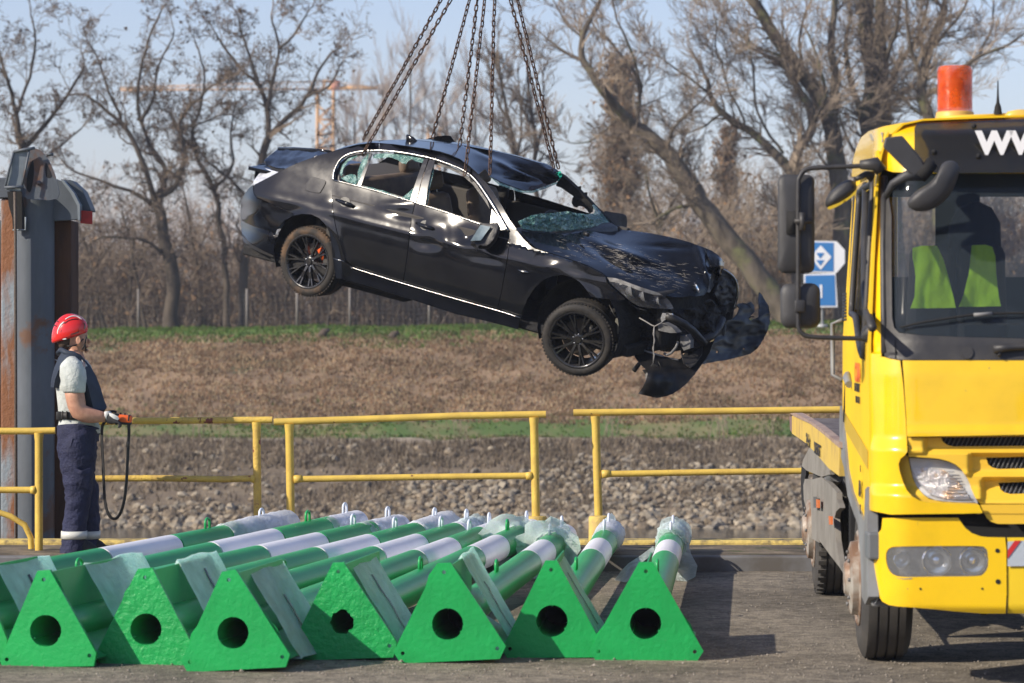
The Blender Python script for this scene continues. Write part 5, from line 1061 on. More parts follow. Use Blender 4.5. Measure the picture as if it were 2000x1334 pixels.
pan('bumper_skin', ZW((1062, 972), (1110, 910), (1150, 820), (1172, 762), (1200, 690), (1240, 630), (1262, 582), (1330, 572), (1380, 520), (1400, 470), (1372, 440), (1400, 425), (1460, 430), (1500, 410), (1530, 440), (1536, 500), (1480, 560), (1500, 580), (1570, 548), (1580, 470), (1572, 390), (1580, 326), (1600, 345), (1625, 392), (1662, 448), (1674, 540), (1672, 600), (1650, 680), (1600, 770), (1560, 832), (1500, 878), (1420, 902), (1300, 928), (1180, 950)), lambda x, y: br_(x, y)+.10*abs(fbm(x*.012, y*.018, 4)), skb, car, res=3.2, holes=[ZW((1190, 850), (1212, 852), (1210, 872), (1188, 870)), ZW((1434, 826), (1450, 830), (1446, 840), (1432, 838))], thick=.008, sharp=40)
fr_ = ctrl(zy(ZW, (1250, 115, .50), (1385, 330, .70), (1330, 510, .66), (1180, 330, .35), (1270, 520, .55)))
pan('far_fender_tip', cr(ZW((1235, 190), (1250, 118), (1300, 142), (1345, 190), (1378, 250), (1386, 330), (1375, 390), (1358, 440), (1335, 510), (1300, 500), (1275, 524), (1250, 480), (1215, 400), (1180, 340), (1200, 270)), 2), lambda x, y: fr_(x, y)+.04*fbm(x*.1, y*.1, 2), blk, car, res=3.5, thick=.02)
MB().tube([at(x, y, fr_(x, y)-.03) for x, y in cr(ZW((1255, 120), (1345, 190), (1382, 290), (1375, 390), (1345, 480)), 3, False)], .012, 6).go('fender_trim', chrome, car)
def bar(name, pts, y, r, mat=blk, n=8): MB().tube([at(x_, y_, dy_(x_, y_, yy)) for (x_, y_), yy in zip(ZW(*pts), y if isinstance(y, (list, tuple)) else [y]*len(pts))], r, n).go(name, mat, car)
bar('bumper_beam', [(735, 535), (800, 560), (900, 610), (980, 670), (1040, 735), (1085, 790)], [-.62, -.58, -.5, -.4, -.3, -.25], .034)
bar('bumper_beam', [(1245, 565), (1210, 650), (1160, 710), (1080, 760)], [.2, .1, 0, -.2], .036)
bar('torn_strip', [(1262, 620), (1240, 700), (1215, 780), (1205, 840)], .2, [.02, .03, .02, .006])
bar('tow_rod', [(530, 930), (490, 980), (452, 1030)], -.6, [.015, .02, .022])
bar('lower_lip', [(545, 850), (640, 880), (740, 912), (850, 935)], [-.5, -.5, -.42, -.4], .008, cable)
bar('coolant_hose', [(850, 770), (830, 820), (790, 870), (750, 890), (722, 875)], -.45, .012, dgrey)
bar('wiring', [(500, 556), (560, 590), (612, 622), (640, 632), (700, 600)], -.66, .006, cable, 6)
for dx in (-4, 4): bar('lamp_cable', [(634, 630), (628+dx, 700), (636-dx, 760), (624+dx, 830), (632-dx, 890), (625, 965)], -.70, .0045, cable, 5)
bar('lamp_cable', [(668, 945), (688, 985), (692, 1040)], -.70, .003, blk, 5)
fg = ctrl(zy(ZW, (620, 970, -.72), (560, 1100, -.74), (630, 1170, -.74), (690, 1040, -.68)))
pan('fog_lamp', ZW((590, 1000), (625, 965), (665, 985), (692, 1030), (695, 1075), (665, 1110), (640, 1172), (600, 1160), (562, 1130), (552, 1080)), fg, blk, car, res=5, thick=.07, bevel=.008)
pan('fog_lamp_face', cr(ZW((556, 1060), (590, 1040), (622, 1075), (640, 1120), (630, 1165), (585, 1148), (558, 1118)), 2), lambda x, y: fg(x, y)-.012, M('fog_glass', (.30, .29, .27), .25, col2=(.16, .155, .15), scale=16), car, res=5, thick=.01)
bay2 = lambda y: (lambda a, b: dy_(a, b, y))
pan('bracket', ZW((708, 512), (740, 516), (735, 570), (700, 598), (690, 560)), bay2(-.64), silver, car, res=6, thick=.01)
pan('bracket', ZW((760, 512), (795, 516), (800, 530), (770, 526)), bay2(-.64), silver, car, res=6, thick=.01)
pan('duct', ZW((290, 560), (372, 565), (355, 600), (335, 620), (345, 700), (300, 700), (300, 610), (280, 590)), bay2(-.68), M('olive_grey', (.12, .115, .095), .6), car, res=6, thick=.03)
pan('duct', ZW((318, 490), (380, 500), (376, 550), (330, 540)), bay2(-.66), dgrey, car, res=6, thick=.03)
pan('crash_can', ZW((868, 716), (900, 724), (925, 706), (960, 760), (955, 830), (900, 850), (868, 800)), bay2(-.42), dgrey, car, res=6, thick=.06)
pan('washer_tank', ZW((665, 615), (720, 600), (790, 640), (840, 690), (780, 692), (670, 670)), bay2(-.52), dgrey, car, res=6, thick=.08)
pan('grille_bracket', ZW((870, 830), (940, 810), (1020, 790), (1065, 800), (1060, 880), (1010, 960), (960, 1000), (900, 960), (880, 890)), lambda x, y: bl_(x, y)-.06, blk, car, res=4, holes=[ZW((930, 858), (975, 848), (980, 880), (940, 895)), ZW((1000, 822), (1026, 816), (1020, 850), (1002, 852)), ZW((890, 865), (912, 862), (908, 890), (892, 888))], thick=.012)
pan('torn_sheet', ZW((1165, 130), (1215, 180), (1205, 225), (1190, 240), (1130, 330), (1108, 320), (1130, 220)), lambda x, y: cl(x, y)-.02, M('bare_metal', (.16, .14, .12), .5, col2=(.03, .03, .032), scale=14, metal=.4), car, res=4, thick=.006)
for pts, y in (([(1365, 470), (1385, 440), (1430, 425), (1480, 435), (1500, 470)], .6), ([(1475, 570), (1500, 545), (1530, 545)], .7), ([(230, 440), (270, 520), (300, 560)], -.66), ([(65, 410), (110, 470), (130, 560), (150, 628)], -.75), ([(410, 420), (480, 470), (560, 490)], -.7)):
    bar('loose_wire', pts, y, .005, blk, 5)

# ------------------------------------------------------------------ eight lifting chains, every link a piece
rust = M('chain_rust', (.11, .062, .040), .7, col2=(.055, .034, .025), scale=25, bump=.4, metal=.35, col3=(.25, .14, .08), scale3=30, lo3=.60, hi3=.70)
def linkmesh():
    m = MB(); P = []; l_, w_ = .0185, .0135
    for k in range(16):
        a = 2*math.pi*k/16; P.append((math.cos(a)*w_, 0, math.sin(a)*w_+(l_ if math.sin(a) > 0 else -l_)))
    m.tube(P, .0062, 6, closed=True); me = bpy.data.meshes.new('link'); me.from_pydata([tuple(v) for v in m.v], [], m.f); me.materials.append(rust)
    me.polygons.foreach_set('use_smooth', [True]*len(me.polygons)); return me
LM = linkmesh(); PITCH = .0525
def chain(top, bottom, label, hang=()):
    A, B = top, bottom; d = (B-A); L_ = d.length; n = int(L_/PITCH); dn = d.normalized()
    t = thing('lifting_chain', B, label, 'chain', 'rusty chains holding the car')
    x = dn.cross(Vector((0, 1, 0))).normalized(); y = dn.cross(x); tw_ = rng.uniform(.2, 1.2)
    for i in range(n):
        sag = 0; p = A+dn*(PITCH*(i+.5)); a = (math.pi/2 if i % 2 else 0)+tw_+math.sin(i*.21)*.25
        u_ = x*math.cos(a)+y*math.sin(a); v_ = dn.cross(u_)
        o = bpy.data.objects.new('link', LM); COL.objects.link(o); o.parent = t
        mt = Matrix((u_, v_, dn)).transposed().to_4x4(); mt.translation = p-B+Vector((rng.normal(), rng.normal(), 0))*.0015; o.matrix_local = mt
    return t
def cp(px, py, y): return at(px, py, dy_(px, py, y))
ysm = 27.8
CH = [((868, -12), (706, 278), .30, 'leftmost rusty chain of the lower left pair, ending behind the car roof'), ((887, -12), (706, 306), -.70, 'second rusty chain from the left, entering the rear side window'),
      ((920, -12), (843, 275), .25, 'third rusty chain from the left, ending behind the middle of the roof'), ((934, -12), (898, 285), .30, 'fourth rusty chain, just left of the near middle one, ending behind the roof'),
      ((948, -12), (907, 350), -.68, 'fifth rusty chain, entering the front side window'), ((966, -12), (957, 345), -.60, 'straight upright rusty chain reaching the roof edge above the windscreen'),
      ((994, -12), (1083, 332), .50, 'left one of the two crossing rusty chains at the windscreen top corner'), ((1008, -12), (1093, 338), .52, 'right one of the two crossing rusty chains, with a green rag at its foot')]
for (tp, bt, y, lab) in CH:
    B = cp(*bt, y); A = at(*tp, ysm+(B.y-ysm)*.25); chain(A, B, lab)
rag = ctrl([((1085, 335), cp(1085, 335, .5).y), ((1095, 352), cp(1095, 352, .5).y), ((1098, 340), cp(1098, 340, .5).y)])
o = pan('green_rag', [(1087, 338), (1093, 334), (1097, 342), (1096, 348), (1090, 352), (1086, 350), (1089, 344)], lambda x, y: rag(x, y)-.03+.05*fbm(x*.3, y*.3), M('rag_green', (.01, .33, .24), .8), None, res=3, thick=.01)
tag(o, 'small torn green rag on the chains at the windscreen corner', 'rag')
# ------------------------------------------------------------------ yellow recovery truck
TO = Vector((1.7098, 14.55, 0)); TV = Vector((.0435, 1, 0)).normalized(); TU = Vector((TV.y, -TV.x, 0))
def tw3(u, v, z): return TO+TU*u+TV*v+Vector((0, 0, z))
def itp(tab, x):
    if x <= tab[0][0]: return tab[0][1]
    for (a, fa), (b, fb) in zip(tab, tab[1:]):
        if x <= b: return fa+(fb-fa)*(x-a)/(b-a)
    return tab[-1][1]
BASE = [(.30, .07), (.40, .0), (.93, .0), (.97, .05), (1.2, .05), (1.5, .07), (1.66, .10), (1.75, .15), (2.40, .36), (2.55, .40), (2.66, .46), (2.78, .72)]
def u0(z): return max(0, z-1.65)*.068
def frontv(u, z):
    r = .20+(.06 if z > 1.6 else 0); uu = u-u0(z); W = 2.2-2*u0(z); uu = min(uu, W-uu)
    c = r*(1-math.sqrt(max(0, 1-((r-uu)/r)**2))) if 0 <= uu < r else (0 if uu >= r else r-uu*20)
    return itp(BASE, z)+c+.05*((u-1.1)/1.1)**2
def troot(px, py, f, lo, hi):
    d = Vector(((px-1000)/FPX, 1, -(py-HY)/FPX)); o = Vector((0, 0, CZ))
    def g(k):
        p = o+d*k-TO; return f(p.dot(TU), p.dot(TV), p.z)
    a = lo
    for i in range(1, 41):
        b = lo+(hi-lo)*i/40
        if g(b) >= 0: break
        a = b
    for _ in range(22):
        m = (a+b)/2
        if g(m) >= 0: b = m
        else: a = m
    return (a+b)/2
def tf(off=0.): return lambda x, y: troot(x, y, lambda u, v, z: v-frontv(u, z)-off, 13.5, 17.)
def ts(off=0.): return lambda x, y: troot(x, y, lambda u, v, z: u-u0(z)-off, 14.0, 27.)
tyel = M('truck_yellow', (.82, .53, .008), .24, col2=(.80, .51, .008), scale=1.2, coat=.6, spec=.5, col3=(.42, .30, .06), scale3=34, lo3=.70, hi3=.74)
tdoor = M('door_yellow', (.80, .52, .02), .55, col2=(.74, .47, .025), scale=2, spec=.15)
tyel2 = M('truck_yellow_panel', (.78, .50, .045), .42, col2=(.74, .46, .04), scale=2, spec=.4)
tblk = M('truck_black', (.028, .028, .031), .5, col2=(.045, .043, .042), scale=7, bump=.1); tgry = M('truck_grey', (.22, .23, .24), .5, col2=(.17, .17, .17), scale=4); tbeige = M('guard_grey', (.24, .225, .20), .7, col2=(.18, .165, .145), scale=3)
dark = M('truck_dark', (.012, .012, .013), .85); ttyre = M('truck_tyre', (.042, .040, .038), .8, col2=(.065, .060, .054), scale=5); trim_ = M('rim_rust', (.42, .39, .34), .6, col2=(.22, .13, .08), scale=7, metal=.3)
glassm = M('windscreen_glass', (.09, .12, .15), .02, alpha=.11, spec=1.0);  # bluish base colour stands in for a mild reflection on the screen
patches(tyel, 2.2, .86, .5, .68)
truck = thing('recovery_truck', tw3(1.1, 1.5, 0), 'yellow recovery truck with flatbed seen from the front, cut by the right edge', 'truck')
def tp_(name, px, dep, mat, res=7, thick=.006, sub=None, holes=(), mirror=False, **k):
    o = pan(name, px, dep, mat, truck, res=res, holes=holes, thick=thick, sub=sub, **k)
    if mirror:
        og = WL[o.name]; V = []
        for v in o.data.vertices:
            q = og+v.co-TO; V.append(tw3(2.2-q.dot(TU), q.dot(TV), q.z))
        build(name, V, [tuple(reversed(p.vertices)) for p in o.data.polygons], list(o.data.materials), sub or truck, thick=thick, off=-1.)
    return o
def tbox(name, u, v, z, s, mat, par=None, bev=.01, rz=0): 
    rot = Matrix((TU, TV, Vector((0, 0, 1)))).transposed() @ Matrix.Rotation(R(rz), 3, 'Z')
    return MB().box(tw3(u, v, z), s, rot).go(name, mat, par or truck, bevel=bev, smooth=False)
UC = 1.1
xe = 2060                                                    # panels run on past the picture edge to the centre line
# bumper
hlh = cr(T3((822, 430), (850, 392), (920, 383), (1200, 380), (1460, 380), (1512, 392), (1530, 430), (1532, 520), (1500, 575), (1440, 590), (1200, 592), (1000, 596), (900, 590), (850, 560), (825, 500)), 2)
bpx = T3((736, 330), (760, 300), (790, 262), (797, 186), (900, 183), (1100, 183), (1325, 183), (1345, 215), (1375, 255), (1420, 290), (1480, 312), (1530, 318), (1652, 320), (1660, 400), (1662, 700), (1655, 850), (1500, 850), (1300, 835), (1100, 815), (900, 800), (840, 790), (795, 765), (765, 715), (748, 640), (738, 500))
def bdep(x, y):
    k = tf(0)(x, y); z = CZ-(y-HY)*k/FPX
    k += .05*max(0, min(1, (z-.835)/.05))                    # shelf below the lamps' brow steps back
    return k
bm_ = tp_('bumper', bpx, bdep, tyel, res=5, holes=[hlh], mirror=True, sharp=50)
cpx = T3((1665, 322), (1783, 318))+[(xe+140, 1049), (xe+140, 1197)]+T3((1783, 852), (1668, 848))
cpx = [(1967, 1050), (2150, 1049), (2320, 1048), (2322, 1185), (2150, 1200), (1968, 1198)]
tp_('bumper_centre', cpx, tf(.008), M('truck_yellow_dull', (.80, .56, .02), .4, col2=(.76, .52, .02), scale=2), res=9)
# warning plate and fixings
wp = tp_('warning_plate', [(1968, 1058), (2000, 1056), (2120, 1055), (2120, 1104), (1968, 1106)], tf(-.004), M('reflector_grey', (.42, .47, .52), .35, bump=.3, bscale=260), res=12, thick=.003)
for x0 in (1968, 2030, 2092): tp_('warning_stripe', [(x0, 1075), (x0+14, 1056), (x0+26, 1056), (x0, 1091)], tf(-.008), M('stripe_red', (.5, .03, .03), .4), res=9, thick=.002, sub=wp)
for (x, y, r_) in ((1598, 412, 16), (1602, 628, 18), (1062, 678, 8), (1492, 677, 8), (748, 465, 9)):
    c = T3((x, y))[0]; tp_('bolt_hole', [(c[0]+r_/3.566*math.cos(a), c[1]+r_/3.566*math.sin(a)) for a in np.linspace(0, 6.28, 11)[:-1]], tf(-.003), dark, res=5, thick=.003)
tp_('paint_chip', T3((888, 600), (940, 606), (1005, 603), (1000, 610), (940, 612)), tf(-.002), tgry, res=5, thick=.001)
# main headlight
lh = tp_('headlight', hlh, tf(.075), M('lamp_chrome', (.42, .42, .42), .2, metal=.85, col2=(.22, .22, .22), scale=6, bump=.3, bscale=8), res=5)
for (x, y, r_, dp) in ((932, 478, 58, .05), (1178, 484, 104, .06), (1430, 485, 96, .06)):
    c = T3((x, y))[0]; k = tf(.03)(*c); P = at(*c, k); s_ = r_/3.566*k/FPX; mt = Matrix.Translation(P) @ Matrix.Rotation(R(90), 4, 'X')
    MB().lathe([(s_*1.02, .0), (s_*.96, .004), (s_*.90, -.012), (s_*.6, -.04), (s_*.25, -.055), (s_*.22, -.03), (0, -.025)], mt, 28).go('reflector', M('reflector_bowl', (.70, .71, .72), .12, metal=.95) if x == 932 else bpy.data.materials['reflector_bowl'], lh, sharp=60)
tp_('headlight_lens', hlh, tf(.004), M('lens_clear', (.80, .83, .85), .04, alpha=.07, spec=1.), res=8, sub=lh, thick=.003)
# dark recess behind the bumper top
tp_('bumper_recess', T3((780, 150), (1480, 150), (1783, 180))+[(2330, 1015), (2330, 1062)]+T3((1783, 330), (1500, 340), (1300, 330), (800, 330)), tf(.16), dark, res=10)
# corner piece with the cut-out for the indicator
ind = ZG((200, 415), (300, 415), (420, 422), (520, 430), (620, 455), (700, 490), (770, 550), (830, 640), (880, 760), (925, 850), (945, 905), (800, 900), (600, 885), (480, 870), (400, 840), (330, 780), (280, 720), (240, 620), (215, 500))
cor = T2((735, 322), (760, 325), (860, 346), (880, 500), (895, 700), (905, 870), (907, 940))+ZG((150, 385), (105, 420), (82, 480), (95, 560), (130, 670), (170, 760), (230, 830), (310, 875), (390, 895), (470, 900), (560, 905), (700, 912), (830, 915), (958, 922), (998, 1010), (800, 1018), (400, 1022), (0, 1028))+T3((700, 130), (690, 128))+[(1698, 990), (1698, 900), (1698, 800), (1698, 720), (1698, 693)]
def cdep(x, y):
    k = tf(0)(x, y); z = CZ-(y-HY)*k/FPX
    return k-.035*max(0, min(1, (1.20-z)/.06))               # lower part bulges forward
tp_('corner_panel', cor, cdep, tyel, res=5, sharp=50, mirror=True)
tp_('lamp_recess', ZG((150, 380), (185, 400), (205, 500), (240, 640), (290, 740), (350, 810), (420, 860), (560, 890), (930, 905), (960, 925), (700, 915), (470, 905), (310, 880), (230, 835), (170, 765), (125, 670), (90, 560), (78, 480), (100, 420)), tf(.05), tyel2, res=5, mirror=True)
il = tp_('indicator_lamp', ind, tf(.055), M('indicator_body', (.42, .46, .52), .25, col2=(.62, .60, .56), scale=7, coat=.6), res=5, sharp=40, mirror=True)
ic = ZG((230, 520), (420, 515), (560, 540), (600, 560), (700, 640), (800, 760), (860, 860), (700, 860), (560, 850), (430, 810), (340, 730), (270, 630))
tp_('lamp_window', ic, tf(.045), M('indicator_glass', (.62, .60, .58), .12, metal=.5, col2=(.78, .40, .10), scale=11, lo=.52, hi=.66, bump=.6, bscale=60, bstretch=(1, 1, 1)), res=6, sub=il, thick=.004)
for k in range(10):
    y = 560+k*33; x1 = 690+k*19
    tp_('lens_rib', ZG((612, y), (x1, y), (x1+6, y+9), (612, y+9)), tf(.036), silver, res=9, sub=il, thick=.003)
# bonnet flap, grille with three slots
tp_('front_flap', T2((876, 346), (1200, 345), (1668, 344))+[(2200, 703), (2330, 704), (2330, 851), (2200, 850)]+T2((1668, 831), (1300, 838), (906, 843), (900, 700), (888, 500)), lambda x, y: tf(-.006)(x, y)-.012*max(0, min(1, (y-832)/6)), tyel, res=8, sharp=50)
def slot(y0, y1, xs_): return [(xs_, y0), (2000, y0-2), (2310, y0-4), (2310, y1-4), (2000, y1-1), (xs_+24, y1), (xs_+12, y1-3), (xs_+4, y1-9)]
sl = [slot(854.5, 872, 1838), slot(894, 916, 1926), slot(943, 965, 1950)]
def gdep(x, y):
    k = tf(.004)(x, y)
    for (y0, y1, xs_) in ((853, 873, 1838), (894, 916, 1926), (943, 965, 1950)):
        dy = max(y0-4-y, y-y1-9, 0); dx = max(xs_-26-x, 0); d = math.hypot(dx, dy*1.6)
        k += .045*max(0, 1-d/9.)
        if y > y1 and y < y1+14: k -= .02*math.exp(-((y-y1-9)/4)**2)
    return k
gp_ = T2((910, 851), (1120, 847), (1668, 836))+[(2330, 852), (2330, 983), (2000, 984)]+T2((1385, 1278))+ZG((935, 880), (880, 755), (830, 636), (772, 545), (702, 485), (622, 448), (520, 422), (420, 412), (300, 404), (192, 402))
tp_('grille_panel', gp_, gdep, tyel2, res=4.5, holes=sl, sharp=60)
for k, (y0, y1, xs_) in enumerate(((853, 873, 1838), (894, 916, 1926), (943, 965, 1950))):
    g_ = tp_('grille_slot', [(xs_-6, y0-3), (2320, y0-6), (2320, y1+3), (xs_-6, y1+3)], tf(.075), dark, res=14)
    m = MB()
    for i in range(40):
        x = xs_+2+i*9; m.tube([at(x, y1, tf(.066)(x, y1)), at(x+10, y0, tf(.066)(x+10, y0))], .0022, 4)
    q = m.go('grille_mesh', tgry, g_); q['kind'] = 'stuff'
tp_('valance', T3((1480, 91), (1783, 90))+[(2330, 984), (2330, 1022), (2000, 1023)]+T3((1700, 226), (1600, 225), (1555, 210), (1525, 185), (1500, 140)), tf(.0), tyel2, res=8, sharp=50)
tp_('valance_seam', T3((1500, 152), (1783, 153), (1783, 156), (1502, 155)), tf(-.004), M('seam_shadow', (.35, .22, .02), .7), res=12, thick=.001)
tp_('windscreen_pillar', [(1704, 345), (1723, 345), (1722, 420), (1722, 500), (1722, 600), (1721, 696), (1698, 694), (1697, 600), (1700, 480), (1703, 400)], tf(.004), tyel, res=5, mirror=True)
# black cowl, screen surround, glass
tp_('cowl', T2((762, 322), (745, 280), (742, 100), (739, -200))+[(1723, 500), (1722, 420), (1735, 380)]+[(1741, 420), (1741, 520), (1742, 620), (1746, 640), (1756, 650), (1800, 655), (1900, 659), (2000, 661), (2330, 664), (2330, 703), (2000, 702)]+T2((1668, 343), (1200, 343), (870, 343), (790, 332)), tf(-.01), tblk, res=7, sharp=50)
tp_('cowl_seam', T2((826, 212), (831, 212), (831, 335), (826, 333)), tf(-.016), dark, res=9, thick=.001)
tp_('cowl_cap', [(1889+12*math.cos(a), 689+12*math.sin(a)) for a in np.linspace(0, 6.28, 17)[:-1]], tf(-.018), M('cap_black', (.04, .038, .036), .4), res=7, thick=.01)
scr = [(1742, 420), (1741, 520), (1742, 620), (1747, 640), (1757, 649), (1800, 654), (1900, 658), (2000, 660), (2330, 663), (2330, 335), (2000, 334), (1800, 336), (1752, 340), (1744, 360)]
tp_('windscreen', scr, tf(.012), glassm, res=12, thick=.005)
# visor of smoked plastic, with lettering
vis_m = M('visor_smoke', (.012, .012, .010), .14, alpha=.74, spec=.8); 
vis = [(1791, 241), (1850, 239), (2000, 232), (2330, 226), (2330, 338), (2000, 337), (1860, 338), (1800, 336), (1786, 300), (1786, 250)]
vo = tp_('sun_visor', vis, tf(-.10), vis_m, res=9, thick=.006)
for x, y in ((1903, 246), (1825, 296), (1912, 304)):
    c = at(x, y, tf(-.115)(x, y)); MB().tube([c, c+TV*.03], .012, 10).go('visor_screw', dark, vo)
def text(body, px, py, dep, size, mat, par, axis_u, bold=.0, sx=1., name='lettering', zdir=None):
    cu = bpy.data.curves.new(name, 'FONT'); cu.body = body; cu.size = size; cu.offset = bold; cu.extrude = .0012; cu.materials.append(mat)
    o = bpy.data.objects.new(name, cu); COL.objects.link(o); o.parent = par
    zv = zdir or Vector((0, 0, 1)); U_ = axis_u.normalized(); n_ = U_.cross(zv).normalized()
    m_ = Matrix((U_*sx, zv, n_)).transposed().to_4x4(); m_.translation = at(px, py, dep(px, py))-wloc(par)
    bpy.context.view_layer.update(); me = bpy.data.meshes.new_from_object(o.evaluated_get(bpy.context.evaluated_depsgraph_get())); bpy.data.objects.remove(o)
    me.transform(m_); me.materials.clear(); me.materials.append(mat); o = bpy.data.objects.new(name, me); COL.objects.link(o); o.parent = par; WL[o.name] = wloc(par)
    return o
wtx = M('letter_white', (.80, .80, .80), .5); btx = M('letter_black', (.03, .03, .035), .6); otx = M('letter_orange', (.75, .16, .03), .6)
text('WWW.', 1909, 299, tf(-.112), .148, wtx, vo, TU, bold=.008, sx=1.05, name='web_lettering')
# roof, upper corner and side wall of the cab
rf_pts = [(1663, 345), (1666, 312), (1672, 290), (1682, 268), (1697, 256), (1725, 247), (1760, 240), (1800, 236), (1870, 232), (2000, 226), (2330, 220), (2330, 330), (2000, 338), (1790, 338), (1744, 336), (1722, 330), (1716, 345)]
tp_('roof_front', rf_pts, lambda x, y: tf(.0)(x, y), tyel, res=6, sharp=60)
def tgrid(name, f, nu, nv, mat, **k):
    V = [f(i/(nu-1), j/(nv-1)) for j in range(nv) for i in range(nu)]
    return build(name, V, [(j*nu+i, j*nu+i+1, (j+1)*nu+i+1, (j+1)*nu+i) for j in range(nv-1) for i in range(nu-1)], mat, truck, **k)
tgrid('roof', lambda a, b: tw3(.10+2.0*a, .62+1.63*b, 2.76+.03*math.sin(math.pi*a)-(.10*(1-min(1, min(a, 1-a)/.08))**2)-.06*max(0, .3-b)), 22, 10, tyel, thick=.01)
for sgn in (0, 1):
    uu = lambda z, s=sgn: u0(z) if s == 0 else 2.2-u0(z)
    tgrid('roof_side', lambda a, b: tw3(uu(2.45+.24*b)+(1 if sgn == 0 else -1)*.05*b*b, .45+.15*b+(1.80-.15*b)*a, 2.42+.27*b), 10, 6, tyel, thick=.01)
tgrid('cab_rear_wall', lambda a, b: tw3(.02+2.16*a, 2.25, .9+(.75 if b > .5 else b*1.5)), 4, 3, tyel, thick=.02)
for (u_, w_) in ((.20, .20), (2.0, .24)): tbox('cab_rear_pillar', u_, 2.25, 2.12, (w_, .03, 1.0), tyel)
tbox('cab_rear_pillar', 1.1, 2.25, 2.60, (1.96, .03, .22), tyel); tbox('cab_rear_pillar', 1.1, 2.25, 1.72, (2.1, .03, .22), tyel)
# side wall in (v, z): door with its window cut out
vm = lambda v: .24+(v-.2)*1.182 if v > .0 else v
def vz(name, pts, off, mat, res=.06, holes=(), thick=.012, flip=False, sub=None, **k):
    V, F = tri2d(pts, res, holes); P = []
    for a, b in V:
        a = vm(a); uu = u0(b)+off; P.append(tw3(uu if not flip else 2.2-uu, a, b))
    F = [f if ((P[f[1]]-P[f[0]]).cross(P[f[2]]-P[f[0]]).dot(TU)*(-1 if flip else 1) < 0) else f[::-1] for f in F]
    return build(name, P, F, mat, sub or truck, thick=thick, off=-1., **k)
win = cr([(.42, 1.66), (.56, 1.60), (.80, 1.68), (1.05, 1.78), (1.30, 1.80), (1.36, 1.86), (1.36, 2.38), (1.30, 2.44), (.66, 2.44), (.54, 2.40)], 3)
sidep = [(.26, 1.15), (.26, 1.64), (.34, 1.9), (.44, 2.45), (.50, 2.60), (1.9, 2.62), (1.9, 1.05), (1.72, 1.12), (1.60, 1.05), (1.52, .85), (1.40, .62), (1.28, .52)]
sidep = [(.18, .96), (.20, 1.3), (.24, 1.64), (.36, 2.05), (.44, 2.45), (.50, 2.60), (1.9, 2.62), (1.9, 1.24), (1.78, 1.22), (1.66, 1.16), (1.50, .98), (1.10, .86), (.60, .80), (.35, .78), (.2, .80)]
for fl in (False, True):
    dr_ = vz('door', sidep, .0, tdoor, holes=[win], flip=fl, sharp=50)
    vz('door_glass', win, .02, M('side_glass', (.04, .045, .05), .04, alpha=.55, spec=1.) if not fl else bpy.data.materials['side_glass'], flip=fl, sub=dr_, thick=.004)
    wl2 = [tw3((u0(b)-.006) if not fl else 2.2-u0(b)+.006, vm(a), b) for a, b in win]; MB().tube(wl2, .018, 6, closed=True).go('window_seal', tblk, dr_)
    vz('door_stripe', [(.26, 1.04), (1.9, 1.20), (1.9, 1.29), (.26, 1.13)], -.004, M('stripe_ochre', (.50, .34, .03), .5) if not fl else bpy.data.materials['stripe_ochre'], flip=fl, sub=dr_, thick=.002, res=.2)
# door gap, handle and faint lettering
MB().tube([tw3(-.004, 2.04, 1.22), tw3(-.004+u0(2.5), 2.04, 2.55)], .008, 5).go('door_gap', tblk, truck)
MB().tube([tw3(-.01, 1.66, 1.48), tw3(-.02, 1.58, 1.465), tw3(-.015, 1.48, 1.43)], [.018, .024, .02], 8).go('door_handle', tgry, truck, sharp=50)
MB().tube([tw3(-.0, 2.26, 1.77), tw3(-.05, 2.32, 1.75), tw3(-.05, 2.32, 1.47), tw3(0, 2.26, 1.44)], .013, 8).go('grab_rail', tgry, truck)
TVm = -TV
sd_ = ts(-.006)
text('COMA', *T2((565, 478))[0], sd_, .13, otx, truck, TVm, bold=.004, sx=1.0, name='door_lettering')
text('KFZ-DIENST', *T2((563, 545))[0], sd_, .062, btx, truck, TVm, sx=1.1, name='door_lettering')
text('Tel. 0221 - 9320', *T2((570, 620))[0], sd_, .05, btx, truck, TVm, sx=.9, name='door_lettering')
text('AD', *T2((590, 1225))[0], ts(-.012), .11, btx, truck, TVm, bold=.003, name='door_lettering')
text('16', *T2((600, 1072))[0], ts(-.012), .05, btx, truck, TVm, name='door_lettering')
for i, y in enumerate((96, 112, 128, 146, 160)):
    text('LLLLL', *T3((640, y+4))[0], ts(-.012), .03, btx, truck, TVm, name='door_lettering') if i in (1, 3) else None
m = MB()
for i in range(9): m.box(at(1649, 574+i*6.2, ts(-.004)(1649, 574+i*6.2)), (.004, .30, .011), Matrix((TU, TV, Vector((0, 0, 1)))).transposed())
q = m.go('type_plate_print', btx, truck, smooth=False); q['kind'] = 'stuff'
# door window black A-pillar seal and mirror arms
MB().tube([at(1727, 345, tf(-.01)(1727, 345)), at(1725, 480, tf(-.01)(1725, 480)), at(1726, 600, tf(-.01)(1726, 600)), at(1727, 690, tf(-.01)(1727, 690))], .016, 8).go('pillar_seal', tblk, truck)
MB().tube([at(1692, 360, ts(.0)(1692, 360)), at(1690, 480, ts(0)(1690, 480)), at(1690, 570, ts(0)(1690, 570)), at(1694, 610, ts(0)(1694, 610)), at(1704, 640, ts(0)(1704, 640)-.1)], .022, 8).go('pillar_seal', tblk, truck)
YM = 14.95
A = lambda x, y, d=0: at(x, y, YM+d)
arm = [A(1706, 325), A(1690, 324), A(1640, 326), A(1592, 328), A(1573, 332), A(1562, 346), A(1559, 370), A(1559, 500), A(1559, 620), A(1560, 640), A(1566, 650), A(1580, 657), A(1630, 660), A(1690, 661), A(1705, 660)]
MB().tube([Vector(p) for p in cr([tuple(p) for p in arm], 3, False)], .0115, 8).go('mirror_arm', tblk, truck)
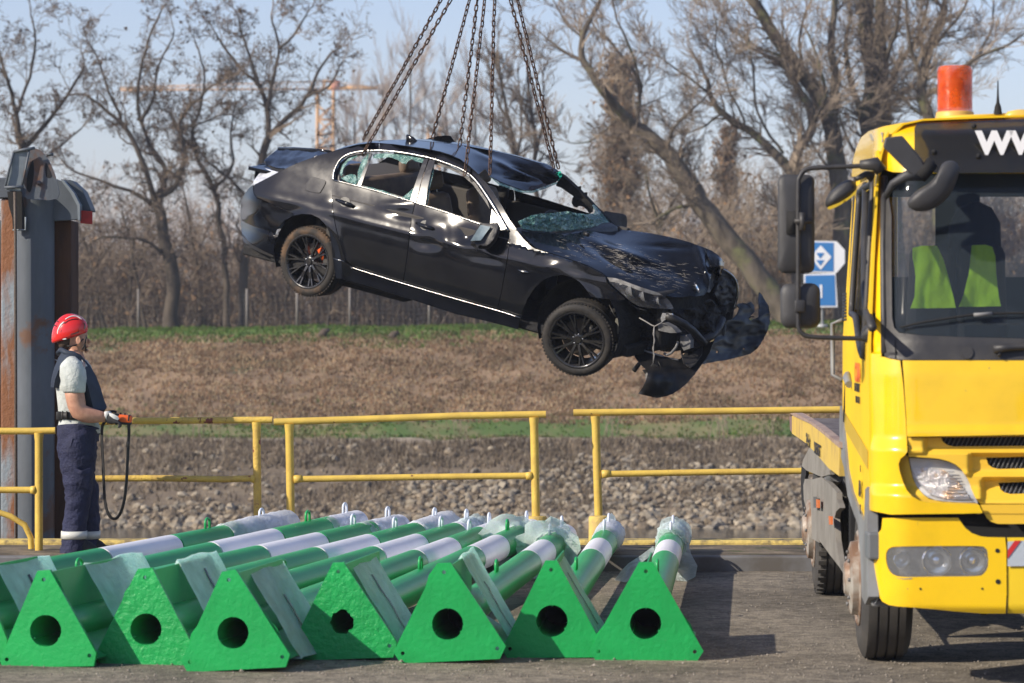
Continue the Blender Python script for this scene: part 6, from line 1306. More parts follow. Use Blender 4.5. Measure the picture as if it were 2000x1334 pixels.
MB().tube([A(1680, 322), A(1710, 320), A(1722, 335)], [.022, .035, .03], 8).go('arm_bracket', tblk, truck)
MB().loft([ellipse(A(1683, 655), Vector((0, 0, 1)), Vector((0, 1, 0)), .025, .03, 12), ellipse(A(1697, 650), Vector((0, 0, 1)), Vector((0, 1, 0)), .055, .05, 12, 3), ellipse(A(1708, 640, -.01), Vector((0, 0, 1)), Vector((0, 1, 0)), .085, .05, 12, 3), ellipse(A(1716, 640), Vector((0, 0, 1)), Vector((0, 1, 0)), .085, .05, 12, 3)]).go('arm_bracket', tblk, truck, sharp=50)
def shell(name, px, dep, th, mat, bulge=.03, **k):
    """rounded mirror shell: outline with domed back towards us and a flat glass behind"""
    c = (sum(p[0] for p in px)/len(px), sum(p[1] for p in px)/len(px)); V = []; n = len(px)
    for f, d in ((1., th), (1., .012), (.94, 0), (.80, -bulge*.55), (.5, -bulge*.9), (.15, -bulge)):
        V += [at(c[0]+(x-c[0])*f, c[1]+(y-c[1])*f, dep+d) for x, y in px]
    F = [(j*n+i, j*n+(i+1) % n, (j+1)*n+(i+1) % n, (j+1)*n+i) for j in range(5) for i in range(n)]+[tuple(range(5*n, 6*n)), tuple(range(n))[::-1]]
    return build(name, V, F, mat, truck, sharp=60, **k)
rr4 = lambda x0, y0, x1, y1, r: [(x1-r+r*math.cos(a), y0+r-r*math.sin(a)) for a in np.linspace(0, math.pi/2, 5)]+[(x0+r-r*math.sin(a), y0+r-r*math.cos(a)) for a in np.linspace(0, math.pi/2, 5)]+[(x0+r-r*math.cos(a), y1-r+r*math.sin(a)) for a in np.linspace(0, math.pi/2, 5)]+[(x1-r+r*math.sin(a), y1-r+r*math.cos(a)) for a in np.linspace(0, math.pi/2, 5)]
mb_m = M('mirror_shell', (.050, .050, .053), .5, col2=(.04, .04, .042), scale=5, bump=.15, bscale=200)
s1 = shell('mirror_shell', rr4(1519, 341, 1591, 534, 14), YM+.03, .10, mb_m, .02)
MB().prism([A(x, y, .0) for x, y in rr4(1536, 412, 1562, 458, 3)], (0, .012, 0)).go('shell_recess', dark, s1)
MB().tube([A(1567, 415, -.02), A(1567, 450, -.02)], .016, 8).tube([A(1552, 432, -.025), A(1585, 432, -.01)], .012, 8).go('mirror_clamp', tblk, s1)
s2 = shell('mirror_shell', rr4(1524, 553, 1602, 641, 18), YM+.03, .09, mb_m, .02)
MB().box(A(1562, 598, -.02), (.05, .03, .06)).go('mirror_clamp', tblk, s2, bevel=.006)
s3 = shell('kerb_mirror', cr(T1((300, 780), (318, 742), (360, 700), (410, 672), (440, 672), (462, 700), (455, 730), (420, 760), (370, 795), (318, 815), (300, 805)), 2), YM+.06, .08, mb_m, .04)
pan('mirror_glass', cr(T1((312, 812), (370, 790), (430, 752), (460, 722), (455, 745), (410, 780), (350, 815), (318, 825)), 2), lambda x, y: YM+.03, M('kerb_mirror_edge', (.60, .42, .03), .3), truck, res=4, sub=s3)
MB().tube([A(1672, 350, .03), A(1690, 340, .05), A(1704, 345, .06)], [.012, .016, .03], 8).go('arm_bracket', tblk, s3)
# front mirror on its bracket
fmd = lambda d: (lambda x, y: 14.63+d)
MB().loft([[at(x, y, 14.63+d) for (x, y), d in zip(r_, (0, 0, .07, .07))] for r_ in ([T1((600, 500))[0], T1((610, 450))[0], T1((610, 450))[0], T1((600, 500))[0]], [T1((660, 560))[0], T1((700, 440))[0], T1((700, 440))[0], T1((660, 560))[0]], [T1((740, 640))[0], T1((800, 560))[0], T1((800, 560))[0], T1((740, 640))[0]], [T1((780, 655))[0], T1((825, 610))[0], T1((825, 610))[0], T1((780, 655))[0]])]).go('front_mirror_bracket', mb_m, truck, bevel=.008, sharp=40)
MB().tube([at(*T1((790, 640))[0], 14.66), at(*T1((720, 650))[0], 14.66), at(*T1((650, 690))[0], 14.69), at(*T1((612, 760))[0], 14.73)], [.035, .026, .018, .014], 10).go('front_mirror_arm', mb_m, truck)
MB().tube([at(*T1((800, 600))[0], 14.66), at(*T1((850, 640))[0], 14.66)], [.06, .05], 12).go('front_mirror_joint', dark, truck)
shell('front_mirror', cr(T1((735, 770), (770, 730), (835, 690), (880, 640), (905, 590), (940, 570), (975, 575), (998, 605), (990, 655), (962, 725), (915, 785), (860, 822), (800, 836), (750, 825), (728, 800)), 2), 14.60, .08, mb_m, .035)
# roof marker lamps, beacon, horn
lm = MB(); lm.prism([at(x, y, tf(-.03)(x, y)) for x, y in T1((533, 430), (598, 420), (600, 475), (548, 465))], (0, .06, 0)); lm.go('marker_lamp', M('marker_amber', (.32, .26, .10), .25, coat=.5), truck, bevel=.004, smooth=False)
BX = at(1865, 224, 15.4); bz = BX.z
bc_ = thing('beacon_anchor', BX, 'x', 'x'); bpy.data.objects.remove(bc_)
mt = Matrix.Translation(Vector((BX.x, BX.y, bz-.02)))
bb = MB().lathe([(.0, -.06), (.10, -.06), (.10, .0), (.096, .012), (.094, .030), (.088, .034)], mt, 32).go('beacon', M('beacon_base', (.62, .40, .10), .45), truck, sharp=40)
lens = M('beacon_lens', (.95, .15, .01), .10, trans=.55, coat=.3, ior=1.3); 
MB().lathe([(.088, .034), (.086, .05), (.0845, .255), (.078, .262), (0, .264)], mt, 40).go('lens', M('beacon_orange', (.85, .13, .004), .15, alpha=.55, coat=.2, col2=(.62, .065, .003), scale=9, bump=.2, bscale=40), bb, sharp=40)
MB().lathe([(.0, .06), (.03, .06), (.03, .14), (.045, .15), (.045, .20), (0, .21)], mt, 16).go('bulb', M('beacon_core', (.12, .05, .02), .4), bb)
lr = MB()
for k in range(26): lr.lathe([(.0858, .05+k*.0075), (.0885, .0535+k*.0075), (.0858, .057+k*.0075)], mt, 32)
q = lr.go('lens_ridges', bpy.data.materials['beacon_orange'], bb); q['kind'] = 'stuff'
MB().lathe([(.022, 0), (.016, .04), (.008, .06), (.005, .10), (.003, .17)], Matrix.Translation(at(1949, 224, 15.25)), 12).go('antenna', dark, truck)
ml = MB().loft([ellipse(at(1995, 226, 15.2)+Vector((0, 0, d)), TU, TV, w_, .04, 14, 3) for d, w_ in ((-.03, .085), (.0, .085), (.02, .07), (.028, .03))]).go('marker_lamp', M('marker_yellow', (.68, .45, .08), .3, coat=.5), truck, sharp=50)
MB().tube([at(1835, 231, 15.25), at(1900, 228, 15.25), at(2000, 224, 15.25)], .012, 6).go('roof_seam', tyel2, truck)
# interior
tbox('cab_floor', 1.1, 1.3, 1.02, (2.05, 1.85, .06), dark); tbox('dash', 1.1, .45, 1.50, (2.0, .42, .28), M('dash_grey', (.055, .06, .065), .7), bev=.06)
vest = M('hi_vis_lime', (.50, .95, .035), .75, col2=(.44, .88, .03), scale=5, bump=.6, bscale=9)
seatm = M('seat_cloth', (.035, .038, .045), .85)
def tseat(px0, px1, ptop, v, lime, head=True, slot_=None):
    k = lambda x, y: troot(x, y, lambda u, vv, z: vv-v, 14.5, 20)
    xc = (px0+px1)/2; D = k(xc, ptop); s_ = D/FPX; w_ = (px1-px0)*s_; c = at(xc, ptop, D); zt = c.z; uc = (c-TO).dot(TU)
    se = tbox('seat', uc, v-.12, 1.28, (w_*1.15, .5, .16), seatm, bev=.05)
    rot = Matrix((TU, TV, Vector((0, 0, 1)))).transposed() @ Matrix.Rotation(R(8), 3, 'X')
    MB().box(tw3(uc, v+.10, (zt+1.35)/2), (w_*1.18, .12, zt-1.33), rot, taper=.78).go('seat_back', seatm, se, bevel=.05, sharp=40)
    return se
s_a = tseat(1775, 1870, 482, 1.5, True); s_b = tseat(1872, 1968, 480, 1.5, True)
vd = lambda d: (lambda x, y: troot(x, y, lambda u, vv, z: vv-(1.45+d-(2.1-z)*.10), 14.5, 20)+.02*fbm(x*.05, y*.012, 3))
tp_('hi_vis_cover', [(1783, 484), (1800, 480), (1830, 480), (1832, 484), (1842, 505), (1852, 540), (1862, 580), (1867, 601), (1820, 602), (1778, 602), (1786, 580), (1788, 540), (1784, 505)], vd(-.05), vest, res=6, sub=s_a, thick=.006)
tp_('hi_vis_cover', [(1898, 479), (1925, 478), (1938, 482), (1944, 500), (1946, 540), (1950, 575), (1955, 598), (1910, 599), (1874, 599), (1882, 575), (1892, 535), (1896, 500)], vd(-.05), vest, res=6, sub=s_b, thick=.006)
tseat(2120, 2230, 470, 1.45, False)
sh_ = MB().loft([ellipse(tw3(.66, 1.7, z), TU, TV, w_, .10, 16) for z, w_ in ((2.00, .04), (2.05, .10), (2.15, .14), (2.28, .135), (2.36, .09), (2.39, .02))]).go('dark_headrest', dark, truck)
tbox('rear_curtain', .62, 2.2, 2.17, (.24, .02, .88), M('curtain', (.03, .04, .055), .9), bev=.0); tbox('rear_curtain', 1.1, 2.2, 2.56, (1.9, .02, .24), bpy.data.materials['curtain'], bev=.0); tbox('rear_shelf', 1.1, 2.1, 1.75, (2.0, .2, .50), bpy.data.materials['curtain'], bev=.0)
# wiper
wa = [at(x, y, tf(-.015)(x, y)) for x, y in T2((862, 132), (1000, 100), (1200, 68), (1350, 48), (1500, 40), (1668, 38))]
MB().tube([Vector(p) for p in cr([tuple(p) for p in wa], 3, False)]+[at(2080, 614, tf(-.015)(2080, 614))], .0065, 6).go('wiper', dark, truck)
MB().tube([at(x, y, tf(-.03)(x, y)) for x, y in T2((1340, 50), (1400, 46), (1460, 40))], .010, 6).go('wiper_clip', tgry, truck)
MB().tube([at(x, y, tf(-.035)(x, y)) for x, y in T2((1470, 272), (1560, 262), (1668, 258))]+[at(2090, 640, tf(-.03)(2090, 640))], [.022, .018, .016, .010], 10).go('wiper_arm', tblk, truck)
MB().tube([at(x, y, tf(-.03)(x, y)) for x, y in T2((1520, 275), (1500, 320))], .009, 8).go('wiper_arm', tblk, truck)
vent = MB()
for i in range(6): vent.box(at(1864+i*24, 633, tf(.02)(1864+i*24, 633)), (.045, .004, .008))
q = vent.go('dash_vents', dark, truck, smooth=False); q['kind'] = 'stuff'
# front wheel arch, step, wheels, guards, flatbed
def twheel(v, ua, ub, near, r=.42, name='front_wheel', hub_=True):
    mt = Matrix.Translation(tw3(ua, v, r)) @ Matrix((TU, TV, Vector((0, 0, 1)))).transposed().to_4x4() @ Matrix.Rotation(R(90), 4, 'Y')
    w_ = ub-ua; pr = [(.24, .02), (.30, -.004), (.36, .0), (.395, .014), (r-.004, .026), (r, .04)]
    for g in (.30, .5, .70): pr += [(r, w_*g-.006), (r-.014, w_*g-.005), (r-.014, w_*g+.005), (r, w_*g+.006)]
    pr += [(r, w_-.04), (.395, w_-.014), (.36, w_), (.30, w_), (.24, w_-.02)]
    o = MB().lathe(pr, mt, 56, closed=True).go(name, ttyre, truck, sharp=40)
    if hub_: MB().lathe([(.235, w_*.5), (.245, .03), (.25, -.004), (.235, -.012), (.215, .01), (.20, .02), (.19, -.04), (.16, -.05), (.10, -.052), (.08, -.075), (.0, -.08)], mt, 40).go('rim', trim_, o, sharp=40)
    for k in range(8):
        if hub_: a = 2*math.pi*k/8; c = mt @ Vector((.135*math.cos(a), .135*math.sin(a), -.05)); MB().tube([c, c-TU*.014], .011, 6).go('wheel_nut', dgrey, o)
    return o
twheel(1.5, .035, .29, True); twheel(1.5, 1.91, 2.165, False, hub_=False)
rwm = twheel(5.5, .02, .25, True, name='rear_wheel'); twheel(5.5, .29, .52, False, name='rear_wheel', hub_=False); twheel(5.5, 1.95, 2.18, False, name='rear_wheel', hub_=False)
lugs = MB()
for k in range(40):
    a = 2*math.pi*k/40; c = tw3(.02, 5.5, .42)+TV*math.cos(a)*.418+Vector((0, 0, math.sin(a)*.418))
    for uo in (.035, .195): lugs.box(c+TU*uo, (.05, .03, .02), Matrix((TU, TV, Vector((0, 0, 1)))).transposed() @ Matrix.Rotation(a+1.57, 3, 'X'))
q = lugs.go('tyre_lugs', ttyre, rwm, smooth=False); q['kind'] = 'stuff'
tbox('wheel_arch', .32, 1.65, .98, (.56, 1.30, .22), dark); tbox('wheel_arch', .60, 1.5, .7, (.04, 1.6, .8), dark); tbox('arch_rear', .32, 2.33, .72, (.56, .04, .74), dark)
tbox('axle_beam', 1.1, 1.5, .38, (1.6, .12, .12), dark, bev=.02); tbox('sump', 1.1, 1.0, .52, (.6, .5, .35), dark, bev=.05); tbox('chassis_rail', .75, 4.75, .78, (.09, 6.2, .2), dark); tbox('chassis_rail', 1.45, 4.75, .78, (.09, 6.2, .2), dark); tbox('radiator', 1.1, .35, .85, (1.3, .1, .7), dark)
tbox('rear_axle', 1.1, 5.5, .42, (1.4, .16, .16), dark, bev=.03)
MB().tube([tw3(1.1, 1.2, .5), tw3(1.1, 5.1, .45)], .05, 8).go('prop_shaft', dark, truck)
trim_p = [(1.90, 1.28), (1.86, 1.32), (1.70, 1.24), (1.50, 1.04), (1.30, .90), (1.0, .84), (.70, .80), (.42, .74), (.30, .60), (.24, .42), (.20, .38), (.02, .40), (.0, .46), (.10, .80), (.20, .92)]
vz('arch_trim', [(1.95, 1.06), (1.98, 1.22), (1.93, 1.30), (1.80, 1.27), (1.62, 1.14), (1.42, .98), (1.10, .88), (.70, .82), (.36, .78), (.30, .94), (.18, .96), (.14, .60), (.10, .44), (.30, .38), (.50, .40), (.58, .60), (.75, .74), (1.10, .79), (1.40, .84), (1.66, .98), (1.86, 1.02)], -.012, tgry, thick=.05, res=.05, sharp=50)
tbox('step', .12, .38, .40, (.22, .32, .035), tgry, bev=.012); tbox('step_bracket', .02, .24, .68, (.07, .22, .13), M('bracket_grey', (.13, .14, .15), .5), bev=.01)
tbox('rear_guard', .05, 3.3, 1.02, (.06, .1, .1), tbeige)
gp2 = lambda *a: ZD(*a)
G0 = ts(-.01)
tp_('mudguard', ZD((170, 620), (185, 560), (240, 450), (300, 480), (400, 600), (460, 655), (440, 662), (215, 662)), ts(.0), tbeige, res=6, thick=.05, sharp=40)
tp_('mudguard', ZD((168, 622), (212, 662), (210, 700), (185, 800), (195, 950), (220, 1100), (243, 1190), (240, 1240), (200, 1120), (170, 950), (162, 790)), lambda x, y: ts(.0)(x, y)+.05, dark, res=6, thick=.02)
sg = tp_('side_guard', ZD((215, 662), (430, 662), (430, 700), (272, 745), (200, 740), (185, 800), (190, 930), (225, 1090), (245, 1200), (240, 1280), (290, 1310), (330, 1334))+T3((350, 330), (430, 440), (500, 530), (545, 602), (520, 560), (500, 500))+ZD((490, 1300), (478, 1100), (490, 1045), (525, 1010), (520, 980), (500, 930), (498, 868), (460, 820), (410, 770), (350, 720)), ts(-.005), tbeige, res=6, thick=.03, sharp=40)
tp_('guard_slot', ZD((278, 905), (304, 905), (306, 1010), (280, 1008)), ts(-.03), M('slot_grey', (.10, .10, .10), .7), res=8, sub=sg)
for a_ in (((304, 930), (326, 935), (326, 1010), (306, 1008)), ((420, 1085), (444, 1090), (445, 1166), (424, 1164))):
    tp_('side_reflector', ZD(*a_), ts(-.035), M('reflector_orange', (.62, .16, .04), .35) if a_[0][0] == 304 else bpy.data.materials['reflector_orange'], res=8, sub=sg, thick=.01)
MB().tube([at(*ZD((505, 690))[0], ts(.05)(*ZD((505, 690))[0])), at(*ZD((430, 780))[0], ts(.05)(*ZD((430, 780))[0]))], .05, 12).go('filler_neck', dgrey, truck, sharp=50)
MB().tube([tw3(.16, 2.95, .93), tw3(.16, 3.95, .80)], .09, 14).go('air_tank', dgrey, truck, sharp=50)
# flatbed
deckm = M('deck_steel', (.16, .13, .11), .6, col2=(.10, .075, .06), scale=2.5, stretch=(3, 1, 1), metal=.2, bump=.3)
tbox('flatbed', 1.1, 5.2, 1.04, (2.16, 5.4, .05), deckm, bev=.004)
for i in range(14): tbox('deck_plank', 1.1, 2.71+i*.385, 1.071, (2.10, .372, .010), deckm, bev=.002)
edge = tp_('bed_edge', ZD((80, 155), (90, 152), (250, 225), (380, 330), (500, 430), (522, 450), (520, 715), (420, 640), (300, 500), (200, 400), (80, 318)), ts(-.02), M('bed_yellow', (.60, .42, .09), .6, col2=(.42, .28, .10), scale=4, lo=.5, hi=.7), res=6, thick=.05, sharp=40)
tp_('bed_top_edge', ZD((60, 130), (110, 125), (300, 235), (480, 380), (520, 400), (520, 452), (380, 330), (250, 228), (90, 152)), ts(-.03), M('edge_worn', (.38, .28, .22), .7, col2=(.25, .17, .14), scale=8), res=6, thick=.05)
tp_('bed_tail', ZD((55, 160), (82, 158), (84, 318), (62, 285)), ts(-.0), M('tail_dark', (.20, .13, .13), .7), res=8, thick=.03)
for i, (x, y) in enumerate(((100, 268), (150, 305), (214, 372))):
    pass
text('24 h', 1574, 868, ts(-.028), .11, btx, edge, TVm, bold=.002, sx=2.4, name='bed_lettering')
text('DIENST', 1590, 884, ts(-.028), .10, btx, edge, TVm, bold=.002, sx=2.0, name='bed_lettering')

# steering wheel and mirror sticker behind the screen
MB().lathe([(.20, -.014), (.222, -.014), (.222, .014), (.20, .014)], Matrix.Translation(tw3(1.62, .92, 1.62)) @ Matrix.Rotation(R(38), 4, 'X'), 28, closed=True).go('steering_wheel', tblk, truck, sharp=50)
# ------------------------------------------------------------------ the man in the red helmet
YH = 22.45
def H(px, py, d=0.): return at(px, py, YH+d)
skin = M('skin', (.50, .27, .18), .55, col2=(.42, .21, .14), scale=20); helm = M('helmet_red', (.62, .018, .015), .22, coat=.5); shirt = M('shirt_grey', (.50, .53, .51), .9, col2=(.42, .45, .43), scale=9, bump=1., bd=.03, bscale=9)
navy = M('vest_navy', (.022, .034, .058), .7, col2=(.014, .022, .040), scale=6, bump=.3, bd=.006, bscale=14); trou = M('trousers_navy', (.018, .022, .062), .8, col2=(.010, .012, .038), scale=5, bump=1., bd=.05, bscale=6); belt_m = M('belt_black', (.012, .012, .012), .6)
refl = M('reflective_tape', (.55, .56, .52), .4); glv = M('glove_black', (.025, .025, .028), .7); glw = M('glove_pale', (.55, .56, .56), .7); rem = M('remote_orange', (.75, .12, .02), .5); hairm = M('hair_brown', (.07, .045, .03), .9)
base = Vector((H(150, 1090).x, YH, .1))
man = thing('person', base, 'man in red helmet, navy vest and grey shirt operating a remote at the railing', 'person')
EXX, EYY, EZZ = Vector((1, 0, 0)), Vector((0, 1, 0)), Vector((0, 0, 1))
PXM = YH/FPX
def body_skin(name, nodes, edges, rad, mat, parent, lv=2):
    me = bpy.data.meshes.new(name); og = wloc(parent); me.from_pydata([tuple(Vector(n)-og) for n in nodes], edges, []); me.update(); me.materials.append(mat)
    o = bpy.data.objects.new(name, me); COL.objects.link(o); o.parent = parent; WL[o.name] = og
    sk_ = o.modifiers.new("sk", "SKIN"); sk_.use_smooth_shade = True
    for i, r_ in enumerate(rad): me.skin_vertices[0].data[i].radius = (r_, r_) if not isinstance(r_, tuple) else r_
    me.skin_vertices[0].data[0].use_root = True
    q = o.modifiers.new('q', 'SUBSURF'); q.levels = lv; q.render_levels = lv
    dg = bpy.context.evaluated_depsgraph_get(); m2 = bpy.data.meshes.new_from_object(o.evaluated_get(dg)); bpy.data.objects.remove(o)
    m2.materials.clear(); m2.materials.append(mat); m2.polygons.foreach_set('use_smooth', [True]*len(m2.polygons))
    o = bpy.data.objects.new(name, m2); COL.objects.link(o); o.parent = parent; WL[o.name] = og
    return o
def ring(px, py, rx, ry, d=0., tilt=0., n=22, p=2.2, yaw=0.):
    """body cross-section centred at a pixel: rx along X (px), ry in depth (px)"""
    ax = EXX*math.cos(R(tilt))+EZZ*math.sin(R(tilt)); ax = ax*math.cos(R(yaw))+EYY*math.sin(R(yaw)); ay = EYY*math.cos(R(yaw))-EXX*math.sin(R(yaw))
    return ellipse(H(px, py, d), ax, ay, rx*PXM, ry*PXM, n, p)
# continuous body: pelvis root, torso, neck, head core, both arms, legs
nd = [H(152, 850), H(148, 800), H(146, 755), H(144, 715), H(146, 690), H(150, 672),
      H(150, 720, -.19), H(152, 770, -.22), H(160, 806, -.20), H(188, 812, -.19), H(207, 812, -.17),
      H(146, 720, .19), H(155, 765, .22), H(175, 800, .20), H(200, 808, .12),
      H(150, 870, -.09), H(150, 950, -.09), H(150, 1020, -.08), H(145, 1082, -.08), H(166, 1090, -.08),
      H(154, 870, .09), H(158, 950, .10), H(160, 1020, .10), H(158, 1082, .10), H(178, 1090, .10)]
ed = [(0, 1), (1, 2), (2, 3), (3, 4), (4, 5), (3, 6), (6, 7), (7, 8), (8, 9), (9, 10), (3, 11), (11, 12), (12, 13), (13, 14), (0, 15), (15, 16), (16, 17), (17, 18), (18, 19), (0, 20), (20, 21), (21, 22), (22, 23), (23, 24)]
rd_ = [.13, .12, .13, .12, .06, .055, .055, .050, .046, .038, .029, .055, .048, .044, .030, .08, .065, .05, .04, .035, .08, .065, .05, .04, .035]
body_skin('body', nd, ed, rd_, skin, man)
# head turned away up to the right: skull, jaw, nose, ear
hd = MB(); rings = []
for (x, y, rx, ry) in ((148, 690, 13, 14), (151, 684, 16, 15), (153, 677, 18.5, 16.5), (151, 668, 20.5, 18.5), (149, 658, 22, 20), (147, 648, 23, 21), (145, 636, 22.5, 20.5), (142, 625, 18, 17), (139, 618, 8, 8)):
    rings.append(ring(x, y, rx, ry, 0, 6, 24, 2.1))
head = hd.loft(rings).go('head', skin, man, subd=1)
for pts, rr in ((((171, 662), (175, 667), (171, 670)), (2.2, 3.2, 2.0)),): MB().tube([H(*p, .01) for p in pts], [r_*PXM for r_ in rr], 8).go('nose', skin, head)
MB().tube([H(169, 675, .01), H(172, 677, .01), H(169, 679, .01)], [1.2*PXM, 2.2*PXM, 1.2*PXM], 6).go('lips', M('lips', (.42, .17, .13), .5), head)
MB().tube([H(169, 682, .01), H(171, 684, .01), H(166, 687, .01)], [2.5*PXM, 4*PXM, 3*PXM], 8).go('chin', skin, head)
for dd in (-.035, .035): MB().loft([ellipse(H(167.5, 660, dd), EXX, EZZ, .006, .006, 8), ellipse(H(169.5, 660, dd*.9), EXX, EZZ, .005, .005, 8)]).go('eye', M('eye_dark', (.03, .02, .015), .2) if dd < 0 else bpy.data.materials['eye_dark'], head)
MB().loft([ellipse(H(154, 665, -.075), EXX, EZZ, .014, .026, 12), ellipse(H(153, 665, -.090), EXX, EZZ, .019, .032, 12), ellipse(H(153, 665, -.096), EXX, EZZ, .015, .027, 12), ellipse(H(154, 664, -.092), EXX, EZZ, .006, .014, 12)]).go('ear', skin, head)
MB().loft([ring(126, 680, 9, 15, 0, 0), ring(127, 672, 14, 18), ring(131, 660, 17, 20)]).go('hair', hairm, head)
# helmet shell with ridges
hel = MB(); rr_ = []
for (x, y, rx, ry, tl) in ((135.5, 663, 35.5, 27, -17), (136, 658, 37, 28.5, -16), (136.5, 648, 37, 29, -13), (136.5, 637, 34.5, 27.5, -10), (136.5, 627, 29, 24, -7), (136.5, 619, 20.5, 18, -4), (136.5, 614, 11, 10, 0), (136.5, 612.3, 3, 3, 0)):
    rr_.append(ring(x, y, rx, ry, 0, -tl, 32, 2.1))
hm = hel.loft(rr_, cap=True).go('helmet', helm, man, subd=1)
def onh(x, y, k=1.012):                                        # point on the near side of the shell
    dx, dz = (x-136.5)/37., (y-648)/37.; d = math.sqrt(max(.02, 1-min(.97, dx*dx+dz*dz)))*29; return H(x, y, -d*PXM*k)
whs = M('helmet_white', (.75, .75, .74), .4)
MB().tube([onh(*p) for p in cr([(160, 624), (150, 618), (138, 618), (127, 624)], 4, False)], [.001]+[.0045]*11+[.001], 6).go('helmet_stripe', whs, hm)
MB().tube([onh(*p) for p in cr([(126, 628), (118, 636), (113, 647), (114, 658), (121, 662), (130, 662)], 4, False)], [.001]+[.0055]*19+[.002], 6).go('helmet_stripe', whs, hm)
for pts in (((120, 645), (119, 652), (123, 657), (131, 660)), ((126, 632), (134, 626), (146, 623), (153, 623)), ((138, 653), (146, 651), (154, 648)), ((110, 626), (115, 629)), ((105, 635), (111, 637)), ((163, 630), (166, 636), (165, 643))):
    MB().tube([onh(*p, 1.0) for p in cr(pts, 4, False)], .0035, 6).go('helmet_vent', belt_m, hm)
for a, b in (((168, 655), (166, 672)), ((166, 672), (160, 683)), ((131, 676), (148, 674)), ((148, 674), (163, 662))):
    MB().tube([H(*a, -.085), H((a[0]+b[0])/2, (a[1]+b[1])/2+1, -.088), H(*b, -.07)], .0055, 6).go('chin_strap', belt_m, hm)
MB().tube([H(166, 672, -.06), H(168, 684, -.03), H(167, 685, .03)], .006, 6).go('chin_strap', belt_m, hm)
# shirt: torso with hem, near and far sleeve
sh_r = [ring(x, y, rx, ry, 0, tl, 28, 2.3) for x, y, rx, ry, tl in ((155, 842, 40, 44, -6), (155, 834, 41, 44, -4), (154, 824, 38, 42, -3), (151, 812, 36, 41, -2), (150, 795, 36, 43, 0), (149, 775, 37, 47, 0), (148, 755, 38, 50, 0), (146, 735, 37, 50, 4), (144, 718, 33, 50, 6), (143, 708, 27, 42, 8), (144, 702, 18, 26, 8))]
MB().loft(sh_r).go('shirt', shirt, man)
def limb(name, pts, mat, parent=man, n=18, wr=0., k0=0, seed=0):
    """pts: (px,py,d,radius px)"""
    C = [H(x, y, d) for x, y, d, r_ in pts]; rg = []
    up = EYY
    for i, c in enumerate(C):
        t = ((C[i+1] if i+1 < len(C) else C[i])-(C[i-1] if i else C[i])).normalized(); a = t.cross(up).normalized(); b = t.cross(a)
        r_ = pts[i][3]*PXM; rg.append([c+(a*math.cos(q)+b*math.sin(q))*r_*(1+wr*fbm(math.cos(q)*1.5+seed, i*.9+seed, math.sin(q)*1.5)) for q in np.linspace(0, 2*math.pi, n+1)[:-1]])
    return MB().loft(rg).go(name, mat, parent)
limb('sleeve', [(141, 709, -.15, 15), (140, 716, -.20, 23), (142, 728, -.22, 25.5), (144, 742, -.225, 25), (145, 754, -.225, 23.5), (145, 764, -.225, 22.5), (145, 767, -.225, 20)], shirt, wr=.10)
limb('sleeve', [(141, 709, .15, 15), (142, 720, .20, 22), (148, 740, .22, 23), (152, 760, .22, 21), (153, 766, .22, 19)], shirt, wr=.10)
# near arm laid in muscle rings over the body's arm
limb('forearm', [(144, 758, -.225, 19), (146, 775, -.225, 18), (149, 792, -.225, 17), (154, 803, -.223, 17), (166, 809, -.215, 16.5), (180, 812, -.205, 14.5), (196, 814, -.19, 11.5), (206, 815, -.18, 9.5)], skin)
# life vest: back panel, collar, front lobes
def slab(name, px, d0, th, mat, par=man, res=6, bev=.012, bulge=0.):
    c = rbf([(x, y, YH+d) for x, y, d in px]); o = pan(name, [(a[0], a[1]) for a in px], c, mat, None, res=res, thick=th, bevel=0)
    bpy.data.objects[o.name].parent = par; o.location = WL[o.name]-wloc(par); return o
slab('vest', [(121, 688, -.10), (140, 690, -.13), (158, 702, -.14), (162, 712, -.17), (152, 712, -.235), (140, 707, -.245), (126, 712, -.22), (114, 724, -.20), (108, 740, -.18), (105, 757, -.16), (99, 756, -.10), (100, 740, -.08), (106, 718, -.06), (114, 698, -.06)], 0, .16, navy)
slab('vest', [(158, 698, -.12), (164, 700, -.06), (176, 714, -.05), (188, 735, -.05), (196, 755, -.06), (203, 780, -.07), (209, 795, -.09), (206, 800, -.13), (190, 801, -.17), (183, 800, -.18), (178, 780, -.19), (172, 755, -.20), (164, 735, -.21), (156, 722, -.22), (148, 712, -.23), (150, 704, -.20)], 0, .17, navy)
limb('vest_collar', [(119, 683, -.09, 5), (130, 689, -.125, 5.5), (142, 691, -.13, 5.5), (154, 697, -.12, 5.5), (162, 706, -.09, 5)], navy)
limb('vest_collar', [(119, 683, -.09, 5), (114, 690, .0, 5), (120, 686, .09, 5), (140, 690, .12, 5), (160, 704, .06, 5)], navy)
MB().tube([H(160, 703, -.16), H(166, 716, -.19), (H(164, 727, -.215))], .002, 5).go('vest_cord', glw, man)
MB().loft([ring(151, 819, 38.5, 43.5, 0, -3, 28, 2.3), ring(151, 804, 37.5, 43, 0, -1, 28, 2.3)]).go('belt', belt_m, man)
MB().box(H(119, 812, -.06), (.055, .12, .066)).go('belt_pouch', belt_m, man, bevel=.008)
for x in (122, 130, 138): MB().box(H(x, 811, -.13-.004*(x-122)), (.006, .02, .062)).go('belt_loop', M('belt_web', (.05, .045, .04), .8), man)
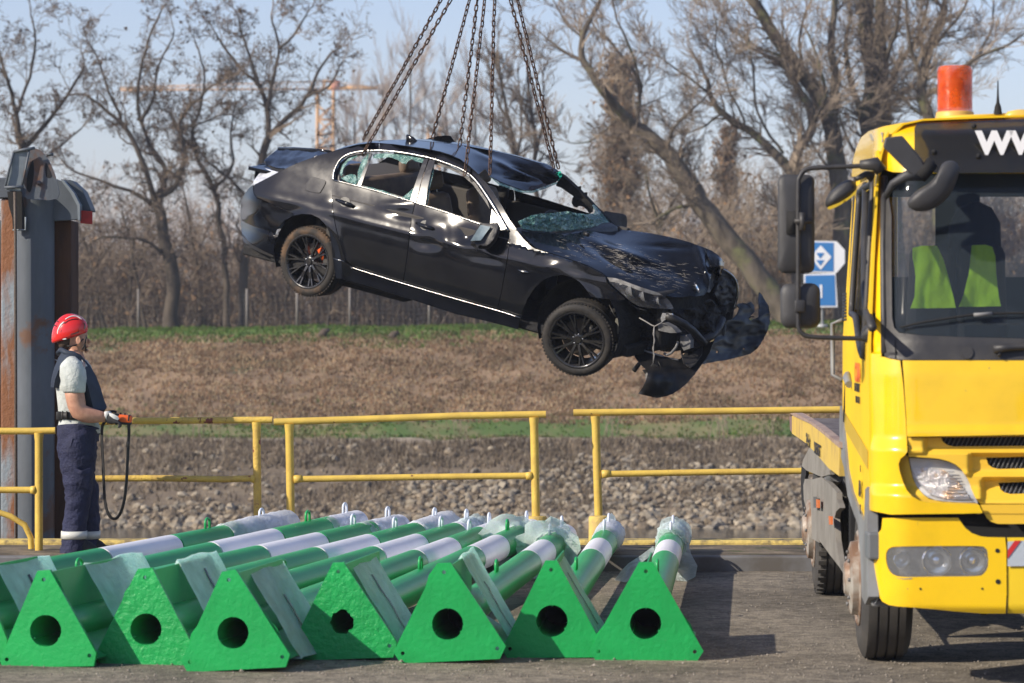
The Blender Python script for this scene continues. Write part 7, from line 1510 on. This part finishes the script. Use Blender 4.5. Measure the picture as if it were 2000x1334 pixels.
# trousers: two legs that merge at the hips, folds, cargo pocket, reflective bands
def leg(dz, x0, shift, seed):
    P = [(x0, 836, .55*dz, 40), (x0-1, 850, .7*dz, 39), (x0-2, 875, dz, 37), (x0-1, 900, dz, 35), (x0, 930, dz, 31), (x0+1+shift*.4, 955, dz, 27.5), (x0+shift*.6, 975, dz, 25), (x0-3+shift*.8, 1000, dz, 23.5), (x0-6+shift, 1025, dz, 23.5), (x0-8+shift, 1048, dz, 23), (x0-9+shift, 1065, dz, 23), (x0-10+shift, 1078, dz, 24.5), (x0-11+shift, 1090, dz, 26), (x0-11+shift, 1095, dz, 23)]
    Q = []
    for i in range(len(P)-1):
        for j in range(3): t = j/3; Q.append(tuple(P[i][k]*(1-t)+P[i+1][k]*t for k in range(4)))
    Q.append(P[-1])
    return limb('trouser_leg', Q, trou, n=26, wr=.13, seed=seed)
lg = leg(-.085, 152, 0, 1); lg2 = leg(.095, 154, 24, 4)
MB().loft([ring(153, 862, 40, 43, 0, 0, 26, 2.3), ring(153, 848, 40, 44, 0, 0, 26, 2.3), ring(153, 834, 39.5, 43.5, 0, 0, 26, 2.3)]).go('trousers_seat', trou, man)
for l_, dz, x0 in ((lg, -.085, 144.5), (lg2, .095, 170.5)):
    MB().loft([ring(x0, 1052, 25.6, 25., dz), ring(x0+.5, 1037, 25.6, 25., dz)]).go('reflective_band', refl, l_)
slab('cargo_pocket', [(146, 918, -.235), (160, 922, -.235), (176, 917, -.205), (176, 924, -.205), (172, 955, -.20), (156, 952, -.215), (148, 935, -.23)], 0, .02, trou, par=lg)
slab('pocket_flap', [(144, 914, -.245), (160, 919, -.247), (177, 914, -.215), (176, 925, -.214), (160, 928, -.246), (148, 922, -.245)], 0, .012, trou, par=lg)
slab('hip_pocket', [(112, 862, -.12), (128, 858, -.19), (142, 856, -.22), (138, 872, -.225), (124, 876, -.19), (113, 872, -.13)], 0, .02, trou, par=lg)
for dz, x0 in ((-.08, 146), (.10, 158)):
    MB().loft([ellipse(Vector((H(x0, 1090).x+dx, YH+dz, .1+z_)), EXX, EYY, a, b, 16, 2.4) for dx, z_, a, b in ((.045, .0, .135, .048), (.045, .03, .137, .05), (.03, .07, .11, .046), (.0, .11, .06, .045), (-.01, .14, .05, .045))]).go('boot', belt_m, man)
# remote control with strap, gloved hands curled round it
rm = MB().box(H(238, 817, -.12), (.145, .10, .055), Matrix.Rotation(R(6), 3, 'Y')).go('remote_control', rem, man, bevel=.012)
tag(rm, None); rm.parent = None; rm.location = WL[rm.name]; og = WL[rm.name]
tag(rm, 'orange and black crane remote control held in the man\'s gloved hands', 'remote control'); 
MB().box(H(240, 826, -.12), (.12, .085, .02), Matrix.Rotation(R(6), 3, 'Y')).go('remote_base', belt_m, rm, bevel=.004)
MB().box(H(253, 816, -.12), (.012, .105, .045), Matrix.Rotation(R(6), 3, 'Y')).go('end_bumper', belt_m, rm, bevel=.004)
for dx in (-.035, .0, .03): MB().tube([H(236, 811, -.12)+Vector((dx, -.01, 0)), H(236, 806, -.12)+Vector((dx, -.01, .0))], .006, 8).go('joystick', belt_m, rm)
def hand(cx, cy, d, sgn, mat):
    n = [H(cx-16, cy-1, d), H(cx-8, cy, d), H(cx, cy+2, d), H(cx+6, cy+3, d)]; e = [(0, 1), (1, 2), (2, 3)]; r_ = [(.026, .030), (.030, .040), (.030, .040), (.022, .034)]
    for k, (w_, L_) in enumerate(((-.030, .9), (-.010, 1.05), (.010, 1.), (.028, .82))):
        b = len(n); o = H(cx+6, cy+3, d)+Vector((0, w_, -.004)); n += [o+Vector((.018, 0, -.004)), o+Vector((.036*L_, 0, -.014)), o+Vector((.040*L_, 0, -.036)), o+Vector((.026*L_, 0, -.048))]
        e += [(3, b), (b, b+1), (b+1, b+2), (b+2, b+3)]; r_ += [.0095, .009, .0085, .007]
    b = len(n); n += [H(cx-4, cy-5, d-.02*sgn), H(cx+6, cy-9, d-.012*sgn), H(cx+14, cy-7, d)]; e += [(1, b), (b, b+1), (b+1, b+2)]; r_ += [.014, .011, .009]
    return body_skin('glove', n, e, r_, mat, man, 1)
g1 = hand(219, 818, -.19, 1, glv); hand(214, 812, -.02, -1, glv)
MB().tube([H(206, 811, -.18), H(213, 812, -.20)], [.030, .034], 14).go('glove_cuff', glw, g1)
slab('glove_back', [(212, 806, -.215), (220, 808, -.232), (230, 813, -.228), (233, 818, -.222), (230, 821, -.224), (222, 818, -.235), (214, 812, -.225)], 0, .012, glw, par=g1)
stp = MB(); P = [H(x, y, -.13) for x, y in cr([(250, 818), (252, 840), (251, 860), (249, 900), (247, 940), (243, 975), (236, 1000), (226, 1013), (214, 1008), (206, 985), (203, 950), (201, 900), (199, 860), (200, 832), (207, 822)], 3, False)]
V = []; F = []
for i, p in enumerate(P):
    t_ = (P[min(i+1, len(P)-1)]-P[max(i-1, 0)]).normalized(); w_ = Vector((t_.z, 0, -t_.x))*.0085; V += [p+w_+Vector((0, -.006, 0)), p-w_+Vector((0, .006, 0))]
for i in range(len(P)-1): F.append((2*i, 2*i+1, 2*i+3, 2*i+2))
build('strap', V, F, belt_m, rm, thick=.008)
MB().box(H(250, 868, -.13), (.024, .03, .04)).go('strap_buckle', belt_m, rm, bevel=.004)

# ------------------------------------------------------------------ thin haze over the river and the far bank
hz = bpy.data.materials.new('haze'); hz.use_nodes = True; nn = hz.node_tree.nodes; nn.clear()
pv = nn.new('ShaderNodeVolumePrincipled'); ho = nn.new('ShaderNodeOutputMaterial'); pv.inputs['Density'].default_value = .0006; pv.inputs['Color'].default_value = (.82, .88, 1, 1); pv.inputs['Anisotropy'].default_value = .2
hz.node_tree.links.new(pv.outputs[0], ho.inputs['Volume'])
h_ = MB().box((0, 700, 24), (1500, 1640, 62)).go('haze', hz, smooth=False); h_['kind'] = 'stuff'
tag(h_, 'thin pale haze hanging over the river and the far bank', 'haze')
